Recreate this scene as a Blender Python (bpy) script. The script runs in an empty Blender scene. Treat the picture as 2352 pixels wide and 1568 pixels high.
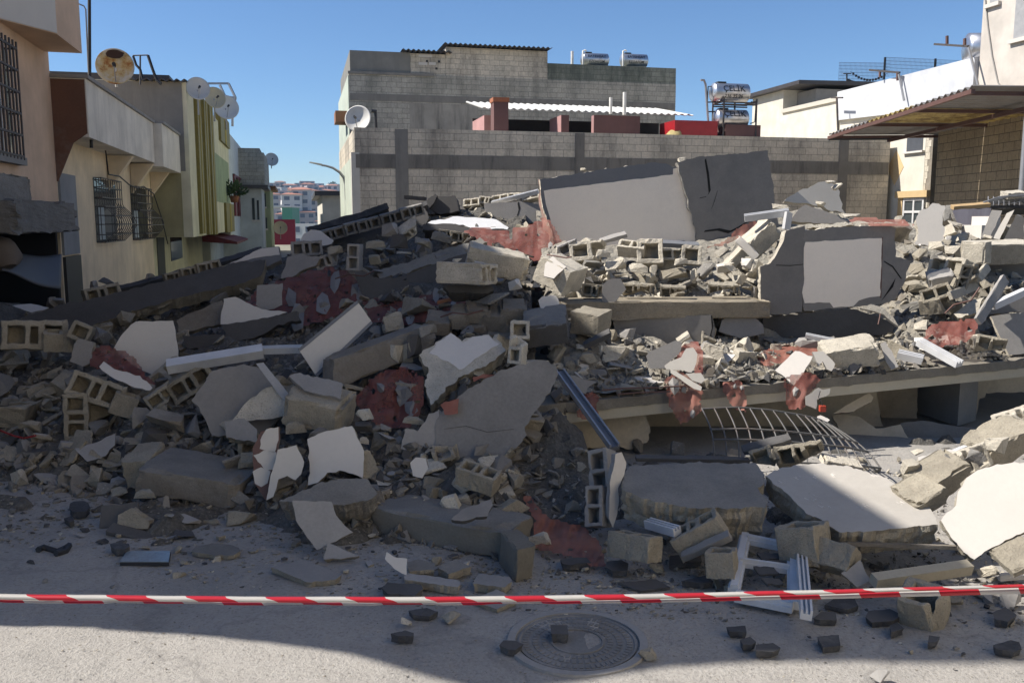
import bpy, bmesh, math, random
import numpy as np
from mathutils import Vector, Matrix, noise
R = math.radians
random.seed(7); rng = np.random.default_rng(7)
scene = bpy.context.scene
C = scene.collection

# ------------------------------------------------------------------ camera, sky, sun, exposure
CAM_H = 2.0; PITCH = R(7.75); FOC = 2050.0        # focal length in pixels of a 2352 px wide picture
cd = bpy.data.cameras.new('camera'); cam = bpy.data.objects.new('camera', cd); C.objects.link(cam)
cam.location = (0, 0, CAM_H); cam.rotation_euler = (R(90) - PITCH, 0, 0)
cd.sensor_width = 36; cd.lens = 36 * FOC / 2352; cd.clip_start = 0.1; cd.clip_end = 6000
scene.camera = cam
SUN_EL = 46.0; SUN_DIR = (-1.0, -0.0)             # horizontally: from the left
w = bpy.data.worlds.new('World'); scene.world = w; w.use_nodes = True
nt = w.node_tree; nt.nodes.clear()
wo = nt.nodes.new('ShaderNodeOutputWorld'); bg = nt.nodes.new('ShaderNodeBackground'); sk = nt.nodes.new('ShaderNodeTexSky')
sk.sky_type = 'NISHITA'; sk.sun_disc = False; sk.sun_elevation = R(SUN_EL)
sk.sun_rotation = math.atan2(SUN_DIR[0], SUN_DIR[1]); sk.air_density = 1.0; sk.dust_density = 0.0; sk.ozone_density = 8.0; sk.altitude = 800
bg.inputs['Strength'].default_value = 0.083
nt.links.new(sk.outputs[0], bg.inputs[0]); nt.links.new(bg.outputs[0], wo.inputs[0])
sl = bpy.data.lights.new('sun', 'SUN'); sl.energy = 5.0; sl.angle = R(0.53); sl.color = (1.0, 0.945, 0.87)
sun = bpy.data.objects.new('sun', sl); C.objects.link(sun)
sv = Vector((SUN_DIR[0] * math.cos(R(SUN_EL)), SUN_DIR[1] * math.cos(R(SUN_EL)), math.sin(R(SUN_EL))))
sun.rotation_euler = (-sv).to_track_quat('-Z', 'Y').to_euler(); sun.location = (-20, 0, 30)
vs = scene.view_settings; vs.view_transform = 'Standard'; vs.look = 'None'; vs.gamma = 1; vs.exposure = 0.68
scene.cycles.max_bounces = 6; scene.cycles.diffuse_bounces = 3; scene.cycles.transparent_max_bounces = 8

# ------------------------------------------------------------------ picture measurements -> world
cp, sp_ = math.cos(PITCH), math.sin(PITCH)
FWD = Vector((0, cp, -sp_)); UPV = Vector((0, sp_, cp)); CAM = Vector((0, 0, CAM_H))
def ray(px, py): return FWD + Vector((1, 0, 0)) * ((px - 1176) / FOC) + UPV * ((784 - py) / FOC)
def P(px, py, d): return CAM + ray(px, py) * d
def on_z(px, py, z=0.0):
    r = ray(px, py); return CAM + r * ((z - CAM_H) / r.z)
def on_plane(px, py, p0, n):
    r = ray(px, py); return CAM + r * ((p0 - CAM).dot(n) / r.dot(n))
YAW = R(13.3)                                     # the street runs 13.3 degrees left of the view
DS = Vector((-math.sin(YAW), math.cos(YAW), 0)); DR = Vector((math.cos(YAW), math.sin(YAW), 0))
def S(v, u, z=0.0): return DR * v + DS * u + Vector((0, 0, z))
def on_v(px, py, v):
    p = on_plane(px, py, DR * v, DR); return p.dot(DS), p.z      # (u, z)
def on_u(px, py, u):
    p = on_plane(px, py, DS * u, DS); return p.dot(DR), p.z      # (v, z)

# ------------------------------------------------------------------ object helpers
def tag(o, label=None, cat=None, group=None, kind=None):
    if label: o['label'] = label
    if cat: o['category'] = cat
    if group: o['group'] = group
    if cat and not kind: kind = 'thing'
    if kind: o['kind'] = kind
    return o
def thing(name, label, cat, loc=(0, 0, 0), rotz=0.0, group=None):
    o = bpy.data.objects.new(name, None); C.objects.link(o); o.empty_display_size = 0.2
    o.location = loc; o.rotation_euler = (0, 0, rotz)
    return tag(o, label, cat, group)
def frame_of(o):
    m = Matrix.Identity(4)
    while o is not None:
        m = Matrix.Translation(o.location) @ o.rotation_euler.to_matrix().to_4x4() @ m; o = o.parent
    return m
class MB:
    def __init__(s): s.v = []; s.f = []; s.m = []; s.smooth = []
    def add(s, verts, faces, mi=0, smooth=False):
        b = len(s.v); s.v += [Vector(p) for p in verts]
        for f in faces: s.f.append([b + i for i in f]); s.m.append(mi); s.smooth.append(smooth)
        return s
    def hexa(s, p, mi=0):                          # p: 4 bottom then 4 top, same order
        return s.add(p, [(3, 2, 1, 0), (4, 5, 6, 7), (0, 1, 5, 4), (1, 2, 6, 5), (2, 3, 7, 6), (3, 0, 4, 7)], mi)
    def sbox(s, v0, v1, u0, u1, z0, z1, mi=0):     # box along the street axes
        return s.hexa([S(v0, u0, z0), S(v1, u0, z0), S(v1, u1, z0), S(v0, u1, z0), S(v0, u0, z1), S(v1, u0, z1), S(v1, u1, z1), S(v0, u1, z1)], mi)
    def obox(s, c, ax, ay, az, mi=0):              # centre and half axes
        c, ax, ay, az = map(Vector, (c, ax, ay, az))
        return s.hexa([c - ax - ay - az, c + ax - ay - az, c + ax + ay - az, c - ax + ay - az, c - ax - ay + az, c + ax - ay + az, c + ax + ay + az, c - ax + ay + az], mi)
    def bar(s, a, b, wd, ht, up=(0, 0, 1), mi=0):  # rectangular bar between two points
        a, b = Vector(a), Vector(b); d = (b - a).normalized(); up = Vector(up)
        x = d.cross(up)
        if x.length < 1e-4: x = d.cross(Vector((1, 0, 0)))
        x.normalize(); z = x.cross(d)
        return s.obox((a + b) / 2, x * wd / 2, d * ((b - a).length / 2), z * ht / 2, mi)
    def tube(s, pts, r, n=8, mi=0):
        pts = [Vector(p) for p in pts]; rings = []; k = len(pts)
        for i, p in enumerate(pts):
            d = (pts[min(i + 1, k - 1)] - pts[max(i - 1, 0)]).normalized()
            x = d.orthogonal().normalized() if i == 0 else (rings[-1][1] - d * rings[-1][1].dot(d)).normalized()
            y = d.cross(x); rr = r[i] if isinstance(r, (list, tuple)) else r
            rings.append(([p + (x * math.cos(2 * math.pi * j / n) + y * math.sin(2 * math.pi * j / n)) * rr for j in range(n)], x))
        vs_ = [q for g, _ in rings for q in g]
        fs = [(i * n + j, i * n + (j + 1) % n, (i + 1) * n + (j + 1) % n, (i + 1) * n + j) for i in range(k - 1) for j in range(n)]
        s.add(vs_, fs, mi, True)
        return s.add(rings[0][0], [tuple(reversed(range(n)))], mi).add(rings[-1][0], [tuple(range(n))], mi)
    def lathe(s, o, ax, prof, n=24, mi=0, smooth=True):   # prof: list of (distance along axis, radius)
        o, ax = Vector(o), Vector(ax).normalized(); x = ax.orthogonal().normalized(); y = ax.cross(x); k = len(prof)
        vs_ = [o + ax * t + (x * math.cos(2 * math.pi * j / n) + y * math.sin(2 * math.pi * j / n)) * r for t, r in prof for j in range(n)]
        fs = [(i * n + j, i * n + (j + 1) % n, (i + 1) * n + (j + 1) % n, (i + 1) * n + j) for i in range(k - 1) for j in range(n)]
        return s.add(vs_, fs, mi, smooth)
    def prism(s, outline, vec, mi=0):
        vec = Vector(vec); n = len(outline); o = [Vector(p) for p in outline]
        s.add(o + [p + vec for p in o], [tuple(reversed(range(n))), tuple(range(n, 2 * n))] + [(i, (i + 1) % n, n + (i + 1) % n, n + i) for i in range(n)], mi)
        return s
    def build(s, name, mats, parent=None, rotz=0.0):
        mats = mats if isinstance(mats, (list, tuple)) else [mats]
        me = bpy.data.meshes.new(name); o = bpy.data.objects.new(name, me); C.objects.link(o)
        if parent is None:
            mn = [min(p[i] for p in s.v) for i in range(3)]; mx = [max(p[i] for p in s.v) for i in range(3)]
            o.location = ((mn[0] + mx[0]) / 2, (mn[1] + mx[1]) / 2, mn[2]); o.rotation_euler = (0, 0, rotz)
        else: o.parent = parent
        inv = frame_of(o).inverted()
        me.from_pydata([inv @ p for p in s.v], [], s.f)
        for mt in mats: me.materials.append(mt)
        me.polygons.foreach_set('material_index', s.m); me.polygons.foreach_set('use_smooth', s.smooth)
        bm = bmesh.new(); bm.from_mesh(me); bmesh.ops.recalc_face_normals(bm, faces=bm.faces); bm.to_mesh(me); bm.free()
        return o

# ------------------------------------------------------------------ materials
def srgb(r, g, b): return tuple(((c / 255) / 12.92 if c / 255 <= 0.04045 else ((c / 255 + 0.055) / 1.055) ** 2.4) for c in (r, g, b)) + (1,)
MATS = {}
class NB:
    def __init__(s, name):
        s.m = bpy.data.materials.new(name); s.m.use_nodes = True; s.t = s.m.node_tree; s.t.nodes.clear()
        s.out = s.n('ShaderNodeOutputMaterial'); s.b = s.n('ShaderNodeBsdfPrincipled'); s.l(s.b.outputs[0], s.out.inputs[0]); s.tc = s.n('ShaderNodeTexCoord')
    def n(s, t, **kw):
        x = s.t.nodes.new(t)
        for k, v in kw.items(): setattr(x, k, v)
        return x
    def l(s, a, b): s.t.links.new(a, b)
    def noise(s, scale, detail=5, rough=0.6, vec=None):
        x = s.n('ShaderNodeTexNoise'); x.inputs['Scale'].default_value = scale; x.inputs['Detail'].default_value = detail; x.inputs['Roughness'].default_value = rough
        s.l(vec or s.tc.outputs['Object'], x.inputs['Vector']); return x.outputs['Fac']
    def ramp(s, fac, stops):
        x = s.n('ShaderNodeValToRGB'); e = x.color_ramp.elements
        while len(e) < len(stops): e.new(0.5)
        for k, (p, c) in enumerate(stops): e[k].position = p; e[k].color = c if len(c) == 4 else tuple(c) + (1,)
        s.l(fac, x.inputs[0]); return x.outputs[0]
    def mix(s, fac, a, b, mode='MIX'):
        x = s.n('ShaderNodeMix', data_type='RGBA', blend_type=mode)
        for sock, v in ((x.inputs[0], fac), (x.inputs[6], a), (x.inputs[7], b)):
            if hasattr(v, 'links'): s.l(v, sock)
            else: sock.default_value = v
        return x.outputs[2]
    def math(s, op, a, b=None):
        x = s.n('ShaderNodeMath', operation=op)
        for i, v in enumerate((a, b)):
            if v is None: continue
            if hasattr(v, 'links'): s.l(v, x.inputs[i])
            else: x.inputs[i].default_value = v
        return x.outputs[0]
    def bump(s, h, strength=0.3, dist=0.01):
        x = s.n('ShaderNodeBump'); x.inputs['Strength'].default_value = strength; x.inputs['Distance'].default_value = dist
        s.l(h, x.inputs['Height']); s.l(x.outputs[0], s.b.inputs['Normal'])
def sc(c, k): return tuple(min(1, x * k) for x in c[:3]) + (1,)
def mottled(name, col, var=0.25, scale=3.0, fine=45.0, bump=0.35, rough=0.92, stain=None, stain_amt=0.5, dist=0.006, rnd=0.12, metal=0.0, speck=None):
    if name in MATS: return MATS[name]
    b = NB(name); c = col if len(col) == 4 else tuple(col) + (1,)
    oi = b.n('ShaderNodeObjectInfo'); vec = b.n('ShaderNodeNewGeometry').outputs['Position']
    big = b.noise(scale, 6, 0.65, vec); fin = b.noise(fine, 4, 0.7, vec)
    k = b.ramp(big, [(0.25, sc(c, 1 - var)), (0.5, c), (0.75, sc(c, 1 + var * 0.8))])
    k = b.mix(0.35, k, b.ramp(fin, [(0.3, sc(c, 1 - var * 1.2)), (0.7, sc(c, 1 + var))]))
    if stain:
        st = b.ramp(b.noise(scale * 0.6, 8, 0.7, vec), [(0.5, (0, 0, 0)), (0.68, (1, 1, 1))])
        k = b.mix(b.math('MULTIPLY', st, stain_amt), k, stain)
    if speck:
        sp = b.ramp(b.noise(fine * 1.3, 2, 0.5, vec), [(0.62, (0, 0, 0)), (0.7, (1, 1, 1))]); k = b.mix(sp, k, speck)
    if rnd:
        mr = b.n('ShaderNodeMapRange'); mr.inputs[3].default_value = 1 - rnd; mr.inputs[4].default_value = 1 + rnd; b.l(oi.outputs['Random'], mr.inputs[0])
        hs = b.n('ShaderNodeHueSaturation'); b.l(mr.outputs[0], hs.inputs['Value']); b.l(k, hs.inputs['Color']); k = hs.outputs[0]
    b.l(k, b.b.inputs['Base Color']); b.b.inputs['Roughness'].default_value = rough; b.b.inputs['Metallic'].default_value = metal
    if bump: b.bump(b.math('ADD', b.math('MULTIPLY', big, 0.6), b.math('MULTIPLY', fin, 0.6)), bump, dist)
    MATS[name] = b.m; return b.m
def blockwall(name, c1, c2, mort, bw=0.4, rh=0.2, stain=(0.05, 0.048, 0.045, 1), amt=0.6, low=0.45, hi=0.7):
    b = NB(name); sx = b.n('ShaderNodeSeparateXYZ'); b.l(b.tc.outputs['Object'], sx.inputs[0]); cx = b.n('ShaderNodeCombineXYZ')
    b.l(b.math('ADD', sx.outputs[0], sx.outputs[1]), cx.inputs[0]); b.l(sx.outputs[2], cx.inputs[1])
    br = b.n('ShaderNodeTexBrick'); b.l(cx.outputs[0], br.inputs['Vector'])
    for k, v in (('Scale', 1.0), ('Mortar Size', 0.009), ('Mortar Smooth', 0.3), ('Bias', -0.2), ('Brick Width', bw), ('Row Height', rh)): br.inputs[k].default_value = v
    br.inputs['Color1'].default_value = c1; br.inputs['Color2'].default_value = c2; br.inputs['Mortar'].default_value = mort
    k = b.mix(0.5, br.outputs['Color'], b.ramp(b.noise(14, 4), [(0.3, (0.62, 0.62, 0.62)), (0.7, (1.25, 1.22, 1.18))]), 'MULTIPLY')
    mp = b.n('ShaderNodeMapping'); mp.inputs['Scale'].default_value = (1, 1, 0.35); b.l(b.tc.outputs['Object'], mp.inputs[0])
    st = b.ramp(b.noise(0.9, 8, 0.7, mp.outputs[0]), [(low, (0, 0, 0)), (hi, (1, 1, 1))])
    k = b.mix(b.math('MULTIPLY', st, amt), k, stain)
    b.l(k, b.b.inputs['Base Color']); b.b.inputs['Roughness'].default_value = 0.95
    b.bump(b.math('ADD', b.math('MULTIPLY', br.outputs['Fac'], -1.0), b.math('MULTIPLY', b.noise(30, 4), 0.4)), 0.5, 0.012)
    MATS[name] = b.m; return b.m
def streaky(name, col, dirt, amt=0.5, rough=0.85):           # painted wall with vertical rain streaks
    b = NB(name); mp = b.n('ShaderNodeMapping'); mp.inputs['Scale'].default_value = (1.6, 1.6, 0.2); b.l(b.tc.outputs['Object'], mp.inputs[0])
    st = b.ramp(b.noise(1.6, 8, 0.75, mp.outputs[0]), [(0.48, (0, 0, 0)), (0.75, (1, 1, 1))]); bl = b.ramp(b.noise(1.3, 6, 0.6), [(0.35, sc(col, 0.85)), (0.65, sc(col, 1.1))])
    b.l(b.mix(b.math('MULTIPLY', st, amt), bl, dirt), b.b.inputs['Base Color']); b.b.inputs['Roughness'].default_value = rough; b.bump(b.noise(40, 4), 0.2, 0.004)
    MATS[name] = b.m; return b.m
def plain(name, col, rough=0.5, metal=0.0):
    b = NB(name); c = col if len(col) == 4 else tuple(col) + (1,)
    b.l(b.ramp(b.noise(6, 4), [(0.3, sc(c, 0.85)), (0.7, sc(c, 1.1))]), b.b.inputs['Base Color']); b.b.inputs['Roughness'].default_value = rough; b.b.inputs['Metallic'].default_value = metal
    MATS[name] = b.m; return b.m
CONC = mottled('concrete', (0.21, 0.197, 0.175), 0.4, 4, 55, 0.9, stain=(0.12, 0.115, 0.11, 1), dist=0.02, speck=(0.36, 0.34, 0.3, 1))
TAN = mottled('block concrete', (0.31, 0.276, 0.213), 0.35, 7, 75, 0.9, stain=(0.2, 0.175, 0.135, 1), dist=0.02, speck=(0.2, 0.17, 0.13, 1))
PALE = mottled('pale block', (0.5, 0.455, 0.37), 0.3, 8, 70, 0.9, stain=(0.26, 0.235, 0.19, 1), dist=0.02, speck=(0.26, 0.235, 0.19, 1))
CREAM = mottled('cream paint', (0.54, 0.505, 0.445), 0.07, 2.2, 30, 0.08, 0.8, stain=(0.45, 0.41, 0.35, 1), stain_amt=0.35, rnd=0.05)
WHITE = mottled('white paint', (0.56, 0.525, 0.475), 0.07, 2.5, 30, 0.08, 0.8, stain=(0.52, 0.49, 0.45, 1), stain_amt=0.4, rnd=0.05)
GREY = mottled('grey render', (0.215, 0.202, 0.186), 0.18, 2.0, 40, 0.2, stain=(0.13, 0.128, 0.125, 1), stain_amt=0.6, rnd=0.08)
LGREY = mottled('pale grey render', (0.275, 0.26, 0.24), 0.2, 3, 50, 0.3, stain=(0.2, 0.195, 0.19, 1), stain_amt=0.5)
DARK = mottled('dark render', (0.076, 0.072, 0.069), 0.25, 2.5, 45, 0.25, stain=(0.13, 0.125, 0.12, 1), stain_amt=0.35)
SLATE = mottled('slate grey paint', (0.15, 0.155, 0.165), 0.1, 2, 30, 0.08, 0.8, stain=(0.22, 0.22, 0.22, 1), stain_amt=0.25, rnd=0.04)
TAR = mottled('black asphalt', (0.055, 0.055, 0.058), 0.4, 9, 60, 0.9, stain=(0.17, 0.163, 0.152, 1), stain_amt=0.55, dist=0.012)
BROWN = mottled('broken mortar', (0.2, 0.175, 0.14), 0.35, 6, 60, 0.7, stain=(0.3, 0.28, 0.24, 1), dist=0.015)
DUST = mottled('mortar dust', (0.2, 0.188, 0.166), 0.35, 5, 70, 0.7, stain=(0.13, 0.125, 0.12, 1), dist=0.015)
PVC = plain('white plastic', (0.55, 0.55, 0.55), 0.35)
BLACK = plain('black rubber', (0.02, 0.02, 0.022), 0.6)
IRON = mottled('dark iron', (0.055, 0.05, 0.048), 0.3, 8, 60, 0.2, 0.6, stain=(0.14, 0.075, 0.045, 1), stain_amt=0.5)
GALV = mottled('grey steel', (0.34, 0.34, 0.345), 0.15, 5, 60, 0.1, 0.45, metal=0.5)
STEEL = plain('stainless steel', (0.55, 0.55, 0.56), 0.32, 0.9)
RUSTRED = mottled('oxide red paint', (0.12, 0.06, 0.046), 0.25, 6, 60, 0.2, 0.6, stain=(0.08, 0.05, 0.04, 1))
GLASS = NB('window glass'); GLASS.b.inputs['Base Color'].default_value = (0.05, 0.06, 0.065, 1); GLASS.b.inputs['Roughness'].default_value = 0.08; GLASS = GLASS.m
WOOD = mottled('raw timber', (0.38, 0.26, 0.13), 0.25, 5, 60, 0.3)
def redcloth(name, col, clear):
    b = NB(name); tr = b.n('ShaderNodeBsdfTransparent'); mx = b.n('ShaderNodeMixShader'); tl = b.n('ShaderNodeBsdfTranslucent'); m2 = b.n('ShaderNodeMixShader')
    k = b.ramp(b.noise(4, 6, 0.7), [(0.3, sc(col, 0.82)), (0.55, col), (0.75, sc(col, 1.15))])
    k = b.mix(b.ramp(b.noise(9, 6, 0.7), [(0.5, (0, 0, 0)), (0.85, (0.55, 0.55, 0.55))]), k, (0.27, 0.21, 0.185, 1))
    b.l(k, b.b.inputs['Base Color']); b.b.inputs['Roughness'].default_value = 0.7; b.l(k, tl.inputs[0])
    m2.inputs[0].default_value = 0.3; b.l(b.b.outputs[0], m2.inputs[1]); b.l(tl.outputs[0], m2.inputs[2])
    b.l(b.ramp(b.noise(7, 5, 0.6), [(0.35, (clear, clear, clear)), (0.7, (clear * 0.6, clear * 0.6, clear * 0.6))]), mx.inputs[0])
    b.l(m2.outputs[0], mx.inputs[1]); b.l(tr.outputs[0], mx.inputs[2]); b.l(mx.outputs[0], b.out.inputs[0]); b.bump(b.noise(25, 4), 0.3, 0.01)
    return b.m
RED = redcloth('red mesh', (0.27, 0.085, 0.064, 1), 0.36)
PINK = redcloth('pink orange mesh', (0.42, 0.165, 0.12, 1), 0.4)
SCUFF = mottled('dusty cream paint', (0.37, 0.345, 0.305), 0.1, 2.5, 30, 0.12, 0.85, stain=(0.3, 0.275, 0.24, 1), stain_amt=0.5, rnd=0.05)
MATD = dict(F=mottled('wall paint', (0.88, 0.79, 0.67), 0.06, 1.6, 30, 0.08, 0.8, stain=(0.64, 0.58, 0.5, 1), stain_amt=0.4, rnd=0.04), H=mottled('dusty grey render', (0.178, 0.17, 0.16), 0.3, 2.5, 45, 0.3, stain=(0.27, 0.26, 0.245, 1), stain_amt=0.5), E=SCUFF, C=CONC, T=TAN, P=PALE, K=CREAM, W=WHITE, G=GREY, L=LGREY, D=DARK, S=SLATE, A=TAR, B=BROWN, U=DUST)
# ================================================================== SETTING: road, hill
b = NB('dusty road')
n1 = b.noise(0.5, 8, 0.7); n2 = b.noise(6, 8, 0.75); n3 = b.noise(55, 5, 0.7); vo = b.n('ShaderNodeTexVoronoi'); vo.inputs['Scale'].default_value = 34; b.l(b.tc.outputs['Object'], vo.inputs['Vector'])
k = b.ramp(n1, [(0.3, (0.3, 0.28, 0.25)), (0.5, (0.38, 0.355, 0.317)), (0.7, (0.44, 0.412, 0.37))])
k = b.mix(0.6, k, b.ramp(n2, [(0.3, (0.25, 0.235, 0.212)), (0.5, (0.365, 0.342, 0.308)), (0.72, (0.47, 0.443, 0.4))]))
k = b.mix(0.5, k, b.ramp(n3, [(0.3, (0.1, 0.097, 0.092)), (0.46, (0.36, 0.337, 0.303)), (0.58, (0.395, 0.37, 0.334)), (0.7, (0.5, 0.485, 0.455))]))
rn = b.ramp(b.noise(0.35, 6, 0.6), [(0.5, (0, 0, 0)), (0.62, (0.45, 0.45, 0.45))]); k = b.mix(rn, k, (0.2, 0.193, 0.183, 1))
k = b.mix(b.math('MULTIPLY', b.ramp(vo.outputs['Distance'], [(0.05, (1, 1, 1)), (0.16, (0, 0, 0))]), b.ramp(b.noise(9, 3), [(0.5, (0, 0, 0)), (0.62, (0.8, 0.8, 0.8))])), k, (0.07, 0.068, 0.066, 1))
cr = b.n('ShaderNodeTexVoronoi', feature='DISTANCE_TO_EDGE'); cr.inputs['Scale'].default_value = 0.55; wv = b.n('ShaderNodeVectorMath', operation='ADD'); nz = b.n('ShaderNodeTexNoise'); nz.inputs['Scale'].default_value = 2.5; nz.inputs['Detail'].default_value = 6
b.l(b.tc.outputs['Object'], nz.inputs['Vector']); sv2 = b.n('ShaderNodeVectorMath', operation='SCALE'); sv2.inputs['Scale'].default_value = 0.6; b.l(nz.outputs['Color'], sv2.inputs[0]); b.l(b.tc.outputs['Object'], wv.inputs[0]); b.l(sv2.outputs[0], wv.inputs[1]); b.l(wv.outputs[0], cr.inputs['Vector'])
k = b.mix(b.math('MULTIPLY', b.ramp(cr.outputs['Distance'], [(0.0, (1, 1, 1)), (0.012, (0, 0, 0))]), 0.25), k, (0.09, 0.086, 0.08, 1))
b.l(k, b.b.inputs['Base Color']); b.b.inputs['Roughness'].default_value = 0.95
b.bump(b.math('ADD', b.math('MULTIPLY', n3, 0.9), n2), 0.85, 0.022); ROAD = b.m
def grid_mesh(x0, x1, y0, y1, st, zf):
    nx, ny = int((x1 - x0) / st) + 1, int((y1 - y0) / st) + 1
    v = [(x0 + i * st, y0 + j * st, zf(x0 + i * st, y0 + j * st)) for j in range(ny) for i in range(nx)]
    return v, [(j * nx + i, j * nx + i + 1, (j + 1) * nx + i + 1, (j + 1) * nx + i) for j in range(ny - 1) for i in range(nx - 1)]
def road_z(x, y): return 0.012 * noise.noise((x * 1.3, y * 1.3, 0)) + 0.006 * noise.noise((x * 6, y * 6, 3)) - 0.004
m = MB(); v, f = grid_mesh(-4.5, 4.5, 1.5, 8.5, 0.06, road_z); m.add(v, f, 0, True)
# a plain sheet beyond, a little lower, reaching the horizon
m.add([(-3000, -200, -0.03), (3000, -200, -0.03), (3000, 60, -0.03), (-3000, 60, -0.03)], [(0, 1, 2, 3)])
tag(m.build('road', ROAD), kind='structure')
HILL = mottled('dry hillside', (0.2, 0.18, 0.12), 0.4, 0.01, 0.2, 0, stain=(0.06, 0.085, 0.04, 1), stain_amt=0.9)
def hill_z(x, y):
    return float(np.interp(y, [60, 150, 250, 450, 700, 1000], [-0.035, -7.0, -6.5, 4.0, 16.5, 24.0])) + 1.0 * noise.noise((x * 0.01, y * 0.01, 5)) * min(1, max(0, (y - 100) / 100))
m = MB(); v, f = grid_mesh(-900, 500, 60, 1000, 20, hill_z); m.add(v, f, 0, True); tag(m.build('hill', HILL), kind='structure')

# ================================================================== BLOCK BUILDINGS BEHIND THE HEAP
BW_LOW = blockwall('block wall', (0.6, 0.53, 0.42, 1), (0.48, 0.43, 0.345, 1), (0.3, 0.275, 0.23, 1), amt=0.72, low=0.47, hi=0.7)
BW_UP = blockwall('weathered block wall', (0.44, 0.41, 0.345, 1), (0.35, 0.33, 0.28, 1), (0.21, 0.2, 0.175, 1), stain=(0.085, 0.092, 0.075, 1), amt=0.8, low=0.45, hi=0.7)
BAND = streaky('soot streaked concrete', (0.19, 0.172, 0.145, 1), (0.045, 0.042, 0.039, 1), 0.92)
BAND2 = streaky('stained concrete beam', (0.21, 0.195, 0.17, 1), (0.09, 0.085, 0.075, 1), 0.65)
def zt(px, py, u): return on_u(px, py, u)[1]
# lower one: front wall 25 m down the street
U1 = 25.3; vL = on_u(816, 400, U1)[0]; vR = on_u(2041, 400, U1)[0]; zT = zt(1300, 304, U1); zT2 = zT
t = thing('block_building', 'low grey block building with dark concrete beam bands behind the heap', 'building', S((vL + vR) / 2, U1), YAW)
MB().sbox(vL, vR, U1, U1 + 9.5, 0, zT).build('wall', BW_LOW, t)
zb0, zb1 = zt(1300, 392, U1), zt(1300, 362, U1)
for a, bq in ((vL + 0.02, on_u(902, 0, U1)[0]), (on_u(932, 0, U1)[0], on_u(1324, 0, U1)[0]), (on_u(1346, 0, U1)[0], on_u(1944, 0, U1)[0])):
    MB().sbox(a, bq, U1 - 0.012, U1 + 0.1, zb0, zb1).build('bond_beam', BAND, t)
MB().sbox(on_u(1966, 0, U1)[0], vR - 0.02, U1 - 0.012, U1 + 0.1, zb0, zb1).build('bond_beam', BAND, t)
for a, c in ((902, 932), (1324, 1346), (1944, 1966)):
    MB().sbox(on_u(a, 0, U1)[0], on_u(c, 0, U1)[0], U1 - 0.02, U1 + 0.1, 0, zT - 0.02).build('column', BAND2 if a == 902 else BAND, t)
m = MB(); m.sbox(vL - 0.012, vL + 0.1, U1 + 0.02, U1 + 9.4, 0, zT - 0.7); m.build('side_render', streaky('faded pale green paint', (0.42, 0.46, 0.38, 1), (0.3, 0.3, 0.26, 1), 0.4), t)
m = MB(); m.sbox(vL - 0.1, vL + 0.12, U1 - 0.01, U1 + 0.25, 0, zt(816, 350, U1)); m.build('corner_trim', CREAM, t)
# roof shed and wall stubs
t = thing('roof_shed', 'roof shed with sunlit toned side, white corrugated metal roof behind the block parapet', 'shed', S(on_u(1340, 0, 27)[0], 27, zT), YAW)
uu = 27.6
def V(px, u): return on_u(px, 500, u)[0]
PINK_SUNLIT = streaky('sunlit side pink', (0.36, 0.2, 0.19, 1), (0.22, 0.14, 0.13, 1), 0.4); MAROON_SHADE = streaky('maroon shade tone', (0.13, 0.065, 0.06, 1), (0.09, 0.05, 0.048, 1), 0.4)  # one red wall: sunlit sides painted lighter, shaded fronts darker
zs = zT - 0.3
MB().sbox(V(1113, uu), V(1560, uu), uu + 1.9, uu + 2.1, zs, zt(1300, 262, uu)).build('back_wall', plain('shed shade black', (0.035, 0.03, 0.03), 0.9), t)  # near black colour stands for the shade under the roof
MB().sbox(V(1113, uu), V(1140, uu), uu, uu + 1.9, zs, zt(1120, 265, uu)).build('side_wall', PINK_SUNLIT, t)
m = MB(); cols = 150; va, vb = V(1102, uu), V(1572, uu); za, zb = zt(1102, 252, uu), zt(1572, 268, uu)
vs_, fs = [], []
for i in range(cols + 1):
    x = va + (vb - va) * i / cols; zz = za + (zb - za) * i / cols + 0.025 * math.sin(i * 2 * math.pi / 5)
    vs_ += [S(x, uu - 0.5, zz), S(x, uu + 2.3, zz + 0.52), S(x, uu - 0.5, zz - 0.02), S(x, uu + 2.3, zz + 0.5)]
for i in range(cols):
    q = i * 4; fs += [(q, q + 4, q + 5, q + 1), (q + 2, q + 3, q + 7, q + 6), (q, q + 2, q + 6, q + 4)]
m.add(vs_, fs).build('corrugated_roof', plain('white sheet metal', (0.6, 0.59, 0.54), 0.5), t)
def stub(x0, x1, y0, label, u=26.6, dp=0.5, cat='wall stub'):
    tt = thing('wall_stub', label, cat, S(V((x0 + x1) / 2, u), u, zT - 0.2), YAW)
    MB().sbox(V(x0, u), V(x1, u), u, u + dp, zT - 0.2, zt(x0, y0, u)).build('front_wall', MAROON_SHADE, tt)
    MB().sbox(V(x0, u) - 0.01, V(x0, u) + 0.004, u + 0.01, u + dp - 0.01, zT - 0.2, zt(x0, y0, u) - 0.01).build('side_wall', PINK_SUNLIT, tt)
stub(1288, 1305, 264, 'narrow maroon wall stub with sunlit toned side on the block roof', dp=1.3)
stub(1362, 1466, 264, 'wide maroon wall panel on the block roof below two white pipes', dp=0.25)
t = thing('chimney', 'square maroon chimney with brick red cap rising above the white roof', 'chimney', S(V(1151, 26.6), 26.6, zT - 0.2), YAW)
MB().sbox(V(1135, 26.6), V(1168, 26.6), 26.6, 27.05, zT - 0.2, zt(1150, 234, 26.6)).build('shaft', MAROON_SHADE, t)
MB().sbox(V(1133, 26.6), V(1169.5, 26.6), 26.57, 27.08, zt(1150, 234, 26.6), zt(1150, 224, 26.6)).build('cap', mottled('brick red', (0.33, 0.12, 0.06), 0.2, 8), t)
WPIPE = plain('white pipe plastic', (0.7, 0.68, 0.62), 0.45)
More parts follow.
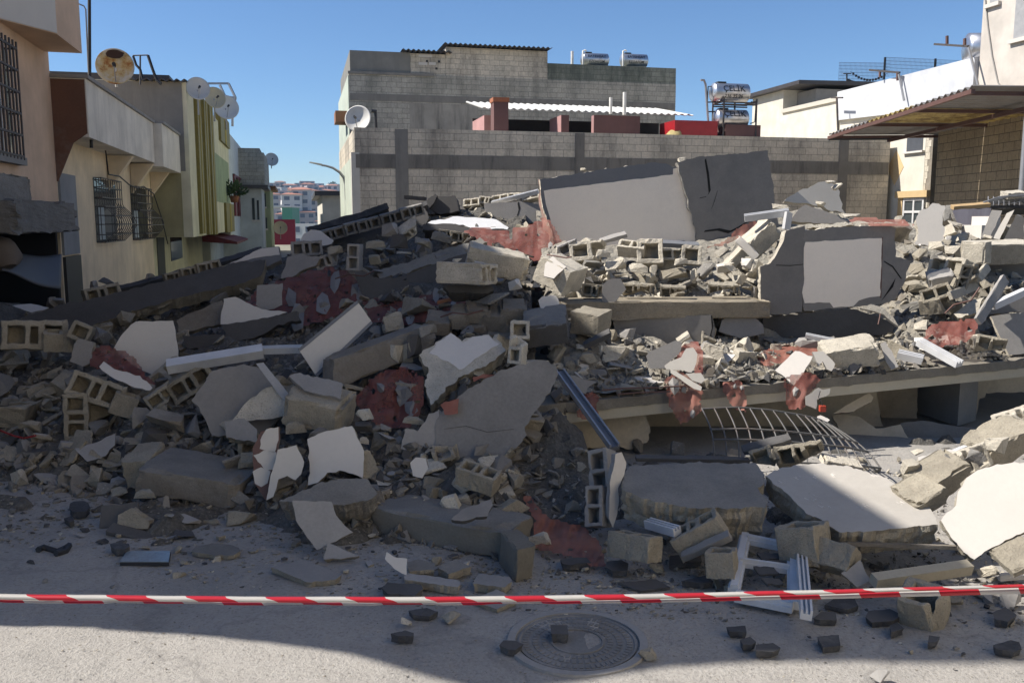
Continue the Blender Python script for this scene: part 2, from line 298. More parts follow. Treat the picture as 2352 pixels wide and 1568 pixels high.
def pipe(name, label, px, y0, y1, u, r, mat=WPIPE, hook=False, base=None):
    p0 = S(V(px, u), u, zt(px, y1, u)); p1 = S(V(px, u), u, zt(px, y0, u))
    pts = [p0, p1] + ([p1 + DR * 0.08 + Vector((0, 0, 0.03)), p1 + DR * 0.16] if hook else [])
    tag(MB().tube(pts, r, 8).build(name, mat, None, YAW), label, 'pipe')
pipe('vent_pipe', 'shorter white vent pipe standing on the wide maroon panel', 1399, 224, 262, 26.5, 0.05)
pipe('vent_pipe', 'taller white vent pipe standing on the wide maroon panel', 1430, 212, 264, 26.5, 0.055)
m = MB(); m.sbox(V(1545, 26.2), V(1642, 26.2), 26.2, 27.4, zT - 0.2, zt(1590, 277, 26.2)); tag(m.build('parapet_sheet', plain('bright red sheet', (0.30, 0.01, 0.015), 0.45), None, YAW), 'bright red sheet metal panel on the roof beside the stacked tanks', 'panel')
bm_ = MB(); a = S(V(1522, 26.4), 26.4, zT - 0.15); bm_.lathe(a, DR, [(0, 0.02), (0.02, 0.22), (0.2, 0.4), (0.42, 0.43), (0.45, 0.02)], 16); tag(bm_.build('straw_bale', mottled('dry straw', (0.35, 0.28, 0.12), 0.35, 12), None, YAW), 'yellow straw coloured sack heaped against the red panel', 'sack')

# upper one
U2 = 36.5; wL = on_u(804, 300, U2)[0]; wR = on_u(1550, 300, U2)[0]
zA, zB, zC = zt(900, 119, U2), zt(1140, 113, U2), zt(1400, 151, U2); vA, vB, vC = V(1028, U2), V(1256, U2), wR
t = thing('block_house', 'tall weathered block house with mossy stains rising behind the low one', 'building', S((wL + wR) / 2, U2), YAW)
m = MB(); m.sbox(wL, wR, U2, U2 + 9, 0, zt(900, 170, U2)); m.build('wall', BW_UP, t)
zz0 = zt(900, 170, U2)
MB().sbox(wL + 0.06, V(948, U2), U2 + 0.05, U2 + 8, zz0, zA).build('parapet', streaky('grey rendered parapet', (0.2, 0.19, 0.165, 1), (0.12, 0.115, 0.1, 1), 0.5), t)
MB().sbox(V(948, U2) + 0.002, vA - 0.002, U2 + 0.04, U2 + 8, zz0, zA - 0.02).build('parapet', BW_LOW, t)
MB().sbox(vA, vB, U2 + 0.02, U2 + 8, zz0, zB).build('attic_wall', BW_LOW, t)
MB().sbox(vB + 0.002, wR - 0.004, U2 + 0.02, U2 + 8, zz0, zC).build('attic_wall', blockwall('mossy block wall', (0.29, 0.295, 0.24, 1), (0.22, 0.225, 0.185, 1), (0.13, 0.13, 0.11, 1), stain=(0.06, 0.07, 0.055, 1), amt=0.85, low=0.38, hi=0.62), t)
MB().sbox(wL - 0.03, V(1000, U2), U2 - 0.05, U2 + 0.06, zz0 - 0.05, zz0 + 0.05).build('ledge', BAND2, t)
MB().sbox(wL + 0.03, wR - 0.03, U2 - 0.015, U2 + 0.1, zt(900, 233, U2), zt(900, 217, U2)).build('bond_beam', BAND2, t)
MB().sbox(V(945, U2), V(1100, U2), U2 - 0.012, U2 + 0.1, zt(900, 300, U2), zt(900, 236, U2)).build('stained_band', streaky('drip streaked concrete', (0.32, 0.295, 0.25, 1), (0.075, 0.07, 0.062, 1), 0.95), t)
def corr(parent, name, v0, v1, u0, u1, z0, z1, mat, per=0.18, amp=0.03, th=0.03):
    n = max(8, int((v1 - v0) / per * 8)); vs_, fs = [], []
    for i in range(n + 1):
        x = v0 + (v1 - v0) * i / n; o = amp * math.sin((x - v0) / per * 2 * math.pi)
        vs_ += [S(x, u0, z0 + o), S(x, u1, z1 + o), S(x, u0, z0 + o - th), S(x, u1, z1 + o - th)]
    for i in range(n): q = i * 4; fs += [(q, q + 4, q + 5, q + 1), (q + 2, q + 3, q + 7, q + 6), (q, q + 2, q + 6, q + 4), (q + 1, q + 5, q + 7, q + 3)]
    return MB().add(vs_, fs).build(name, mat, parent)
DSHEET = plain('dark sheet metal', (0.05, 0.045, 0.045), 0.5)
corr(t, 'corrugated_roof', V(928, U2), vA + 0.2, U2 - 0.3, U2 + 8, zA + 0.06, zA + 0.2, DSHEET, 0.2)
corr(t, 'corrugated_roof', vA - 0.12, vB + 0.1, U2 - 0.35, U2 + 8, zB + 0.08, zB + 0.25, DSHEET, 0.2)
MB().sbox(wL - 0.5, wL - 0.01, U2 + 1.2, U2 + 2.6, zt(780, 272, U2), zt(780, 246, U2)).build('balcony', mottled('rusty brick balcony', (0.28, 0.13, 0.07), 0.2, 5), t)
MB().sbox(wL - 0.03, wL + 0.05, U2 + 0.03, U2 + 8.9, 0, zz0 - 0.1).build('side_render', MATS['faded pale green paint'], t)
# whitened patch blocks
for q, (x0, x1, y0, y1) in enumerate(((967, 997, 125, 131), (967, 986, 143, 149), (990, 1005, 143, 149))):
    MB().sbox(V(x0, U2), V(x1, U2), U2 + 0.03, U2 + 0.1, zt(x0, y1, U2), zt(x0, y0, U2)).build('pale_block', WHITE, t)
for x0, y0 in ((983, 138), (1010, 139), (1004, 155)):
    MB().sbox(V(x0, U2), V(x0 + 5, U2), U2 + 0.034, U2 + 0.1, zt(x0, y0 + 5, U2), zt(x0, y0, U2)).build('vent_hole', BLACK, t)

# ---- solar tanks
def add_text(body, size, pos, ax, rad, parent, mat, name='lettering', ang0=0.0, bold=None):
    """text wrapped on a cylinder: pos = point on the axis at the text centre, ax = text direction, rad = radius, ang0 = angle above facing"""
    cu = bpy.data.curves.new('txt', 'FONT'); cu.body = body; cu.size = size; cu.align_x = 'CENTER'; cu.align_y = 'CENTER'; cu.offset = size * 0.014 if bold is None else bold; cu.resolution_u = 3
    o = bpy.data.objects.new('txt', cu); C.objects.link(o); dg = bpy.context.evaluated_depsgraph_get(); dg.update()
    me = bpy.data.meshes.new_from_object(o.evaluated_get(dg)); bpy.data.objects.remove(o); bm = bmesh.new(); bm.from_mesh(me)
    bmesh.ops.triangulate(bm, faces=bm.faces); bmesh.ops.subdivide_edges(bm, edges=[e for e in bm.edges if e.calc_length() > size * 0.1], cuts=2)
    ax = Vector(ax).normalized(); fr = Vector((0, 0, 1)).cross(ax); fr = fr if fr.dot(CAM - Vector(pos)) > 0 else -fr; up = Vector((0, 0, 1))
    vs_ = []
    for vt in bm.verts:
        a = ang0 + vt.co.y / rad; vs_.append(Vector(pos) + ax * vt.co.x + (fr * math.cos(a) + up * math.sin(a)) * (rad + 0.006))
    fs = [[v.index for v in fc.verts] for fc in bm.faces]; bm.free()
    return MB().add(vs_, fs).build(name, mat, parent)
INK = plain('dark lettering', (0.02, 0.022, 0.03), 0.5)
def tank(label, cx, cy, L, rad, u, lines, group=None, cover=True):
    vc, zc = on_u(cx, cy, u); t = thing('solar_tank', label, 'water tank', S(vc, u, zc - rad), YAW, group)
    o = S(vc - L / 2, u, zc)
    MB().lathe(o, DR, [(-0.09, 0.001), (-0.08, rad * 0.5), (-0.02, rad * 0.93), (0, rad), (L, rad), (L + 0.02, rad * 0.93), (L + 0.08, rad * 0.5), (L + 0.09, 0.001)], 28).build('tank_body', STEEL, t)
    MB().obox(S(vc - L * 0.28, u, zc + rad + 0.01), DR * 0.14, DS * 0.1, (0, 0, 0.025)).build('filler_cap', BLACK, t)
    for body, sz, ang in lines: add_text(body, sz, S(vc + 0.02, u, zc), DR, rad, t, INK, ang0=ang)
    return t, vc, zc
UT = 26.5
t, vc, zc = tank('upper steel water tank with CELIK and a phone number, carried on the black stand', 1676, 213.5, 1.12, 0.285, UT, (('ÇELİK', 0.27, 0.32), ('236 35 26', 0.155, -0.5)))
tank('lower steel water tank standing inside the black stand', 1678, 273, 0.98, 0.28, UT, (('ÇELİK', 0.27, 0.45),))
t = thing('tank_stand', 'black angle iron stand holding two steel water tanks, with pipes', 'tank stand', S(vc, UT, zT), YAW)
zb = zT - 0.3
for px, du in ((1645, -0.3), (1718, -0.3), (1640, 0.32), (1690, 0.32)):
    MB().bar(S(V(px, UT), UT + du, zb), S(V(px, UT), UT + du, zc - 0.2), 0.045, 0.045).build('leg', IRON, t)
for yy in (238.5, 243):
    for du in (-0.3, 0.32):
        MB().bar(S(V(1640, UT), UT + du, zt(1680, yy, UT)), S(V(1718, UT), UT + du, zt(1680, yy, UT)), 0.04, 0.04, mi=0).build('rail', IRON, t)
for px in (1645, 1718):
    MB().bar(S(V(px, UT), UT - 0.3, zc - 0.3), S(V(px - 4, UT), UT + 0.32, zc - 0.3), 0.05, 0.07).build('rail', IRON, t)
PP = lambda px, py, u=UT: S(V(px, u), u, zt(px, py, u))
for pts in ([PP(1607, 184), PP(1612, 190), PP(1622, 298)],):
    MB().tube([PP(1601, 184), PP(1608, 184), PP(1612, 194), PP(1622, 298)], 0.035, 8).build('riser_pipe', GALV, t)
for pts in ([PP(1640, 197), PP(1618, 199), PP(1617, 235)], [PP(1640, 234), PP(1615, 235)], [PP(1640, 256), PP(1617, 257)], [PP(1716, 234), PP(1727, 237), PP(1726, 280), PP(1716, 284)]):
    MB().tube(pts, 0.02, 6).build('pipe', BLACK, t)
MB().sbox(V(1650, UT), V(1729, UT), UT - 0.3, UT + 0.6, zT - 0.1, zt(1690, 289, UT)).build('base', MAROON_SHADE, t)
tank('left of the two small steel tanks on the tall block house roof', 1366, 138, 1.08, 0.27, U2 + 1, (('EATEHSAY', 0.17, 0.4), ('EZOAFGM', 0.15, -0.4)))
tank('right of the two small steel tanks on the tall block house roof', 1456, 139.5, 1.08, 0.27, U2 + 1, (('EATEHSAY', 0.17, 0.4), ('EZOAFGM', 0.15, -0.4)))
pipe('vent_pipe', 'plain straight vent pipe left of the two rooftop tanks', 1311, 118, 150, U2 + 0.5, 0.06)
pipe('hooked_pipe', 'hooked white pipe beside the left rooftop tank', 1335, 117, 150, U2 + 0.5, 0.035, hook=True)
pipe('hooked_pipe', 'hooked white pipe beside the right rooftop tank', 1425, 117, 152, U2 + 0.5, 0.035, hook=True)

# ---- satellite dishes
DISHW = mottled('chalky white dish paint', (0.62, 0.6, 0.55), 0.12, 3, 40, 0.1, 0.6, stain=(0.4, 0.34, 0.26, 1), stain_amt=0.4)
def rustydish():
    b = NB('rust eaten dish'); n = b.noise(2.2, 6, 0.65)
    k = b.ramp(n, [(0.40, (0.62, 0.58, 0.48)), (0.5, (0.55, 0.42, 0.2)), (0.56, (0.36, 0.15, 0.04)), (0.66, (0.12, 0.05, 0.02))]); b.l(k, b.b.inputs['Base Color']); b.b.inputs['Roughness'].default_value = 0.8; return b.m
def dish(label, c, aim, r, mat=DISHW, lnb=True, post=0.6, group=None, hole=False, rotz=0):
    c = Vector(c); aim = Vector(aim).normalized(); t = thing('satellite_dish', label, 'satellite dish', c - Vector((0, 0, post)), 0, group)
    prof = [(-0.16 * r * 2 * (1 - (q / 8) ** 2), r * max(q / 8, 0.001)) for q in range(9)]
    m = MB(); m.lathe(c, aim, prof + [(-0.012 + p[0] - 0.01, p[1]) for p in reversed(prof)], 36); m.build('reflector', mat, t)
    if hole:   # rusted-through upper part: a dark ragged patch plate just proud of the dish
        up = (Vector((0, 0, 1)) - aim * aim.z).normalized(); rt = up.cross(aim); pts = []
        for q in range(18):
            a = q / 18 * 2 * math.pi; pts.append(c + up * (r * 0.68 + math.sin(a) * r * 0.24 * (1 + 0.25 * noise.noise((q, 1, 1)))) + rt * (math.cos(a) * r * 0.45 * (1 + 0.35 * noise.noise((q * 1.7, 0, 4)))) + aim * 0.004)
        MB().prism(pts, -aim * 0.02).build('rust_patch', mottled('burnt rust', (0.05, 0.025, 0.015), 0.3, 9), t)
    MB().tube([c - aim * r * 0.34, c - aim * r * 0.34 - Vector((0, 0, post * 0.4)), c - aim * r * 0.36 - Vector((0, 0, post))], 0.028, 8).build('mast', DISHW if hole else GALV, t)
    if lnb:
        lp = c + aim * r * 0.75 - Vector((0, 0, r * 0.15)); MB().tube([c - Vector((0, 0, r * 0.97)) - aim * 0.02, lp], 0.012, 6).build('arm', GALV, t)
        MB().tube([lp - aim * 0.09, lp + aim * 0.02], 0.035, 8).build('receiver', BLACK, t)
    return t
a1 = (0.25, -1, 0.35)
dish('large white dish half hidden at the left end of the block parapet', S(V(830, 25.0) , 25.6, zt(830, 272, 25.6)), (-0.15, -1, 0.25), 0.37, post=0.7)
t = thing('bracket', 'dark pipe bracket beside the white dish on the block wall', 'bracket', S(V(868, 25.9), 25.9, zT - 0.1), YAW)
MB().tube([PP(858, 255, 25.9), PP(870, 257, 25.9)], 0.05, 8).build('arm', BLACK, t); MB().tube([PP(867, 255, 25.9), PP(868, 300, 25.9)], 0.04, 8).build('post', BLACK, t)

# ---- street lamp
UL = 31.0
t = thing('street_lamp', 'curved grey street lamp leaning over the street before the far town', 'street lamp', S(V(799, UL), UL, 0), YAW)
MB().tube([S(V(799, UL), UL, 0), PP(797, 480, UL), PP(796, 425, UL), PP(792, 408, UL), PP(783, 396, UL), PP(768, 386, UL), PP(752, 381, UL), PP(742, 379.5, UL)], [0.07, 0.06, 0.055, 0.05, 0.045, 0.04, 0.035, 0.035], 8).build('pole', GALV, t)
MB().hexa([PP(714, 374, UL) - DS * 0.08, PP(742, 381, UL) - DS * 0.06, PP(742, 381, UL) + DS * 0.06, PP(714, 374, UL) + DS * 0.08, PP(715, 371.5, UL) - DS * 0.06, PP(743, 376.5, UL) - DS * 0.05, PP(743, 376.5, UL) + DS * 0.05, PP(715, 371.5, UL) + DS * 0.06]).build('lamp_head', mottled('pale lamp housing', (0.5, 0.48, 0.42), 0.1, 4), t)

# ================================================================== RIGHT HAND HOUSES
VR = 18.5
CREAMW = streaky('cream wall paint', (0.57, 0.54, 0.46, 1), (0.44, 0.41, 0.34, 1), 0.25); WHITEW = streaky('whitewashed wall', (0.52, 0.53, 0.55, 1), (0.4, 0.4, 0.4, 1), 0.3)
def rv(px, py): return on_v(px, py, VR)       # (u, z) on the plane of the right-hand street fronts
# cream house
u0, u1 = rv(1928, 250)[0], rv(1728, 250)[0]
t = thing('cream_house', 'cream house with a stepped parapet and flat dark roof, right of the tanks', 'house', S(VR, (u0 + u1) / 2), YAW)
zl = rv(1928, 222)[1]; zh = rv(1800, 206)[1]; um = rv(1798, 250)[0]
MB().sbox(VR, VR + 8, u0, u1, 0, zl - 0.15).build('wall', CREAMW, t)
MB().sbox(VR - 0.08, VR + 0.25, u0, um - 0.002, zl - 0.15, zl).build('parapet_cap', mottled('cream coping', (0.5, 0.47, 0.4), 0.1, 4), t)
MB().sbox(VR + 0.002, VR + 4, um, u1 - 0.01, zl - 0.149, zh).build('stair_tower', CREAMW, t)
MB().sbox(VR + 0.6, VR + 5, u0 + 2.5, um - 0.01, zl - 0.14, rv(1840, 203)[1]).build('roof_room', LGREY, t)
m = MB(); m.hexa([S(VR - 0.3, u0 + 2.2, zh - 0.02), S(VR + 5.3, u0 + 2.2, zh + 0.05), S(VR + 5.3, u1 + 0.3, zh + 0.05), S(VR - 0.3, u1 + 0.3, zh - 0.02)] + [S(VR - 0.3, u0 + 2.2, zh + 0.12), S(VR + 5.3, u0 + 2.2, zh + 0.2), S(VR + 5.3, u1 + 0.3, zh + 0.2), S(VR - 0.3, u1 + 0.3, zh + 0.12)]); m.build('roof_sheet', DSHEET, t)
# white house with the broken end
w0, w1 = rv(2245, 200)[0], rv(1930, 260)[0]; zw = rv(2245, 133)[1]; zw1 = rv(1932, 212)[1]; zbk = rv(2100, 250)[1]
t = thing('white_house', 'whitewashed house with sloping parapet and a torn off broken end wall', 'house', S(VR, (w0 + w1) / 2), YAW)
zlow = rv(1940, 275)[1]
MB().hexa([S(VR - 0.15, w0, zlow - 0.25), S(VR + 8, w0, zlow - 0.25), S(VR + 8, w1, zlow), S(VR - 0.15, w1, zlow), S(VR - 0.15, w0, zw), S(VR + 8, w0, zw), S(VR + 8, w1, zw1), S(VR - 0.15, w1, zw1)]).build('parapet_wall', WHITEW, t)
ub = rv(2122, 400)[0]
MB().sbox(VR, VR + 0.25, ub, U1 + 3.5 if False else w1 - 0.01, 0, zlow - 0.01).build('wall', CREAMW, t)
MB().sbox(VR + 0.02, VR + 7.9, ub - 0.3, ub + 0.28, 0, zlow - 0.02).build('torn_wall', BROWN, t)
m = MB()                                          # ragged broken edge of the wall
zz = 0.0
while zz < zlow - 0.3:
    h = 0.14 + 0.1 * random.random(); dd = 0.05 + 0.22 * random.random(); m.sbox(VR + 0.01, VR + 0.24, ub - dd, ub - 0.002, zz, zz + h * 0.96); zz += h
m.build('broken_edge', PALE, t)
fr = thing
def rwin(x0, x1, y0, y1, name='window'):
    a, b_ = rv(x0, y0)[0], rv(x1, y0)[0]; z0, z1 = rv((x0 + x1) / 2, y1)[1], rv((x0 + x1) / 2, y0)[1]
    return min(a, b_), max(a, b_), z0, z1
a, b_, z0, z1 = rwin(2080, 2124, 455, 540)
wn = MB().sbox(VR - 0.02, VR + 0.03, a, b_, z0, z1).build('window', GLASS, t)
mm = MB()
for q in (0, 0.48, 1): mm.sbox(VR - 0.06, VR - 0.021, a + (b_ - a) * q - 0.035, a + (b_ - a) * q + 0.035, z0, z1)
mm.sbox(VR - 0.055, VR - 0.021, a, b_, z1 - 0.08, z1); mm.sbox(VR - 0.055, VR - 0.021, a, b_, z0 + (z1 - z0) * 0.6, z0 + (z1 - z0) * 0.6 + 0.07); mm.build('frame', PVC, wn)
MB().sbox(VR - 0.14, VR - 0.002, a - 0.25, b_ + 0.35, z1 + 0.02, z1 + 0.22).build('lintel', mottled('ochre trim', (0.52, 0.38, 0.2), 0.1, 4), t)
MB().sbox(VR - 0.05, VR - 0.002, b_ + 0.1, b_ + 0.3, z0, z1 + 0.018).build('trim', MATS['ochre trim'], t)
a, b_, z0, z1 = rwin(2085, 2122, 302, 347)
MB().sbox(VR - 0.01, VR + 0.1, a, b_, z0, z1).build('window_opening', plain('dark interior', (0.06, 0.065, 0.075), 0.8), t)
MB().sbox(VR - 0.1, VR - 0.004, a - 0.1, b_ + 0.1, z0 - 0.06, z0 - 0.004).build('sill', WHITE, t)
dc, dz = rv(2057, 385); m = MB(); m.add([S(VR - 0.012, dc - 0.45, dz), S(VR - 0.012, dc, dz - 0.55), S(VR - 0.012, dc + 0.45, dz), S(VR - 0.012, dc, dz + 0.55)], [(0, 1, 2, 3)]); 
m = MB().prism([S(VR - 0.012, dc - 0.4, dz), S(VR - 0.012, dc, dz - 0.55), S(VR - 0.012, dc + 0.4, dz), S(VR - 0.012, dc, dz + 0.55)], DR * 0.03); m.build('diamond_motif', MATS['ochre trim'], t)
# tall house at the right edge
h0, h1 = rv(2352, 100)[0] - 9, rv(2254, 100)[0]
t = thing('tall_house', 'tall cream house cut off by the right edge of the view', 'house', S(VR, (h0 + h1) / 2), YAW)
MB().sbox(VR - 0.02, VR + 9, h0, h1, 0, 14).build('wall', streaky('warm white paint', (0.5, 0.455, 0.4, 1), (0.4, 0.36, 0.31, 1), 0.25), t)
for x0, x1, y0, y1 in ((2280, 2300, -60, 6), (2338, 2375, -30, 85), (2330, 2380, 222, 330)):
    a, b_, z0, z1 = rwin(x0, x1, y0, y1)
    wn = MB().sbox(VR - 0.03, VR + 0.02, a, b_, z0, z1).build('window', plain('grey shutter', (0.3, 0.3, 0.3), 0.6), t)
    MB().sbox(VR - 0.12, VR - 0.031, a - 0.1, b_ + 0.1, z0 - 0.1, z0).build('sill', WHITE, wn)
m = MB(); m.tube([S(VR - 0.04, rv(x, y)[0], rv(x, y)[1]) for x, y in ((2266, 0), (2272, 60), (2282, 130), (2295, 190), (2310, 210))], 0.02, 6); m.build('cable', LGREY, t)
# tank behind, brackets
uu, zz = rv(2232, 105)
t = thing('solar_tank', 'steel water tank seen end on beside the tall house', 'water tank', S(VR + 0.7, uu, zz - 0.5), YAW)
MB().lathe(S(VR + 0.2, uu + 0.4, zz), (DR * 0.8 - DS * 0.25), [(-0.08, 0.001), (-0.06, 0.25), (0, 0.42), (1.4, 0.42), (1.45, 0.001)], 28).build('tank_body', STEEL, t)
MB().bar(S(VR + 0.3, uu + 0.3, zz - 0.4), S(VR + 0.3, uu + 0.3, zw - 0.1), 0.06, 0.06).build('leg', IRON, t)
def clothes_bar(label, x0, y0, x1, y1, stands, brace=None):
    t = thing('wall_bracket', label, 'bracket', S(VR - 0.3, rv(x0, y0)[0], rv(x0, y0)[1]), YAW)
    q = lambda x, y: S(VR - 0.3, rv(x, y)[0], rv(x, y)[1])
    MB().bar(q(x0, y0), q(x1, y1), 0.06, 0.06).build('bar', IRON, t)
    for x, ya, yb in stands: MB().bar(q(x, ya), q(x, yb), 0.06, 0.06).build('upright', RUSTRED, t)
    if brace: MB().bar(q(*brace[0]), q(*brace[1]), 0.05, 0.05).build('brace', GALV, t)
clothes_bar('rusty iron bracket on the white parapet end beside the steel tank', 2167, 103, 2245, 108, ((2196, 84, 104), (2237, 90, 108)), ((2246, 110), (2268, 196)))
clothes_bar('rusty iron bracket half way along the white parapet', 2016, 162, 2086, 168, ((2040, 165, 178), (2081, 168, 186)), ((2084, 172), (2096, 232)))
t = thing('roof_antenna', 'T shaped iron post standing before the white wall', 'post', S(VR - 0.6, rv(1958, 300)[0], 4), YAW)
q = lambda x, y: S(VR - 0.6, rv(x, y)[0], rv(x, y)[1])
MB().bar(q(1958, 226), q(1961, 310), 0.05, 0.05).build('post', IRON, t); MB().bar(q(1945, 226), q(1972, 226), 0.05, 0.05).build('bar', IRON, t)
# wire fence on the far roof
UF = 42.0
t = thing('wire_fence', 'fine wire mesh fence on dark posts above the white parapet', 'fence', S(V(2010, UF), UF, zt(2000, 215, UF)), YAW)
for px, y0, y1 in ((2013, 131, 182), (2126, 134, 160)): MB().bar(PP(px, y0, UF), PP(px, y1, UF), 0.09, 0.09).build('post', BLACK, t)
m = MB()
for x in np.arange(1911, 2190, 2.8):
    y0 = 143 if x < 2013 else 131 + (x - 2013) * 0.05; m.bar(PP(x, y0, UF), PP(x, 200 if x < 2013 else 175, UF), 0.010, 0.010)
for k_ in range(8):
    m.bar(PP(1911, 143 + k_ * 7.5, UF), PP(2025, 145 + k_ * 7.5, UF), 0.012, 0.012)
    if k_ < 4: m.bar(PP(2013, 131 + k_ * 8, UF), PP(2190, 139 + k_ * 8, UF), 0.012, 0.012)
m.build('mesh_panel', IRON, t)
t = thing('roof_post', 'thin post with drooping strings of dark pegs above the white parapet', 'post', S(V(1930, 34), 34, zt(1930, 190, 34)), YAW)
MB().bar(PP(1929, 168, 34), PP(1930, 206, 34), 0.05, 0.05).build('post', IRON, t); MB().bar(PP(1921, 169, 34), PP(1938, 169, 34), 0.04, 0.04).build('bar', IRON, t)
for (xa, ya), (xb, yb), dp in (((1937, 164), (2020, 168), 22), ((1930, 182), (1975, 188), 6)):
    pts = [PP(xa + (xb - xa) * s_, ya + (yb - ya) * s_ + dp * 4 * s_ * (1 - s_) * 0.8, 34) for s_ in np.linspace(0, 1, 14)]
    m = MB().tube(pts, 0.008, 5)
    for p in pts[1:-1]: m.obox(p, DR * 0.04, DS * 0.02, (0, 0, 0.045))
    m.build('pegged_line', BLACK, t)
# block wall of the yard and the canopy over it
BW_YARD = blockwall('yard block wall', (0.34, 0.27, 0.17, 1), (0.27, 0.215, 0.14, 1), (0.09, 0.075, 0.055, 1), bw=0.46, rh=0.23, amt=0.4, stain=(0.12, 0.09, 0.06, 1), low=0.5, hi=0.75)
yd = math.atan2(-(1114 - 1176), FOC)              # this wall runs almost straight away from the view
dW = Vector((-math.sin(yd), math.cos(yd), 0)); nW = Vector((dW.y, -dW.x, 0))
w_a = Vector((12.2, 26.1, 0)); w_b = w_a - dW * 11.0
tpa = on_plane(2138, 303, w_a, nW).z; tpb = on_plane(2340, 273, w_a, nW).z
lo = [w_b + Vector((0, 0, 0)), w_b + nW * 0.25, w_a + nW * 0.25, w_a + Vector((0, 0, 0))]
hi = [p + Vector((0, 0, tpb + (0.6 if i < 2 else 0) if i < 2 else tpa)) for i, p in enumerate(lo)]
tag(MB().hexa(lo + hi).build('yard_wall', BW_YARD, None, yd), 'brown block wall in the shade under the corrugated canopy', 'wall')
cA = P(1904, 309, 26.2); cB = P(2236, 198, 18.0); cC = Vector((14.5, 17.2, cB.z - 0.25)); cD = Vector((14.4, 27.0, cA.z + 0.05))
t = thing('canopy', 'corrugated metal canopy on rusty beams with translucent yellow sheets', 'canopy', ((cA + cC) / 2).to_tuple(), 0)
def sheet(s0, s1, mat, name):
    vs_, fs = [], []; n = int((s1 - s0) * 5.6 / 0.19 * 6)
    for i in range(n + 1):
        s_ = s0 + (s1 - s0) * i / n; a = cA.lerp(cB, s_); c_ = cD.lerp(cC, s_); o = Vector((0, 0, 0.035 * math.sin(s_ * 5.6 / 0.19 * 2 * math.pi)))
        vs_ += [a + o, c_ + o, a + o - Vector((0, 0, 0.012)), c_ + o - Vector((0, 0, 0.012))]
    for i in range(n): qq = i * 4; fs += [(qq, qq + 4, qq + 5, qq + 1), (qq + 2, qq + 3, qq + 7, qq + 6), (qq, qq + 2, qq + 6, qq + 4), (qq + 1, qq + 5, qq + 7, qq + 3)]
    MB().add(vs_, fs).build(name, mat, t)
b = NB('yellowed translucent sheet'); tl = b.n('ShaderNodeBsdfTranslucent'); mx = b.n('ShaderNodeMixShader'); mx.inputs[0].default_value = 0.3
kk = b.ramp(b.noise(3, 6, 0.7), [(0.4, (0.5, 0.4, 0.16)), (0.6, (0.22, 0.15, 0.05))]); b.l(kk, tl.inputs[0]); b.l(kk, b.b.inputs['Base Color']); b.l(b.b.outputs[0], mx.inputs[1]); b.l(tl.outputs[0], mx.inputs[2]); b.l(mx.outputs[0], b.out.inputs[0]); YSHEET = b.m
SHEETM = mottled('weathered sheet metal', (0.2, 0.19, 0.18), 0.25, 3, 40, 0.1, 0.55, stain=(0.12, 0.075, 0.05, 1), stain_amt=0.35, metal=0.2)
sheet(0.0, 0.35, SHEETM, 'metal_sheet'); sheet(0.352, 0.66, YSHEET, 'yellow_sheet'); sheet(0.662, 1.0, SHEETM, 'metal_sheet')
dn = Vector((0, 0, 0.1))
MB().bar(cA - dn, cB - dn, 0.08, 0.09).build('edge_beam', RUSTRED, t)
for s_ in (0.03, 0.36, 0.67, 0.97): MB().bar(cA.lerp(cB, s_) - dn, cD.lerp(cC, s_) - dn, 0.06, 0.08).build('purlin', RUSTRED, t)
MB().bar(cA.lerp(cD, 0.35) - dn * 1.9, cB.lerp(cC, 0.35) - dn * 1.9, 0.08, 0.09).build('beam', RUSTRED, t)
MB().tube([cA - dn * 1.2, cA.lerp(cD, 0.36) - dn * 1.2], 0.05, 8).build('gutter_pipe', BLACK, t)
pb = P(2344, 470, 18.2); MB().tube([(pb.x, pb.y, 0), (pb.x, pb.y, cB.lerp(cC, 0.25).z)], 0.06, 10).build('post', GALV, t)

# ---- houses beside and behind the camera (out of frame: added to bounce warm light and block sky)
for nm, x0, x1, y0, y1, hh, lab in (('side', 4.6, 12, -14, 3.4, 10.0, 'unseen whitewashed house added beside the camera to bounce warm light'), ('rear', -6, 4.0, -22, -12, 8, 'unseen cream house added behind the camera to block blue sky')):
    t = thing('street_house', lab, 'house', ((x0 + x1) / 2, (y0 + y1) / 2, 0), 0)
    MB().obox(((x0 + x1) / 2, (y0 + y1) / 2, hh / 2), ((x1 - x0) / 2, 0, 0), (0, (y1 - y0) / 2, 0), (0, 0, hh / 2)).build('wall', streaky('light bouncing whitewash', (0.72, 0.64, 0.52, 1), (0.6, 0.52, 0.42, 1), 0.2) if nm == 'side' else CREAMW, t)
    for k_ in range(4):
        for z_ in (1.6, 4.8):
            c_ = (x0 - 0.02, y0 + (y1 - y0) * (k_ + .5) / 4, z_) if nm == 'side' else (x0 + (x1 - x0) * (k_ + .5) / 4, y1 + 0.02, z_)
            MB().obox(c_, (0.03, 0, 0) if nm == 'side' else (0.5, 0, 0), (0, 0.5, 0) if nm == 'side' else (0, 0.03, 0), (0, 0, 0.65)).build('window', GLASS, t)
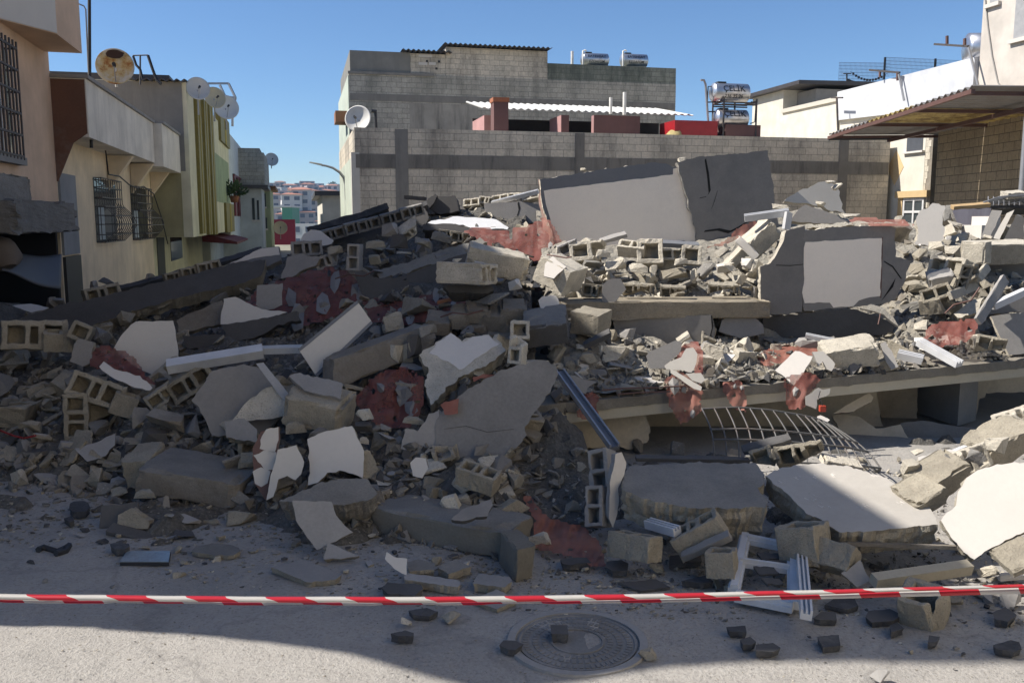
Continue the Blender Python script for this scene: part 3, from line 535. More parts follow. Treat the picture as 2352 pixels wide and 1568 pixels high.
# ================================================================== LEFT HAND STREET ROW
VLF = -4.0
def lf(px, py, v=VLF): return on_v(px, py, v)     # (u, z)
def LQ(px, py, v=VLF): u, z = lf(px, py, v); return S(v, u, z)
PEACH = streaky('peach paint', (0.62, 0.43, 0.29, 1), (0.46, 0.32, 0.22, 1), 0.35); BEIGE = streaky('beige paint', (0.72, 0.58, 0.39, 1), (0.45, 0.34, 0.22, 1), 0.4)
PALEW = streaky('stained pale render', (0.72, 0.65, 0.54, 1), (0.28, 0.23, 0.18, 1), 0.45); RBROWN = mottled('rust brown render', (0.14, 0.065, 0.038), 0.25, 1.5, 30, 0.3, stain=(0.22, 0.19, 0.16, 1), stain_amt=0.5)
OLIVEW = streaky('olive beige paint', (0.34, 0.3, 0.16, 1), (0.17, 0.15, 0.08, 1), 0.4); MUST = plain('olive mustard paint', (0.19, 0.15, 0.028), 0.6); YCREAM = streaky('pale yellow paint', (0.62, 0.57, 0.4, 1), (0.46, 0.4, 0.25, 1), 0.25)
GREENW = streaky('sage green paint', (0.27, 0.32, 0.19, 1), (0.2, 0.22, 0.13, 1), 0.3); OLDCON = streaky('old grey concrete', (0.2, 0.19, 0.17, 1), (0.09, 0.085, 0.075, 1), 0.6)
HP = 7.95; uPe = lf(135, 480)[0]                   # peach house: height, far end
t = thing('peach_house', 'peach and white house with barred window and wrecked ground floor on the left', 'house', S(VLF, uPe - 2), YAW)
zlip = lf(70, 468)[1]
fp = [S(VLF, uPe, zlip), Vector((-5.05, 4.22, zlip)), Vector((-13.5, 4.7, zlip)), S(VLF - 9, uPe, zlip)]
m = MB().prism(fp, (0, 0, HP - zlip))
m.prism([Vector((-5.36, y_, z_)) for y_, z_ in ((4.6, 3.3), (4.2, 3.4), (4.13, 3.9), (4.04, 4.3), (3.93, 4.75), (3.78, 5.05), (3.64, 5.35), (3.68, 5.6), (3.8, 5.95), (3.86, 6.4), (3.84, HP), (4.6, HP))], (0.31, 0, 0))   # unseen end wall strip, its outline shaped for the road's shadow edge
m.build('wall', PEACH, t); peach_t = t
MB().sbox(VLF - 8, VLF - 1.6, 5.0, uPe - 0.02, 0, zlip - 0.02).build('recess_wall', plain('black shop shade', (0.02, 0.02, 0.02), 0.9), t)  # shade of the open shop front put into near black walls
for z0_, z1_ in ((zlip + 0.02, lf(25, 360)[1]),): MB().sbox(VLF - 0.05, VLF + 0.006, 10.0, lf(48, 400)[0], z0_, z1_).build('white_patch', streaky('dirty white paint', (0.5, 0.5, 0.5, 1), (0.3, 0.3, 0.3, 1), 0.4), t)
wa, wb = 10.5, lf(22, 240)[0]; z0, z1 = lf(40, 362)[1], lf(40, 128)[1]
wn = MB().sbox(VLF - 0.12, VLF + 0.012, wa, wb, z0, z1).build('window', GLASS, t)
MB().sbox(VLF - 0.02, VLF + 0.05, wb - 0.7, wb - 0.55, z0, z1).build('frame', PVC, wn)
m = MB()
for k in range(26): uq = wa + (wb - wa) * k / 25; m.bar(S(VLF + 0.14, uq, z0 - 0.05), S(VLF + 0.14, uq, z1 + 0.1), 0.022, 0.022)
for z_ in np.linspace(z0, z1, 6): m.bar(S(VLF + 0.14, wa, z_), S(VLF + 0.14, wb, z_), 0.03, 0.03); m.bar(S(VLF + 0.14, wb, z_), S(VLF, wb, z_), 0.025, 0.025)
m.build('window_grille', IRON, t)
MB().sbox(VLF + 0.002, VLF + 0.14, wa, wb + 0.15, z0 - 0.12, z0 - 0.01).build('sill', LGREY, t)
# corner bay overhead
vb_ = -3.43; ue = lf(187, 100, vb_)[0]; um_ = lf(130, 75, vb_)[0]; zb_ = lf(187, 122, vb_)[1]
pl = [S(VLF + 0.0, ue, zb_), S(vb_, ue, zb_), S(vb_, um_, zb_)]
MB().prism([S(VLF + 0.01, ue - 0.02, zb_), S(vb_, ue, zb_), S(vb_, um_, zb_), S(VLF + 0.01, um_ - 1.0, zb_)], (0, 0, HP - zb_ - 0.05)).build('bay', PEACH, t)
a_, c_ = S(vb_, um_ - 0.01, zb_ + 0.01), S(VLF + 0.01, um_ - 1.0, zb_ + 0.01); nn = (DR * 1.0 - DS * 0.57).normalized() * 0.012
MB().prism([a_ + nn, c_ + nn, c_ + nn + Vector((0, 0, HP - zb_ - 0.1)), a_ + nn + Vector((0, 0, HP - zb_ - 0.1))], -nn * 1.5).build('white_bay_face', WHITE, t)
MB().sbox(VLF - 1.6, VLF - 0.05, uPe - 0.12, uPe - 0.01, 0, zlip - 0.45).build('shade_panel', MATS['black shop shade'], peach_t)  # added dark panel, shade of the opening as colour
# sagging awning and roll under the peach house
m = MB(); vs_, fs = [], []; ny, nx = 10, 24
for j in range(ny + 1):
    for i in range(nx + 1):
        s_ = i / nx; q_ = j / ny; px = 5 + 137 * s_; py = 585 + 0 * s_ + (52 + 28 * s_ - 18 * (1 - s_)) * q_
        d = 13.0 + 1.4 * s_ - 0.7 * q_; p = P(px, py, d) + Vector((0, -0.1 * math.sin(s_ * 3) * q_, 0.02 * math.sin(s_ * 7))); vs_.append(p)
for j in range(ny):
    for i in range(nx): q_ = j * (nx + 1) + i; fs.append((q_, q_ + 1, q_ + nx + 2, q_ + nx + 1))
m.add(vs_, fs, 0, True); o = tag(m.build('awning_sheet', mottled('bent grey sheet', (0.085, 0.088, 0.094), 0.15, 1.2, 30, 0.1, 0.6)), 'bent grey metal sheet sagging across the wrecked shop opening', 'awning'); o.modifiers.new('s', 'SOLIDIFY').thickness = 0.02
m = MB().tube([P(-40, 575, 12.6), P(2, 585, 12.5), P(16, 600, 12.45), P(20, 612, 12.45)], [0.25, 0.26, 0.22, 0.1], 14); tag(m.build('rolled_rug', mottled('brown rolled cloth', (0.14, 0.11, 0.085), 0.2, 4)), 'brown rolled up cloth poking in at the left edge', 'roll')

# beige house with balcony
uB0, uB1 = uPe + 0.02, lf(349, 480)[0]; zB = lf(300, 235)[1]
t = thing('beige_house', 'beige house with stained balcony parapet and two bulging window grilles', 'house', S(VLF, (uB0 + uB1) / 2), YAW)
zbal = lf(250, 330, -3.45)[1]
MB().sbox(VLF - 8, VLF - 0.01, uB0, uB1, 0, 4.35).build('wall', BEIGE, t)
def on_v2(px, py, v): return lf(px, py, v)
v1 = -3.45; ua = uB0 - 0.01; ub_ = lf(352, 300, v1)[0]; zt1 = lf(222, 190, v1)[1]; zb1_ = lf(235, 327, v1)[1]
MB().sbox(VLF - 0.5, v1, ua, ub_, zb1_, zt1 - 0.06).build('balcony_parapet', PALEW, t)
MB().sbox(VLF - 0.6, v1 + 0.05, ua - 0.04, ub_, zt1 - 0.058, zt1).build('parapet_cap', LGREY, t)
MB().prism([S(VLF - 0.55, ua - 0.014, zb1_ - 0.75), S(VLF + 0.02, ua - 0.014, zb1_ - 0.75), S(VLF + 0.3, ua - 0.014, zb1_ - 0.1), S(v1 - 0.02, ua - 0.014, zb1_ + 0.06), S(v1 - 0.02, ua - 0.014, zt1 - 0.08), S(VLF - 0.55, ua - 0.014, zt1 - 0.08)], DS * 0.03).build('side_panel', RBROWN, t)
v2 = -3.25; uc = ub_ + 0.004; ud = lf(429, 350, v2)[0]; zt2 = lf(362, 272, v2)[1]; zb2 = lf(395, 390, v2)[1]
MB().sbox(VLF - 0.5, v2, uc, ud, zb2, zt2 - 0.06).build('balcony_parapet', PALEW, t)
MB().sbox(VLF - 0.6, v2 + 0.05, uc, ud, zt2 - 0.058, zt2).build('parapet_cap', LGREY, t)
for uq in (ub_ - 3.0, ub_ - 0.2, ud - 2.2):          # sloped brackets under the slab
    MB().prism([S(VLF, uq, zb1_ - 0.75), S(VLF, uq, zb1_ - 0.03), S(v1 - 0.02, uq, zb1_ - 0.03)], DS * 0.25).build('bracket', BEIGE, t)
def grille_window(px0, px1, y0, y1, parent):
    a, b_ = lf(px0, y0)[0], lf(px1, y0)[0]; z0, z1 = lf(px0, y1)[1], lf(px0, y0)[1]
    wn = MB().sbox(VLF - 0.1, VLF + 0.002, a, b_, z0, z1).build('window', GLASS, parent)
    MB().sbox(VLF + 0.003, VLF + 0.02, a + 0.2, a + 0.75, z0 + 0.05, z0 + (z1 - z0) * 0.55).build('curtain', mottled('pale curtain', (0.4, 0.44, 0.43), 0.1, 4), wn)
    m = MB(); H = z1 - z0
    prof = lambda s_: 0.14 if s_ > 0.6 else 0.14 + 0.27 * math.sin(math.pi * min(1, (0.6 - s_) / 0.6 * 0.98)) ** 1.1     # bulge at the bottom
    for k in range(10):
        uq = a + (b_ - a) * k / 9; m.tube([S(VLF + prof(s_), uq, z0 + H * s_) for s_ in np.linspace(0, 1, 20)], 0.009, 5)
    for s_ in (0.0, 0.12, 0.28, 0.42, 0.56, 0.7, 0.86, 1.0):
        m.bar(S(VLF + prof(s_), a, z0 + H * s_), S(VLF + prof(s_), b_, z0 + H * s_), 0.024, 0.024)
        for uq in (a, b_): m.bar(S(VLF + prof(s_), uq, z0 + H * s_), S(VLF, uq, z0 + H * s_), 0.02, 0.02)
    for uq in (a, b_):
        for vq in (0.05, 0.1): m.bar(S(VLF + vq, uq, z0), S(VLF + vq, uq, z1), 0.012, 0.012)
    m.build('window_grille', IRON, parent)
grille_window(214, 262, 408, 558, t); grille_window(299, 335, 428, 552, t)
a, b_ = lf(136, 480)[0] + 0.05, lf(174, 480)[0]
MB().sbox(VLF - 0.03, VLF + 0.03, a, b_, lf(150, 586)[1], lf(150, 400)[1]).build('door_shutter', streaky('ribbed grey steel', (0.24, 0.245, 0.25, 1), (0.15, 0.15, 0.15, 1), 0.4), t)
MB().sbox(VLF - 0.03, VLF + 0.04, a, b_, -0.0, lf(150, 590)[1]).build('door', BLACK, t)
m = MB().tube([S(VLF + 0.3, lf(x, y)[0], lf(x, y)[1]) for x, y in ((205, 345), (212, 400), (240, 405), (265, 425), (285, 432), (300, 428), (325, 445), (345, 500), (360, 560))], 0.015, 5); m.build('cable', BLACK, t)
p0 = P(205, 188, 15.6); tag(MB().tube([P(205, -40, 15.6), P(206, 190, 15.6), P(210, 340, 15.8)], 0.03, 8).build('antenna_mast', BLACK), 'thin black mast rising beside the brown balcony end', 'mast')
tag(MB().tube([P(150, -5, 14.8), P(172, 6, 15.0), P(192, 14, 15.3), P(197, 22, 15.4), P(201, 120, 15.5), P(204, 190, 15.6)], 0.012, 5).build('cable', LGREY), 'loose pale cable strung from the peach bay to the black mast', 'cable')
# grey wall behind the balcony and the roof of the beige house
uY0 = on_v(437, 400, -3.0)[0]
t = thing('roof_wall', 'low grey parapet wall on the beige house roof behind the rusted dish', 'wall', S(-6, uB0 + 3, 4.3), YAW)
MB().sbox(-9, -4.6, uB0 + 2.5, uB0 + 2.8, 4.3, on_u(160, 168, uB0 + 2.5)[1]).build('wall', OLDCON, t)

# yellow house with overhang
VY = -3.0; uY1 = lf(527, 400, VY)[0]; zy0 = lf(437, 546, VY)[1]; zyT = lf(440, 205, VY)[1]
t = thing('yellow_house', 'pale yellow house with tall olive window strips and an overhanging upper floor', 'house', S(VY, (uY0 + uY1) / 2), YAW)
MB().sbox(-12, VY, uY0, uY1, zy0, zyT).build('upper_wall', YCREAM, t)
MB().sbox(-12.01, VY - 0.25, uY0 - 0.02, uY0 + 0.2, zy0 + 0.01, zb2 + 0.05).build('side_panel', OLIVEW, t)
MB().sbox(-12.01, VY - 0.12, uY0 - 0.022, uY0 + 0.2, zb2 + 0.06, zyT - 0.02).build('side_panel', OLDCON, t)
MB().sbox(-12, VLF - 0.3, uY0 + 0.3, uY1, 0, zy0 - 0.004).build('ground_floor', YCREAM, t)
for x0, x1, y0, y1, mt in ((452, 461, 226, 538, MUST), (468, 476, 236, 540, MUST), (481, 489, 244, 540, MUST), (506, 526, 262, 325, MUST), (511, 529, 465, 535, MUST)):
    a, b_ = lf(x0, 400, VY)[0], lf(x1, 400, VY)[0]; MB().sbox(VY - 0.1, VY + 0.1, a, b_, lf(x0, y1, VY)[1], lf(x0, y0, VY)[1]).build('window_strip', mt, t)
    MB().sbox(VY + 0.06, VY + 0.115, a + (b_ - a) * 0.42, a + (b_ - a) * 0.58, lf(x0, y1, VY)[1], lf(x0, y0, VY)[1]).build('mullion', mottled('mustard frame', (0.32, 0.25, 0.06), 0.1, 4), t)
a, b_ = lf(492, 400, VY)[0], lf(525, 400, VY)[0]; MB().sbox(VY - 0.2, VY + 0.012, a, b_, lf(495, 462, VY)[1], lf(495, 352, VY)[1]).build('green_panel', GREENW, t)
MB().sbox(VLF - 0.32, VLF - 0.28, uY0 + 2, uY0 + 3.5, 0, 1.9).build('door', BLACK, t); MB().sbox(VLF - 0.32, VLF - 0.28, uY0 + 5, uY0 + 8, 0.6, 1.9).build('shop_window', GLASS, t)
MB().hexa([S(VY - 0.7, uY1 - 6, zy0 - 0.35), S(VY + 0.6, uY1 - 6, zy0 - 0.45), S(VY + 0.6, uY1 + 1.5, zy0 - 0.45), S(VY - 0.7, uY1 + 1.5, zy0 - 0.35), S(VY - 0.7, uY1 - 6, zy0 - 0.02), S(VY + 0.6, uY1 - 6, zy0 - 0.36), S(VY + 0.6, uY1 + 1.5, zy0 - 0.36), S(VY - 0.7, uY1 + 1.5, zy0 - 0.02)]).build('awning', plain('dark red awning', (0.1, 0.012, 0.015), 0.7), t)
MB().sbox(-12, VY - 0.5, uY0 + 0.5, uY1 - 1, zyT, zyT + 0.25).build('roof_edge', DSHEET, t)
# potted plant on the yellow house
pt = thing('potted_plant', 'leafy green pot plant on the yellow house balcony ledge', 'plant', S(VY + 0.3, lf(522, 465, VY)[0], lf(522, 465, VY)[1]), YAW)
pc = S(VY + 0.3, lf(522, 465, VY)[0], lf(522, 465, VY)[1]); MB().lathe(pc, (0, 0, 1), [(0, 0.01), (0, 0.15), (0.28, 0.2), (0.28, 0.01)], 12).build('pot', mottled('clay pot', (0.25, 0.1, 0.05), 0.1, 4), pt)
m = MB(); rr = random.Random(3)
for k in range(240):
    d_ = Vector((rr.gauss(0, 1), rr.gauss(0, 1), abs(rr.gauss(0.3, 0.8)))).normalized(); p = pc + Vector((0, 0, 0.35)) + d_ * (0.1 + 0.42 * rr.random()); tdir = (d_ + Vector((rr.gauss(0, .5), rr.gauss(0, .5), rr.gauss(0, .5)))).normalized(); sd = tdir.orthogonal().normalized() * 0.045
    m.add([p, p + tdir * 0.12 + sd, p + tdir * 0.24, p + tdir * 0.12 - sd], [(0, 1, 2, 3)])
m.build('foliage', mottled('dark leaves', (0.035, 0.065, 0.02), 0.4, 5, 20, 0), pt)
# white house with red window, then the farther row
def rowhouse(label, x0, x1, ytop, ybot, v, mat, wins, wmat, roof=None, name='row_house', over=0.0):
    ua, ub = lf(x0, 500, v)[0], lf(x1, 500, v)[0]; z1 = lf(x0, ytop, v)[1]; z0 = 0 if ybot is None else max(0, lf(x0, ybot, v)[1])
    t = thing(name, label, 'house', S(v, (ua + ub) / 2), YAW)
    MB().sbox(v - 8, v, ua + 0.02, ub - 0.02, z0, z1).build('wall', mat, t)
    if z0 > 0: MB().sbox(v - 8, v - 0.9, ua + 0.02, ub - 0.02, 0, z0 - 0.004).build('ground_floor', mat, t)
    for xa, xb, ya, yb in wins:
        a, b_ = lf(xa, 500, v)[0], lf(xb, 500, v)[0]; za, zb = lf(xa, yb, v)[1], lf(xa, ya, v)[1]
        wn = MB().sbox(v - 0.05, v + 0.02, a, b_, za, zb).build('window', GLASS, t); mm = MB()
        w_ = (b_ - a) * 0.16
        for q in (a, (a + b_) / 2 - w_ / 2, b_ - w_): mm.sbox(v + 0.021, v + 0.09, q, q + w_, za, zb)
        mm.sbox(v + 0.021, v + 0.1, a, b_, zb - 0.1, zb); mm.build('frame', wmat, wn)
    if roof: MB().sbox(v - 8.2, v + 0.5, ua - 0.2, ub + 0.3, z1 + 0.002, z1 + 0.16).build('roof', roof, t)
    return t
REDW = plain('deep red window frame', (0.14, 0.015, 0.02), 0.5)
rowhouse('narrow white house with deep red window frames beyond the yellow one', 528, 562, 308, 552, -3.05, streaky('white street paint', (0.56, 0.57, 0.55, 1), (0.4, 0.4, 0.37, 1), 0.3), ((538, 557, 402, 496),), REDW)
def front_house(label, x0, x1, ytop, ybot, u, dp, mat, wins=(), step=None, roof=None, wmat=WHITE):
    va, vb = on_u(x0, 500, u)[0], on_u(x1, 500, u)[0]; z1 = on_u(x0, ytop, u)[1]; z0 = 0 if ybot is None else on_u(x0, ybot, u)[1]
    t = thing('row_house', label, 'house', S((va + vb) / 2, u, z0), YAW); m = MB().sbox(va - 4, vb, u, u + dp, z0, z1)
    if step: m.sbox(va - 4, on_u(step[0], 500, u)[0], u + 0.01, u + dp, z1 + 0.002, on_u(x0, step[1], u)[1])
    m.build('wall', mat, t)
    for xa, xb, ya, yb in wins:
        a, b_ = on_u(xa, 500, u)[0], on_u(xb, 500, u)[0]; za, zb = on_u(xa, yb, u)[1], on_u(xa, ya, u)[1]; wn = MB().sbox(a, b_, u - 0.03, u + 0.04, za, zb).build('window', GLASS, t); MB().sbox(a - 0.05, b_ + 0.05, u - 0.08, u - 0.031, za - 0.1, za).build('sill', wmat, wn)
    if roof: MB().sbox(va - 4, vb + 0.35, u - 0.4, u + dp, z1 + 0.002, z1 + 0.18).build('roof', roof, t)
EAVES = mottled('brown eaves', (0.2, 0.1, 0.05), 0.2, 4)
front_house('bare grey block upper floor with a stepped top and a dish, far down the row', 560, 611, 350, 430, 50.5, 8, BW_UP, step=(602, 340))
front_house('small white house with a dark roof edge under the bare grey block floor', 560, 603, 433, None, 50, 4, streaky('white far paint', (0.5, 0.52, 0.5, 1), (0.4, 0.42, 0.4, 1), 0.3), ((580, 586, 455, 505), (591, 596, 460, 505)), roof=DSHEET)
front_house('pale green house with brown eaves at the far end of the row', 596, 622, 434, None, 58, 7, GREENW, ((606, 612, 445, 475), (606, 613, 500, 525)), roof=EAVES)
m = MB(); m.sbox(on_u(624, 500, 75)[0], on_u(677, 500, 75)[0], 75, 84, 0, on_u(650, 504, 75)[1]); tag(m.build('red_building', plain('crimson paint', (0.22, 0.012, 0.03), 0.6), None, YAW), 'small crimson building at the end of the street', 'building')
# right side of the street beyond the block houses
t = rowhouse_r = thing('street_house', 'cream house with a dark roof edge on the right of the street, past the lamp', 'house', S(1.2, 60), YAW)
MB().sbox(1.3, 8, 52, 66, 0, on_v(775, 412, 1.3)[1]).build('wall', CREAMW, t); MB().sbox(0.9, 8.3, 51.7, 66.4, on_v(775, 412, 1.3)[1], on_v(775, 412, 1.3)[1] + 0.25).build('roof', DSHEET, t)
# dishes and antenna on the left roofs
dish('rust eaten dish with a dark burnt patch on the beige house', P(264, 152, 17.0), (0.35, -1, 0.2), 0.345, rustydish(), post=0.35, hole=True)
dish('left and nearest of three white dishes on the yellow house', P(455, 203, 25.5), (0.55, -1, 0.3), 0.335, post=0.7)
dish('cream dish between the two white ones on the yellow house', P(494, 224, 28), (0.8, -1, 0.3), 0.34, mottled('cream dish paint', (0.6, 0.52, 0.36), 0.1, 3), post=0.7)
dish('right and lowest of three white dishes on the yellow house', P(520, 246, 30), (0.6, -1, 0.3), 0.42, post=0.7)
dish('small white dish on the grey block house far down the row', P(624, 366, 53), (0.5, -1, 0.3), 0.40, post=0.5)
dish('small cream dish on a balcony at the far end of the row', P(644, 523, 58), (0.3, -1, 0.3), 0.45, mottled('cream dish paint', (0.6, 0.52, 0.36), 0.1, 3), post=0.7)
t = thing('tv_antenna', 'bent television aerial with drooping pegged lines on the grey roof', 'antenna', P(323, 195, 19.5), 0)
MB().tube([P(322, 195, 19.5), P(322, 128, 19.5)], 0.02, 6).build('mast', IRON, t); MB().tube([P(305, 128, 19.5), P(340, 127, 19.5)], 0.014, 6).build('crossbar', IRON, t)
MB().tube([P(306, 130, 19.5), P(313, 150, 19.5), P(322, 160, 19.5), P(327, 180, 19.5)], 0.03, 6).build('line', BLACK, t); MB().tube([P(340, 128, 19.5), P(350, 158, 19.5), P(360, 185, 19.5), P(370, 193, 19.5)], 0.035, 6).build('line', BLACK, t)
t = thing('roof_truss', 'pale skeletal roof frame behind the white dishes', 'truss', P(520, 200, 33), YAW)
for a_, c_ in (((478, 192), (525, 192)), ((525, 192), (541, 225)), ((541, 225), (534, 262)), ((505, 196), (517, 222)), ((517, 222), (541, 225)), ((534, 262), (534, 290))): MB().bar(P(*a_, 33), P(*c_, 33), 0.07, 0.07).build('bar', GALV, t)
corr_ = thing('roof_sheet', 'dark corrugated roof sheet on the grey wall behind the balcony', 'roof', S(-6, uY0 + 0.3, zyT), YAW)
corr(corr_, 'sheet', V(318, uY0), V(443, uY0), uY0 - 0.3, uY0 + 2.5, zyT + 0.02, zyT + 0.2, DSHEET, 0.2)

# ================================================================== FAR TOWN ON THE HILL
TW = [mottled('far wall %d' % i, c, 0.08, 0.2, 2, 0, rnd=0.1) for i, c in enumerate(((0.5, 0.47, 0.44), (0.42, 0.36, 0.35), (0.36, 0.35, 0.36), (0.56, 0.54, 0.5), (0.44, 0.33, 0.3)))]
TR = mottled('far roof tile', (0.34, 0.15, 0.1), 0.15, 0.2, 2, 0); TWN = plain('far windows', (0.09, 0.1, 0.13), 0.4)
TNAMES = ('off white', 'pinkish grey', 'cool grey', 'white', 'salmon')
def townhouse(cx, ybase, ytop, wpx, d, wi, roof, label, floors, rot):
    p = P(cx, ybase, d); p = Vector((p.x, p.y, hill_z(p.x, p.y) - 1.5)); top = P(cx, ytop, d).z; W = wpx * d / FOC
    t = thing('apartment_block', label, 'apartment block', p, rot, 'houses of the far town on the hill'); cx_, sx_ = math.cos(rot), math.sin(rot)
    ax = Vector((cx_, sx_, 0)); ay = Vector((-sx_, cx_, 0)); dp = W * 0.7; h = top - p.z
    c = p + Vector((0, 0, h / 2)); MB().obox(c, ax * W / 2, ay * dp / 2, (0, 0, h / 2)).build('wall', TW[wi], t)
    if roof:
        q = p + Vector((0, 0, h)); e = 0.6; rp = [q - ax * (W / 2 + e) - ay * (dp / 2 + e), q + ax * (W / 2 + e) - ay * (dp / 2 + e), q + ax * (W / 2 + e) + ay * (dp / 2 + e), q - ax * (W / 2 + e) + ay * (dp / 2 + e)]
        apx = [q - ax * W * 0.2 + Vector((0, 0, W * 0.1)), q + ax * W * 0.2 + Vector((0, 0, W * 0.1))]
        MB().add(rp + apx, [(0, 1, 5, 4), (1, 2, 5), (2, 3, 4, 5), (3, 0, 4), (3, 2, 1, 0)]).build('roof', TR, t)
    fh = 3.0; m = MB(); nfl = max(1, int(h / fh)); nw = max(2, int(W / 3.2))
    for side in (0, 1):
        for k in range(nfl):
            z = top - fh * k - 2.1
            if z < p.z + 1: break
            for j in range(nw):
                s_ = (j + 0.5) / nw - 0.5
                if side == 0: cc = p + ax * (s_ * W) - ay * (dp / 2 + 0.02); m.obox(Vector((cc.x, cc.y, z + 0.7)), ax * W / nw * 0.27, ay * 0.04, (0, 0, 0.7))
                else: cc = p - ax * (W / 2 + 0.02) + ay * (s_ * dp); m.obox(Vector((cc.x, cc.y, z + 0.7)), ax * 0.04, ay * dp / nw * 0.27, (0, 0, 0.7))
    m.build('window', TWN, t)['kind'] = 'stuff'
rt_ = random.Random(11)
town = [(735, 480, 438, 46, 620, 2, 1, 'long grey apartment block with many window bays, highest on the far hill'),
 (713, 482, 448, 12, 600, 3, 0, 'slim white tower block left of the long grey apartment block'),
 (662, 485, 447, 16, 640, 3, 0, 'slim white tower at the left of the far town'),
 (686, 490, 456, 26, 560, 2, 1, 'squat grey block below the slim white tower'),
 (772, 475, 448, 24, 640, 1, 1, 'pinkish block with red roof right of the long grey one'),
 (645, 480, 441, 18, 700, 1, 1, 'pinkish hillside block behind the slim white tower'),
 (760, 506, 470, 46, 420, 4, 1, 'wide salmon block with red roof below the long grey one'),
 (722, 505, 472, 24, 440, 1, 1, 'pinkish mid slope block left of the wide salmon one'),
 (706, 520, 487, 38, 340, 1, 1, 'pinkish near block with red roof below the squat grey one'),
 (652, 520, 492, 34, 330, 2, 1, 'grey near block with red roof at the left foot of the hill'),
 (752, 524, 508, 40, 300, 0, 1, 'low off white house with a red roof near the street end'),
 (702, 540, 514, 58, 230, 3, 0, 'low white balustraded house closest to the street end'),
 (670, 494, 478, 30, 470, 4, 1, 'salmon roofed house in the middle left of the far town'),
 (780, 505, 488, 24, 380, 0, 1, 'off white house half hidden behind the street lamp')]
for cx, yb, yt, wp, d, wi, rf, lab in town: townhouse(cx, yb, yt, wp, d, wi, rf, lab, 0, rt_.uniform(-0.35, 0.5))
for q in range(84):
    d = 330 + 390 * rt_.random() ** 0.8; cx = rt_.uniform(618, 805); hh = rt_.uniform(6, 15) * FOC / d; zb_h = hill_z(P(cx, 500, d).x, P(cx, 500, d).y); yb = 505 - (zb_h - 2) / d * FOC
    townhouse(cx, yb, yb - hh, rt_.uniform(6, 12) * FOC / d, d, rt_.randrange(5), rt_.random() < 0.55, 'small pastel house among the crowded houses of the far hillside', 0, rt_.uniform(-0.4, 0.6))
def far_tree(px, py, d, r, label):
    p = P(px, py, d); t = thing('round_tree', label, 'tree', (p.x, p.y, hill_z(p.x, p.y) - 0.5), 0, 'trees on the far hill'); rr = random.Random(px)
    MB().tube([(p.x, p.y, hill_z(p.x, p.y) - 0.5), (p.x, p.y, p.z)], [0.5, 0.25], 6).build('trunk', mottled('bark', (0.1, 0.07, 0.05), 0.2, 3), t); m = MB()
    for k in range(260):
        d_ = Vector((rr.gauss(0, 1), rr.gauss(0, 1), rr.gauss(0, 0.8))); d_ = d_.normalized() * r * rr.random() ** 0.4; c = p + d_ + Vector((0, 0, r * 0.3)); s_ = r * 0.16
        a_ = Vector((rr.gauss(0, 1), rr.gauss(0, 1), rr.gauss(0, 1))).normalized() * s_; b2 = a_.orthogonal().normalized() * s_; m.add([c - a_, c + b2, c + a_, c - b2], [(0, 1, 2, 3)])
    m.build('crown', mottled('far leaves', (0.05, 0.07, 0.035), 0.3, 0.5, 3, 0), t)
far_tree(764, 436, 660, 4.5, 'dark round tree on the skyline right of the long grey block'); far_tree(702, 437, 680, 4, 'dark round tree on the skyline left of the long grey block'); far_tree(688, 440, 690, 3.2, 'smaller dark tree on the skyline near the slim white tower')
m = MB(); d = 300; p = P(668, 490, d); hz = hill_z(p.x, p.y) - 1; t = thing('market_hall', 'green sided hall with a flat white roof below the far town', 'hall', (p.x, p.y, hz), 0)
MB().obox((p.x, p.y, (hz + P(668, 477, d).z) / 2), (1.7, 0, 0), (0, 5, 0), (0, 0, (P(668, 477, d).z - hz) / 2)).build('wall', plain('emerald paint', (0.04, 0.22, 0.11), 0.6), t)
MB().obox((p.x - 2.5, p.y, P(668, 475, d).z), (4.5, 0, 0), (0, 6, 0), (0, 0, 0.3)).build('roof', WHITE, t)

# ---- the air: thin haze over the whole place, sky outside it
hz_ = bpy.data.materials.new('haze'); hz_.use_nodes = True; hz_.node_tree.nodes.clear(); ho = hz_.node_tree.nodes.new('ShaderNodeOutputMaterial'); hv = hz_.node_tree.nodes.new('ShaderNodeVolumePrincipled')
hv.inputs['Color'].default_value = (0.5, 0.74, 1.0, 1); hv.inputs['Density'].default_value = 0.00024; hz_.node_tree.links.new(hv.outputs[0], ho.inputs['Volume'])
hb = MB().obox((-100, 400, 15), (650, 0, 0), (0, 460, 0), (0, 0, 30)).build('haze', hz_); tag(hb, kind='stuff')
# ================================================================== THE HEAP: height fields
ctrlA = """0,1130,6.35 0,1000,7.6 0,880,8.9 0,800,10 0,740,11.2 0,690,12 200,1130,6.3 200,1010,7.2 200,900,8.2 200,800,9.4 200,740,10.6 200,690,12.2
400,1150,6.05 400,1060,6.5 400,950,7.3 400,860,8.2 400,760,9.8 400,680,11.6 400,640,12.6 600,1150,6.0 600,1050,6.5 600,950,7.2 600,860,8 600,760,9.3 600,660,11 600,590,12.6
780,1200,5.65 780,1080,6.2 780,980,6.75 780,880,7.6 780,780,8.7 780,680,10 780,590,11.8 780,540,12.8 950,1200,5.65 950,1090,6.1 950,980,6.7 950,880,7.4 950,780,8.3 950,700,9.2 950,620,10.2 950,540,11.8 950,480,13
1100,1190,5.65 1100,1090,6.1 1100,960,6.7 1100,850,7.4 1100,760,8.1 1100,690,8.8 1100,620,9.6 1100,560,10.6 1100,520,11.8 1100,470,13.4
1230,1150,6.0 1220,940,7.0 1230,830,7.5 1230,760,8.2 1230,690,8.9 1230,620,9.6 1240,570,10.8 1200,470,13.6""".split()
pts = [tuple(P(*map(float, q.split(',')))) for q in ctrlA]
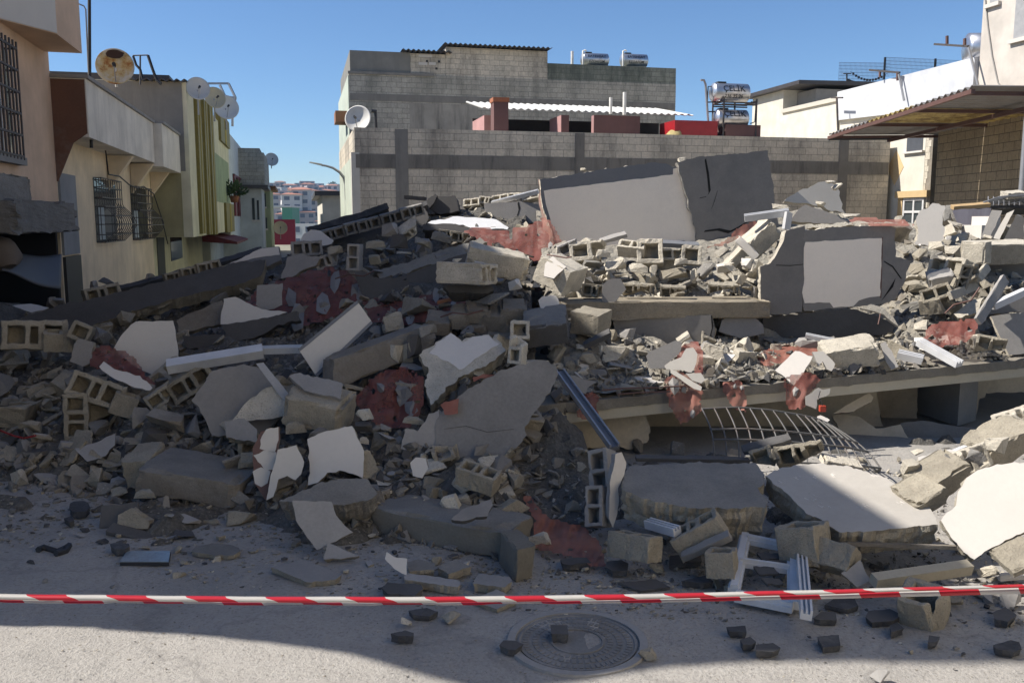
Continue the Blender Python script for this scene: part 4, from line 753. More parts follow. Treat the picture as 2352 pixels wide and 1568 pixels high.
for x in np.arange(-6, 7, 0.7):                   # road edge in front, sinking under the road
    pts.append((x, 5.15 if x > -1.2 else 6.2 if x < -1.8 else 5.7, -0.1)); pts.append((x, 4.6, -0.2))
for x, y, z in ((1.2, 5.9, 0.06), (2, 5.8, 0.08), (3, 5.5, 0.1), (4, 5.6, 0.12), (1.5, 6.8, -0.02), (2.5, 7, -0.02), (3.5, 7.2, 0), (4.6, 7.3, 0.05), (2, 9, 0), (4, 9, 0.05), (5.5, 8, 0.1), (2, 12, 0), (5, 12, 0), (7, 10, 0), (0.9, 7.2, 0), (0.9, 8.5, 0.2),
                (-6, 12, 0.4), (-7, 14, 0.0), (-5, 15, 0.5), (-3, 15.5, 1.0), (-1, 16, 1.8), (1, 16, 2), (3, 15, 1.2), (-8, 10, 0.1), (-6, 18, 0), (-2, 19, 0), (2, 19, 0), (6, 17, 0)):
    pts.append((x, y, z))
ctrlA = np.array(pts)
AX0, AX1, AY0, AY1, AST = -8.5, 8.0, 4.4, 18.5, 0.06
agx = np.arange(AX0, AX1, AST); agy = np.arange(AY0, AY1, AST)
def idw(ctrl, X, Y, p=3.2):
    num = np.zeros_like(X); den = np.zeros_like(X)
    for cx, cy, cz in ctrl:
        w_ = 1.0 / (((X - cx) ** 2 + (Y - cy) ** 2 + 0.02) ** (p / 2)); num += w_ * cz; den += w_
    return num / den
XX, YY = np.meshgrid(agx, agy); HA = idw(ctrlA, XX, YY)
def roughen(XX, YY, Z, amp):
    out = Z.copy()
    for j in range(Z.shape[0]):
        for i in range(Z.shape[1]):
            x, y = XX[j, i], YY[j, i]
            out[j, i] += amp * (0.7 * noise.noise((x * 2.2, y * 2.2, 1)) + 0.5 * (noise.noise((x * 4, y * 4, 7), noise_basis='VORONOI_F2F1') - 0.3) + 0.25 * noise.noise((x * 11, y * 11, 2)))
    return out
HA = roughen(XX, YY, HA, 0.13)
EL, ER = P(1205, 934, 7.15), P(2420, 819, 8.6); _e = (ER - EL).normalized()
_bh = (XX - EL.x) * -_e.y + (YY - EL.y) * _e.x
_k = (XX > EL.x + 0.15) & (_bh > -0.15); HA[_k] = np.minimum(HA[_k], -0.03 + 0.05 * np.abs(HA[_k]))
_k = (XX > 0.6) & (YY > 6.1) & (_bh <= -0.15); HA[_k] = np.minimum(HA[_k], 0.10 + 0.15 * np.abs(HA[_k]))
HA[HA < 0.03] -= 0.02
# the tilted floor slab on the right: top front edge and plane
EL, ER = P(1205, 934, 7.15), P(2420, 819, 8.6)
ed = (ER - EL).normalized(); eb = Vector((-ed.y, ed.x, 0)).normalized() + Vector((0, 0, 0.03)); en = ed.cross(eb).normalized()
def slab_z(x, y): return EL.z - ((x - EL.x) * en.x + (y - EL.y) * en.y) / en.z
def behind(x, y): return (x - EL.x) * -ed.y + (y - EL.y) * ed.x     # distance behind the slab edge (roughly metres)
ctrlB = """1300,860,7.6 1400,880,7.55 1500,870,7.75 1600,840,8.0 1700,850,7.95 1800,850,8.05 1900,830,8.25 2000,835,8.3 2100,832,8.4 2200,825,8.5 2352,815,8.6
1300,800,8.0 1450,800,8.3 1600,790,8.5 1750,790,8.6 1900,790,8.75 2060,780,8.9 2200,780,8.9 2352,770,9.0 1330,740,8.5 1420,740,8.9 1600,760,9.0 1250,690,8.8
1300,700,8.9 1300,620,9.5 1350,590,9.9 1450,640,9.6 1600,640,9.7 1450,590,10.2 1600,590,10.3 1700,600,10.2 1700,540,11 1780,520,11.2 1320,560,10.8 1500,555,11.3 1650,560,11.2
2100,720,9.2 2200,700,9.3 2300,700,9.4 2150,640,9.7 2250,620,9.9 2352,620,10.0 2120,560,10.5 2200,545,10.8 2300,545,10.9 2352,530,11.1 2150,530,11.6 2250,520,12 2352,510,12 1900,512,11.4 2040,526,11.2 1900,470,13 1700,480,13 1300,470,13.5 2100,525,13 2000,515,13 2250,520,13.5""".split()
pB = [tuple(P(*map(float, q.split(',')))) for q in ctrlB]
for x in (1, 3, 5, 7, 9): pB.append((x, 16.5, 1.2))
ctrlB = np.array(pB)
BX0, BX1, BY0, BY1 = 0.35, 8.5, 7.0, 17.0
bgx = np.arange(BX0, BX1, AST); bgy = np.arange(BY0, BY1, AST); XB, YB = np.meshgrid(bgx, bgy)
HB = roughen(XB, YB, idw(ctrlB, XB, YB, 3.6), 0.09)
SZ = EL.z - ((XB - EL.x) * en.x + (YB - EL.y) * en.y) / en.z
BH = (XB - EL.x) * -ed.y + (YB - EL.y) * ed.x
HB = np.maximum(HB, SZ - 0.02); HB[BH < 0.25] = np.minimum(HB[BH < 0.25], SZ[BH < 0.25] + 0.05)
def samp(G, x0, y0, x, y):
    i = (x - x0) / AST; j = (y - y0) / AST; ny, nx = G.shape
    if i < 0 or j < 0 or i >= nx - 1 or j >= ny - 1: return None
    a, b_ = int(i), int(j); fx, fy = i - a, j - b_
    return (G[b_, a] * (1 - fx) + G[b_, a + 1] * fx) * (1 - fy) + (G[b_ + 1, a] * (1 - fx) + G[b_ + 1, a + 1] * fx) * fy
def inB(x, y): return x > EL.x + 0.25 and behind(x, y) > 0.03
def heap_z(x, y):
    a = samp(HA, AX0, AY0, x, y); a = 0.0 if a is None else max(0.0, a)
    if inB(x, y):
        c = samp(HB, BX0, BY0, x, y)
        if c is not None: return max(a, c)
    return a
_hc = {}
def hit(px, py):
    k_ = (int(px) // 2, int(py) // 2)
    if k_ in _hc: return _hc[k_]
    r = ray(px, py); d = 3.0; ok = 16.0
    while d < 16:
        p = CAM + r * d; a = samp(HA, AX0, AY0, p.x, p.y); a = 0 if a is None else max(0, a)
        if p.z <= a: ok = d; break
        if inB(p.x, p.y):
            c = samp(HB, BX0, BY0, p.x, p.y)
            if c is not None and slab_z(p.x, p.y) - 0.16 < p.z <= c: ok = d; break
        d += 0.03
    _hc[k_] = ok; return ok
def surf_mesh(gx, gy, G, mask):
    ny, nx = G.shape; v = np.stack([np.tile(gx, ny), np.repeat(gy, nx), G.ravel()], 1)
    f = [(j * nx + i, j * nx + i + 1, (j + 1) * nx + i + 1, (j + 1) * nx + i) for j in range(ny - 1) for i in range(nx - 1) if mask[j, i]]
    return v.tolist(), f
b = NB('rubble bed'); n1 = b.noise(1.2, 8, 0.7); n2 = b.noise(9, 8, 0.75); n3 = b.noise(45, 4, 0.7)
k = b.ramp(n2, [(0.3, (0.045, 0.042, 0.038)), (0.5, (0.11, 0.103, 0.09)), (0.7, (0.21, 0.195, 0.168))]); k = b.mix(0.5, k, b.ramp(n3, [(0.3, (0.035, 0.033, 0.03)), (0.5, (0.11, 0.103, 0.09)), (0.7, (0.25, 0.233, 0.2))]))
k = b.mix(b.math('MULTIPLY', b.ramp(n1, [(0.5, (0, 0, 0)), (0.66, (1, 1, 1))]), 0.4), k, (0.11, 0.1, 0.095, 1)); b.l(k, b.b.inputs['Base Color']); b.b.inputs['Roughness'].default_value = 0.95; b.bump(b.math('ADD', n2, n3), 0.9, 0.03); BED_SHADED = b.m  # shade of the heap's gaps darkened into this bed colour
m = MB(); v, f = surf_mesh(agx, agy, HA, np.ones_like(HA, bool)); m.add(v, f); tag(m.build('rubble_mound', BED_SHADED), kind='structure')
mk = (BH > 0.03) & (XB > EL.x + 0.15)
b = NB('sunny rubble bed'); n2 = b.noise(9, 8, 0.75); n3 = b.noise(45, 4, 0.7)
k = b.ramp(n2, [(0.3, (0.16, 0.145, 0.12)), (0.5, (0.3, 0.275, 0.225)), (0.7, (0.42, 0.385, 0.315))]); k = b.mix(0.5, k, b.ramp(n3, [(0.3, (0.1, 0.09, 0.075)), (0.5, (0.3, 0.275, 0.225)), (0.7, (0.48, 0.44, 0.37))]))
b.l(k, b.b.inputs['Base Color']); b.b.inputs['Roughness'].default_value = 0.95; b.bump(b.math('ADD', n2, n3), 0.9, 0.03); BED_SUNLIT = b.m  # lit copy of the bed, sunlit brightness in its colour
m = MB(); v, f = surf_mesh(bgx, bgy, HB, mk); m.add(v, f); tag(m.build('rubble_mound', BED_SUNLIT), kind='structure')

# ================================================================== builders for the pieces of the ruin
EXC = []                                          # outlines of the big pieces: scattered chunks mostly keep off them
def vec(n): return Vector((n[0], -n[2], n[1])).normalized()
def inpoly(x, y, poly):
    c = False; j = len(poly) - 1
    for i in range(len(poly)):
        xi, yi = poly[i]; xj, yj = poly[j]
        if (yi > y) != (yj > y) and x < (xj - xi) * (y - yi) / (yj - yi) + xi: c = not c
        j = i
    return c
def ragged(poly, step, amp, seed):
    out = []; n = len(poly)
    for i in range(n):
        a, b_ = Vector(poly[i]), Vector(poly[(i + 1) % n]); L = (b_ - a).length; k_ = max(1, int(L / step)); d = (b_ - a) / max(L, 1e-6); nr = Vector((-d.y, d.x))
        for q in range(k_):
            p = a + (b_ - a) * (q / k_); am = amp * (1.0 if q else 0.45)
            out.append(p + nr * am * (noise.noise((p.x * 0.05, p.y * 0.05, seed)) * 1.2 + 0.8 * noise.noise((p.x * 0.21, p.y * 0.21, seed + 5))))
    return out
def slab(name, label, cat, outline, n=(0, 0.3, 1), th=0.06, mats='KTC', d=None, jag=4.0, step=9, group=None, anchor=None, parent=None, off=0.0, exc=True):
    """flat piece: its broken outline seen in the photograph, laid on its own plane in the room, with real thickness"""
    if anchor is None: anchor = max(outline, key=lambda q: q[1])
    if d is None: d = hit(*anchor) - 0.04
    nv = vec(n); p0 = P(anchor[0], anchor[1], d); sd = (sum(q[0] for q in outline) * 0.37) % 50
    if nv.dot(ray(*anchor)) > 0: nv = -nv
    if th > 0.11: step = min(step, 6)
    poly = ragged(outline, step, jag, sd) if jag else [Vector(q) for q in outline]
    fr = [on_plane(q[0], q[1], p0, nv) + nv * off for q in poly]; c = sum(fr, Vector()) / len(fr); N = len(fr)
    nr = 2 + min(4, int(th / 0.05)); rings = [fr]; tc_ = min(th, 0.12)
    for k_ in range(1, nr + 1):
        t_ = k_ / nr; rg_ = []
        for p in fr:
            q_ = p + nv * t_ * 1.7; o_ = (p - c).normalized(); j_ = (noise.noise(q_ * 23) * 0.14 + noise.noise(q_ * 7) * 0.16) * tc_ - 0.18 * tc_ * t_
            rg_.append(p - nv * th * (t_ + 0.1 / nr * noise.noise(q_ * 15)) + o_ * j_)
        rings.append(rg_)
    bk = rings[-1]
    m = MB(); m.add(fr, [tuple(range(N))], 0); vs_ = [p for g_ in rings for p in g_]; fs = []
    for k_ in range(nr):
        for i in range(N): q = (i + 1) % N; fs.append((k_ * N + i, k_ * N + q, (k_ + 1) * N + q, (k_ + 1) * N + i))
    m.add(vs_, fs, 1); m.add(bk, [tuple(reversed(range(N)))], 2)
    mm = [MATD[c_] if isinstance(c_, str) else c_ for c_ in mats]
    o = m.build(name, mm, parent)
    bm = bmesh.new(); bm.from_mesh(o.data); bmesh.ops.remove_doubles(bm, verts=bm.verts, dist=1e-5); bmesh.ops.triangulate(bm, faces=[f_ for f_ in bm.faces if len(f_.verts) > 4]); bmesh.ops.recalc_face_normals(bm, faces=bm.faces); bm.to_mesh(o.data); bm.free()
    if parent is None: tag(o, label, cat, group)
    if exc and parent is None: EXC.append(outline)
    return o, p0, nv
def patch(par, outline, mat, name='paint_patch', jag=3.0, off=0.004):
    o, p0, nv = par; poly = ragged(outline, 9, jag, outline[0][0] * 0.3); pr = [on_plane(q[0], q[1], p0, nv) + nv * off for q in poly]
    m = MB().prism(pr, -nv * (off + 0.002) * 0.6); return m.build(name, MATD[mat] if isinstance(mat, str) else mat, o)
def crack(par, pl, wpx=3, name='crack'):
    o, p0, nv = par; m = MB(); up = []; dn = []
    for i, q in enumerate(pl):
        w_ = wpx * (0.4 + 0.6 * math.sin(math.pi * (i + 0.6) / (len(pl) + 0.2))); up.append((q[0] + w_ * 0.4, q[1] - w_ / 2)); dn.append((q[0] - w_ * 0.4, q[1] + w_ / 2))
    pr = [on_plane(q[0], q[1], p0, nv) + nv * 0.003 for q in up + dn[::-1]]
    return MB().prism(pr, -nv * 0.002).build(name, MATS['black rubber'] if False else plain('crack shadow gap', (0.015, 0.014, 0.013), 1.0) if 'crack shadow gap' not in MATS else MATS['crack shadow gap'], o)
def rough_box(name, label, cat, c, ax, ay, az, mat, amp=0.02, cuts=5, group=None, parent=None, chip=0.5, mats2=None):
    bm = bmesh.new(); bmesh.ops.create_cube(bm, size=2.0); c, ax, ay, az = map(Vector, (c, ax, ay, az))
    if amp > 0.01: cuts = max(cuts, 10)
    bmesh.ops.subdivide_edges(bm, edges=bm.edges, cuts=cuts, use_grid_fill=True); vs_ = []
    V3 = lambda p: Vector((noise.noise(p), noise.noise(p + Vector((9, 0, 0))), noise.noise(p + Vector((0, 9, 0)))))
    nrm = [a.normalized() for a in (ax, ay, az)]
    for v in bm.verts:
        q = v.co; on = [abs(q[k_]) > 0.98 for k_ in range(3)]; ext = sum(on); p = c + ax * q.x + ay * q.y + az * q.z; o_ = Vector()
        ed = [1 - abs(q[k_]) for k_ in range(3)]
        rough = amp * (0.12 if ext == 1 else 0.4)
        o_ += V3(p * 17) * rough + V3(p * 41) * rough * 0.6
        if ext >= 2:                              # broken bites out of the edges and corners, always inwards
            bite = max(0.0, noise.noise(p * 4.5 + Vector((3, 3, 3))) - 0.02) * amp * 5.0 * chip + max(0.0, noise.noise(p * 13 + Vector((1, 5, 3)))) * amp * 1.3
            for k_ in range(3):
                if on[k_]: o_ -= nrm[k_] * (1 if q[k_] > 0 else -1) * bite
        vs_.append(p + o_)
    bm.verts.index_update(); m = MB().add(vs_, [[v.index for v in f_.verts] for f_ in bm.faces]); bm.free()
    if mats2:                                     # the +z face carries its own tone
        for i, f_ in enumerate(m.f):
            nn = (m.v[f_[1]] - m.v[f_[0]]).cross(m.v[f_[2]] - m.v[f_[0]]).normalized()
            if abs(nn.dot(az.normalized())) > 0.8 and (sum((m.v[k_] for k_ in f_), Vector()) / len(f_) - c).dot(az) > 0: m.m[i] = 1
    o = m.build(name, [mat, mats2] if mats2 else mat, parent)
    if parent is None: tag(o, label, cat, group)
    return o
def rbox(label, px, py, lenpx, hpx, L=(1, 0, 0), U=(0, 1, 0), dep=0.2, mat='C', top=None, name='concrete_chunk', cat='concrete chunk', d=None, amp=0.02, cuts=5, exc=True):
    """rough concrete box centred on a pixel; L = long direction, U = its up, in right/up/toward terms"""
    if d is None: d = hit(px, py + hpx * 0.35) - dep * 0.2
    l = vec(L); u = vec(U); u = (u - l * u.dot(l)).normalized(); f_ = l.cross(u)
    k_ = d / FOC; pl = max(0.35, math.hypot(l.x, l.z)); c = P(px, py, d)
    if exc: EXC.append([(px - lenpx * .4, py - hpx * .4), (px + lenpx * .4, py - hpx * .4), (px + lenpx * .4, py + hpx * .4), (px - lenpx * .4, py + hpx * .4)])
    return rough_box(name, label, cat, c, l * lenpx * k_ / 2 / pl, f_ * dep / 2, u * hpx * k_ / 2, MATD[mat], amp, cuts, mats2=MATD[top] if top else None)
# hollow block: outer size 0.39 x 0.19 (along the cells) x 0.19
def hollow_mesh(ncell, seed, cut=None):
    xs = [0]; cells = []; web = 0.035; widths = {3: (0.102, 0.046, 0.102), 2: (0.142, 0.142), 1: (0.13,), 4: (0.095, 0.095, 0.095, 0.095)}[ncell]
    xs.append(web)
    for wd in widths: cells.append(len(xs) - 1); xs.append(xs[-1] + wd); xs.append(xs[-1] + web)
    zs = [0, 0.036, 0.154, 0.19]; T = 0.19; Lh = xs[-1] / 2; rr = random.Random(seed)
    bm = bmesh.new(); g = {}
    jit = {(i, k_): ((rr.uniform(-1, 1)) * 0.004, (rr.uniform(-1, 1)) * 0.004) for i in range(len(xs)) for k_ in range(4)}
    for s_ in (0, 1):
        for i, x in enumerate(xs):
            for k_, z in enumerate(zs): g[s_, i, k_] = bm.verts.new((x - Lh + jit[i, k_][0], (s_ - 0.5) * T + rr.uniform(-1, 1) * 0.004, z - 0.095 + jit[i, k_][1]))
    nx = len(xs) - 1
    for i in range(nx):
        for k_ in range(3):
            hole = k_ == 1 and i in cells; q = lambda s_, a, c: g[s_, a, c]
            bm.faces.new((q(0, i, k_), q(0, i + 1, k_), q(0, i + 1, k_ + 1), q(0, i, k_ + 1)))       # closed far side
            if not hole: bm.faces.new((q(1, i, k_ + 1), q(1, i + 1, k_ + 1), q(1, i + 1, k_), q(1, i, k_)))
            else:
                ring = [(i, k_), (i + 1, k_), (i + 1, k_ + 1), (i, k_ + 1)]; inn = []
                cx_ = (xs[i] + xs[i + 1]) / 2 - Lh
                for r_ in ring: v0 = g[1, r_[0], r_[1]].co; inn.append(bm.verts.new((cx_ + (v0.x - cx_) * 0.9, -0.36 * T, v0.z * 0.9)))
                for a in range(4): A_, B_ = ring[a], ring[(a + 1) % 4]; bm.faces.new((q(1, *A_), q(1, *B_), inn[(a + 1) % 4], inn[a]))
                bm.faces.new(inn)
    for i in range(nx):
        bm.faces.new((g[0, i, 0], g[1, i, 0], g[1, i + 1, 0], g[0, i + 1, 0])); bm.faces.new((g[0, i + 1, 3], g[1, i + 1, 3], g[1, i, 3], g[0, i, 3]))
    for k_ in range(3):
        bm.faces.new((g[0, 0, k_ + 1], g[1, 0, k_ + 1], g[1, 0, k_], g[0, 0, k_])); bm.faces.new((g[0, nx, k_], g[1, nx, k_], g[1, nx, k_ + 1], g[0, nx, k_ + 1]))
    bmesh.ops.recalc_face_normals(bm, faces=bm.faces)
    if cut:
        for co, no in cut:
            r_ = bmesh.ops.bisect_plane(bm, geom=bm.verts[:] + bm.edges[:] + bm.faces[:], plane_co=co, plane_no=no, clear_outer=True)
            ee = [e for e in bm.edges if e.is_boundary]; 
            if ee: bmesh.ops.triangle_fill(bm, edges=ee, use_beauty=True)
    bmesh.ops.bevel(bm, geom=[e for e in bm.edges if e.is_manifold and e.calc_face_angle(0) > 0.8], offset=0.0045, segments=1, affect='EDGES')
    bmesh.ops.triangulate(bm, faces=[f_ for f_ in bm.faces if len(f_.verts) > 4])
    for _ in range(1): bmesh.ops.subdivide_edges(bm, edges=[e for e in bm.edges if e.calc_length() > 0.05], cuts=3)
    for v in bm.verts:
        p = v.co + Vector((seed * 3.1, 0, 0)); v.co += Vector((noise.noise(p * 24), noise.noise(p * 24 + Vector((4, 0, 0))), noise.noise(p * 24 + Vector((0, 4, 0))))) * 0.008 + Vector((noise.noise(p * 60), noise.noise(p * 60 + Vector((4, 0, 0))), noise.noise(p * 60 + Vector((0, 4, 0))))) * 0.004
    me = bpy.data.meshes.new('hollow_block'); bm.to_mesh(me); bm.free(); return me
HM = {}
CUTS = {0: None, 1: [((0.1, 0, 0), (1, 0.25, 0.55))], 2: [((0, 0, 0.02), (0.35, 0.3, 1))], 3: [((0.02, 0, 0), (1, -0.4, -0.3)), ((0, 0, 0.06), (-0.5, 0.2, 1))]}
def block(label, px, py, lenpx=None, L=(1, 0, 0), A=(0, 0, 1), n=3, kind=0, mat='T', d=None, group=None, tscale=1.0, sink=0.0):
    """hollow concrete block: L long axis, A axis of the cells, in right/up/toward terms"""
    rv_ = ray(px, py).normalized(); tw = -rv_; rg = Vector((rv_.y, -rv_.x, 0)).normalized(); uw = tw.cross(rg); vv_ = lambda q: (rg * q[0] + uw * q[1] + tw * q[2]).normalized()
    l = vv_(L); a = vv_(A); a = (a - l * a.dot(l)).normalized(); z = l.cross(a); key = (n, kind, mat)
    if key not in HM:
        HM[key] = hollow_mesh(n, len(HM) + 1, CUTS[kind]); HM[key].materials.append(MATD[mat])
    me = HM[key]; full = {3: 0.39, 2: 0.39, 1: 0.2, 4: 0.55}[n]; pl = max(0.25, math.hypot(l.x, l.z * cp))
    if d is None: d = hit(px, py + 25) - 0.06
    sc_ = 1.0 if lenpx is None else min(1.5, max(0.65, lenpx * d / FOC / (full * pl)))
    o = bpy.data.objects.new('hollow_block' if kind == 0 else 'broken_block', me); C.objects.link(o)
    M3 = Matrix((l * sc_, a * sc_ * tscale, z * sc_)).transposed(); o.matrix_world = Matrix.Translation(P(px, py, d)) @ M3.to_4x4()
    tag(o, label, 'hollow block', group); lp = lenpx or 60; EXC.append([(px - lp * .35, py - lp * .3), (px + lp * .35, py - lp * .3), (px + lp * .35, py + lp * .3), (px - lp * .35, py + lp * .3)]); return o
# irregular lumps
def lump_mesh(seed, flat=1.0, n=11, sub=1):
    rr = random.Random(seed); bm = bmesh.new()
    for _ in range(n):
        q = Vector((rr.uniform(-1, 1), rr.uniform(-1, 1), rr.uniform(-1, 1))); k_ = max(abs(q.x), abs(q.y), abs(q.z)); q *= (rr.uniform(0.75, 1.0) / k_); bm.verts.new((q.x, q.y * rr.uniform(0.75, 1), q.z * flat))
    r_ = bmesh.ops.convex_hull(bm, input=bm.verts[:]); bmesh.ops.delete(bm, geom=list(set(r_['geom_interior'] + r_['geom_unused'])), context='VERTS')
    bmesh.ops.dissolve_limit(bm, angle_limit=0.28, verts=bm.verts[:], edges=bm.edges[:]); bmesh.ops.triangulate(bm, faces=bm.faces[:])
    for _ in range(sub): bmesh.ops.subdivide_edges(bm, edges=bm.edges[:], cuts=1)
    if sub:
        for v in bm.verts:
            p = v.co * 2.2 + Vector((seed * 5.3, 0, 0)); v.co += Vector((noise.noise(p), noise.noise(p + Vector((3, 0, 0))), noise.noise(p + Vector((0, 3, 0))) * flat)) * 0.05 + Vector((noise.noise(p * 2.7), noise.noise(p * 2.7 + Vector((3, 0, 0))), noise.noise(p * 2.7 + Vector((0, 3, 0))) * flat)) * 0.045
    me = bpy.data.meshes.new('chunk'); bm.to_mesh(me); bm.free(); return me
LM = {}
def lump_proto(seed, flat, mat, sub=2):
    k_ = (seed, flat, mat, sub)
    if k_ not in LM: LM[k_] = lump_mesh(seed, flat, 11, sub); LM[k_].materials.append(MATD[mat])
    return LM[k_]
def lump(label, x0, y0, x1, y1, mat='T', flat=0.6, seed=None, name='concrete_chunk', cat='concrete chunk', d=None, tilt=0.25, group=None):
    rr = random.Random(int(x0 * 7 + y0)); seed = seed or rr.randrange(1, 9); cx, cy = (x0 + x1) / 2, (y0 + y1) / 2
    if d is None: d = hit(cx, y1 - 3) - 0.02
    w_ = (x1 - x0) * d / FOC / 2; h_ = (y1 - y0) * d / FOC / 2
    o = bpy.data.objects.new(name, lump_proto(seed, 1.0, mat)); C.objects.link(o); dy = max(w_ * 0.7, h_ * 0.6)
    p = P(cx, cy, d + dy * 0.5)
    o.matrix_world = Matrix.Translation(p) @ Matrix.Rotation(rr.uniform(-tilt, tilt), 4, 'Y') @ Matrix.Rotation(rr.uniform(-0.35, 0.35), 4, 'Z') @ Matrix.Diagonal((w_ * 1.02, dy, max(0.012, h_ * 0.95 - dy * 0.12), 1))
    tag(o, label, cat, group); EXC.append([(x0, y0), (x1, y0), (x1, y1), (x0, y1)]); return o
PM = {}
def plate_proto(seed, face, side):
    k_ = (seed, face, side)
    if k_ in PM: return PM[k_]
    rr = random.Random(seed * 13); n = rr.randrange(4, 8); th = rr.uniform(0.16, 0.34); pts = []
    for q in range(n):
        a = 2 * math.pi * (q + rr.uniform(-.32, .32)) / n; r_ = rr.uniform(0.7, 1.1); pts.append(Vector((r_ * math.cos(a), r_ * math.sin(a))))
    out = []
    for q in range(n):
        a, b_ = pts[q], pts[(q + 1) % n]; k2 = max(3, int((b_ - a).length / 0.16)); nr = Vector((-(b_ - a).y, (b_ - a).x)).normalized()
        for j in range(k2): p = a.lerp(b_, j / k2); out.append(p + nr * 0.09 * noise.noise((p.x * 4, p.y * 4, seed)))
    N = len(out); m = MB(); top = [Vector((p.x, p.y, th / 2 + 0.02 * noise.noise((p.x * 3, p.y * 3, seed + 2)))) for p in out]
    mid = [Vector((p.x * (1 + 0.09 * noise.noise((p.x * 6, p.y * 6, seed + 4))), p.y * (1 + 0.09 * noise.noise((p.x * 6, p.y * 6, seed + 4))), 0.06 * noise.noise((p.x * 5, p.y * 5, seed + 3)))) for p in out]
    bot = [Vector((p.x * (0.93 + 0.1 * noise.noise((p.x * 5, p.y * 5, seed + 6))), p.y * (0.93 + 0.1 * noise.noise((p.x * 5, p.y * 5, seed + 6))), -th / 2)) for p in out]
    me = bpy.data.meshes.new('plate'); V_ = top + mid + bot; F_ = [list(range(N)), list(range(3 * N - 1, 2 * N - 1, -1))]
    for i in range(N): j = (i + 1) % N; F_ += [[i, N + i, N + j, j], [N + i, 2 * N + i, 2 * N + j, N + j]]
    me.from_pydata(V_, [], F_); me.materials.append(MATD[face]); me.materials.append(MATD[side]); me.polygons.foreach_set('material_index', [0, 1] + [1] * (2 * N))
    bm = bmesh.new(); bm.from_mesh(me); bmesh.ops.triangulate(bm, faces=[f_ for f_ in bm.faces if len(f_.verts) > 4]); bmesh.ops.recalc_face_normals(bm, faces=bm.faces); bm.to_mesh(me); bm.free()
    PM[k_] = me; return me
def plate(label, outline, mat='LTL', th=0.03, n=(0, 1, 0.1), name='plaster_plate', cat='plate', d=None, jag=2.5):
    return slab(name, label, cat, outline, n, th, mat, d, jag, 8)
def profile(label, a, b_, w_, h_, mat=None, up=(0, 1, 0.3), name='plastic_profile', cat='window profile', da=None, db=None, grooves=True):
    da = da or hit(*a) - 0.05; db = db or hit(*b_) - 0.05; A_, B_ = P(a[0], a[1], da), P(b_[0], b_[1], db); d_ = (B_ - A_).normalized(); u_ = vec(up); u_ = (u_ - d_ * u_.dot(d_)).normalized(); x_ = d_.cross(u_)
    sec = [(0, 0), (1, 0), (1, 1), (.8, 1), (.8, .62), (.58, .62), (.58, 1), (.42, 1), (.42, .62), (.2, .62), (.2, 1), (0, 1)] if grooves else [(0, 0), (1, 0), (1, 1), (0, 1)]
    m = MB().prism([A_ + x_ * (p[0] - .5) * w_ + u_ * (p[1] - .5) * h_ for p in sec], B_ - A_)
    return tag(m.build(name, mat or PVC), label, cat)
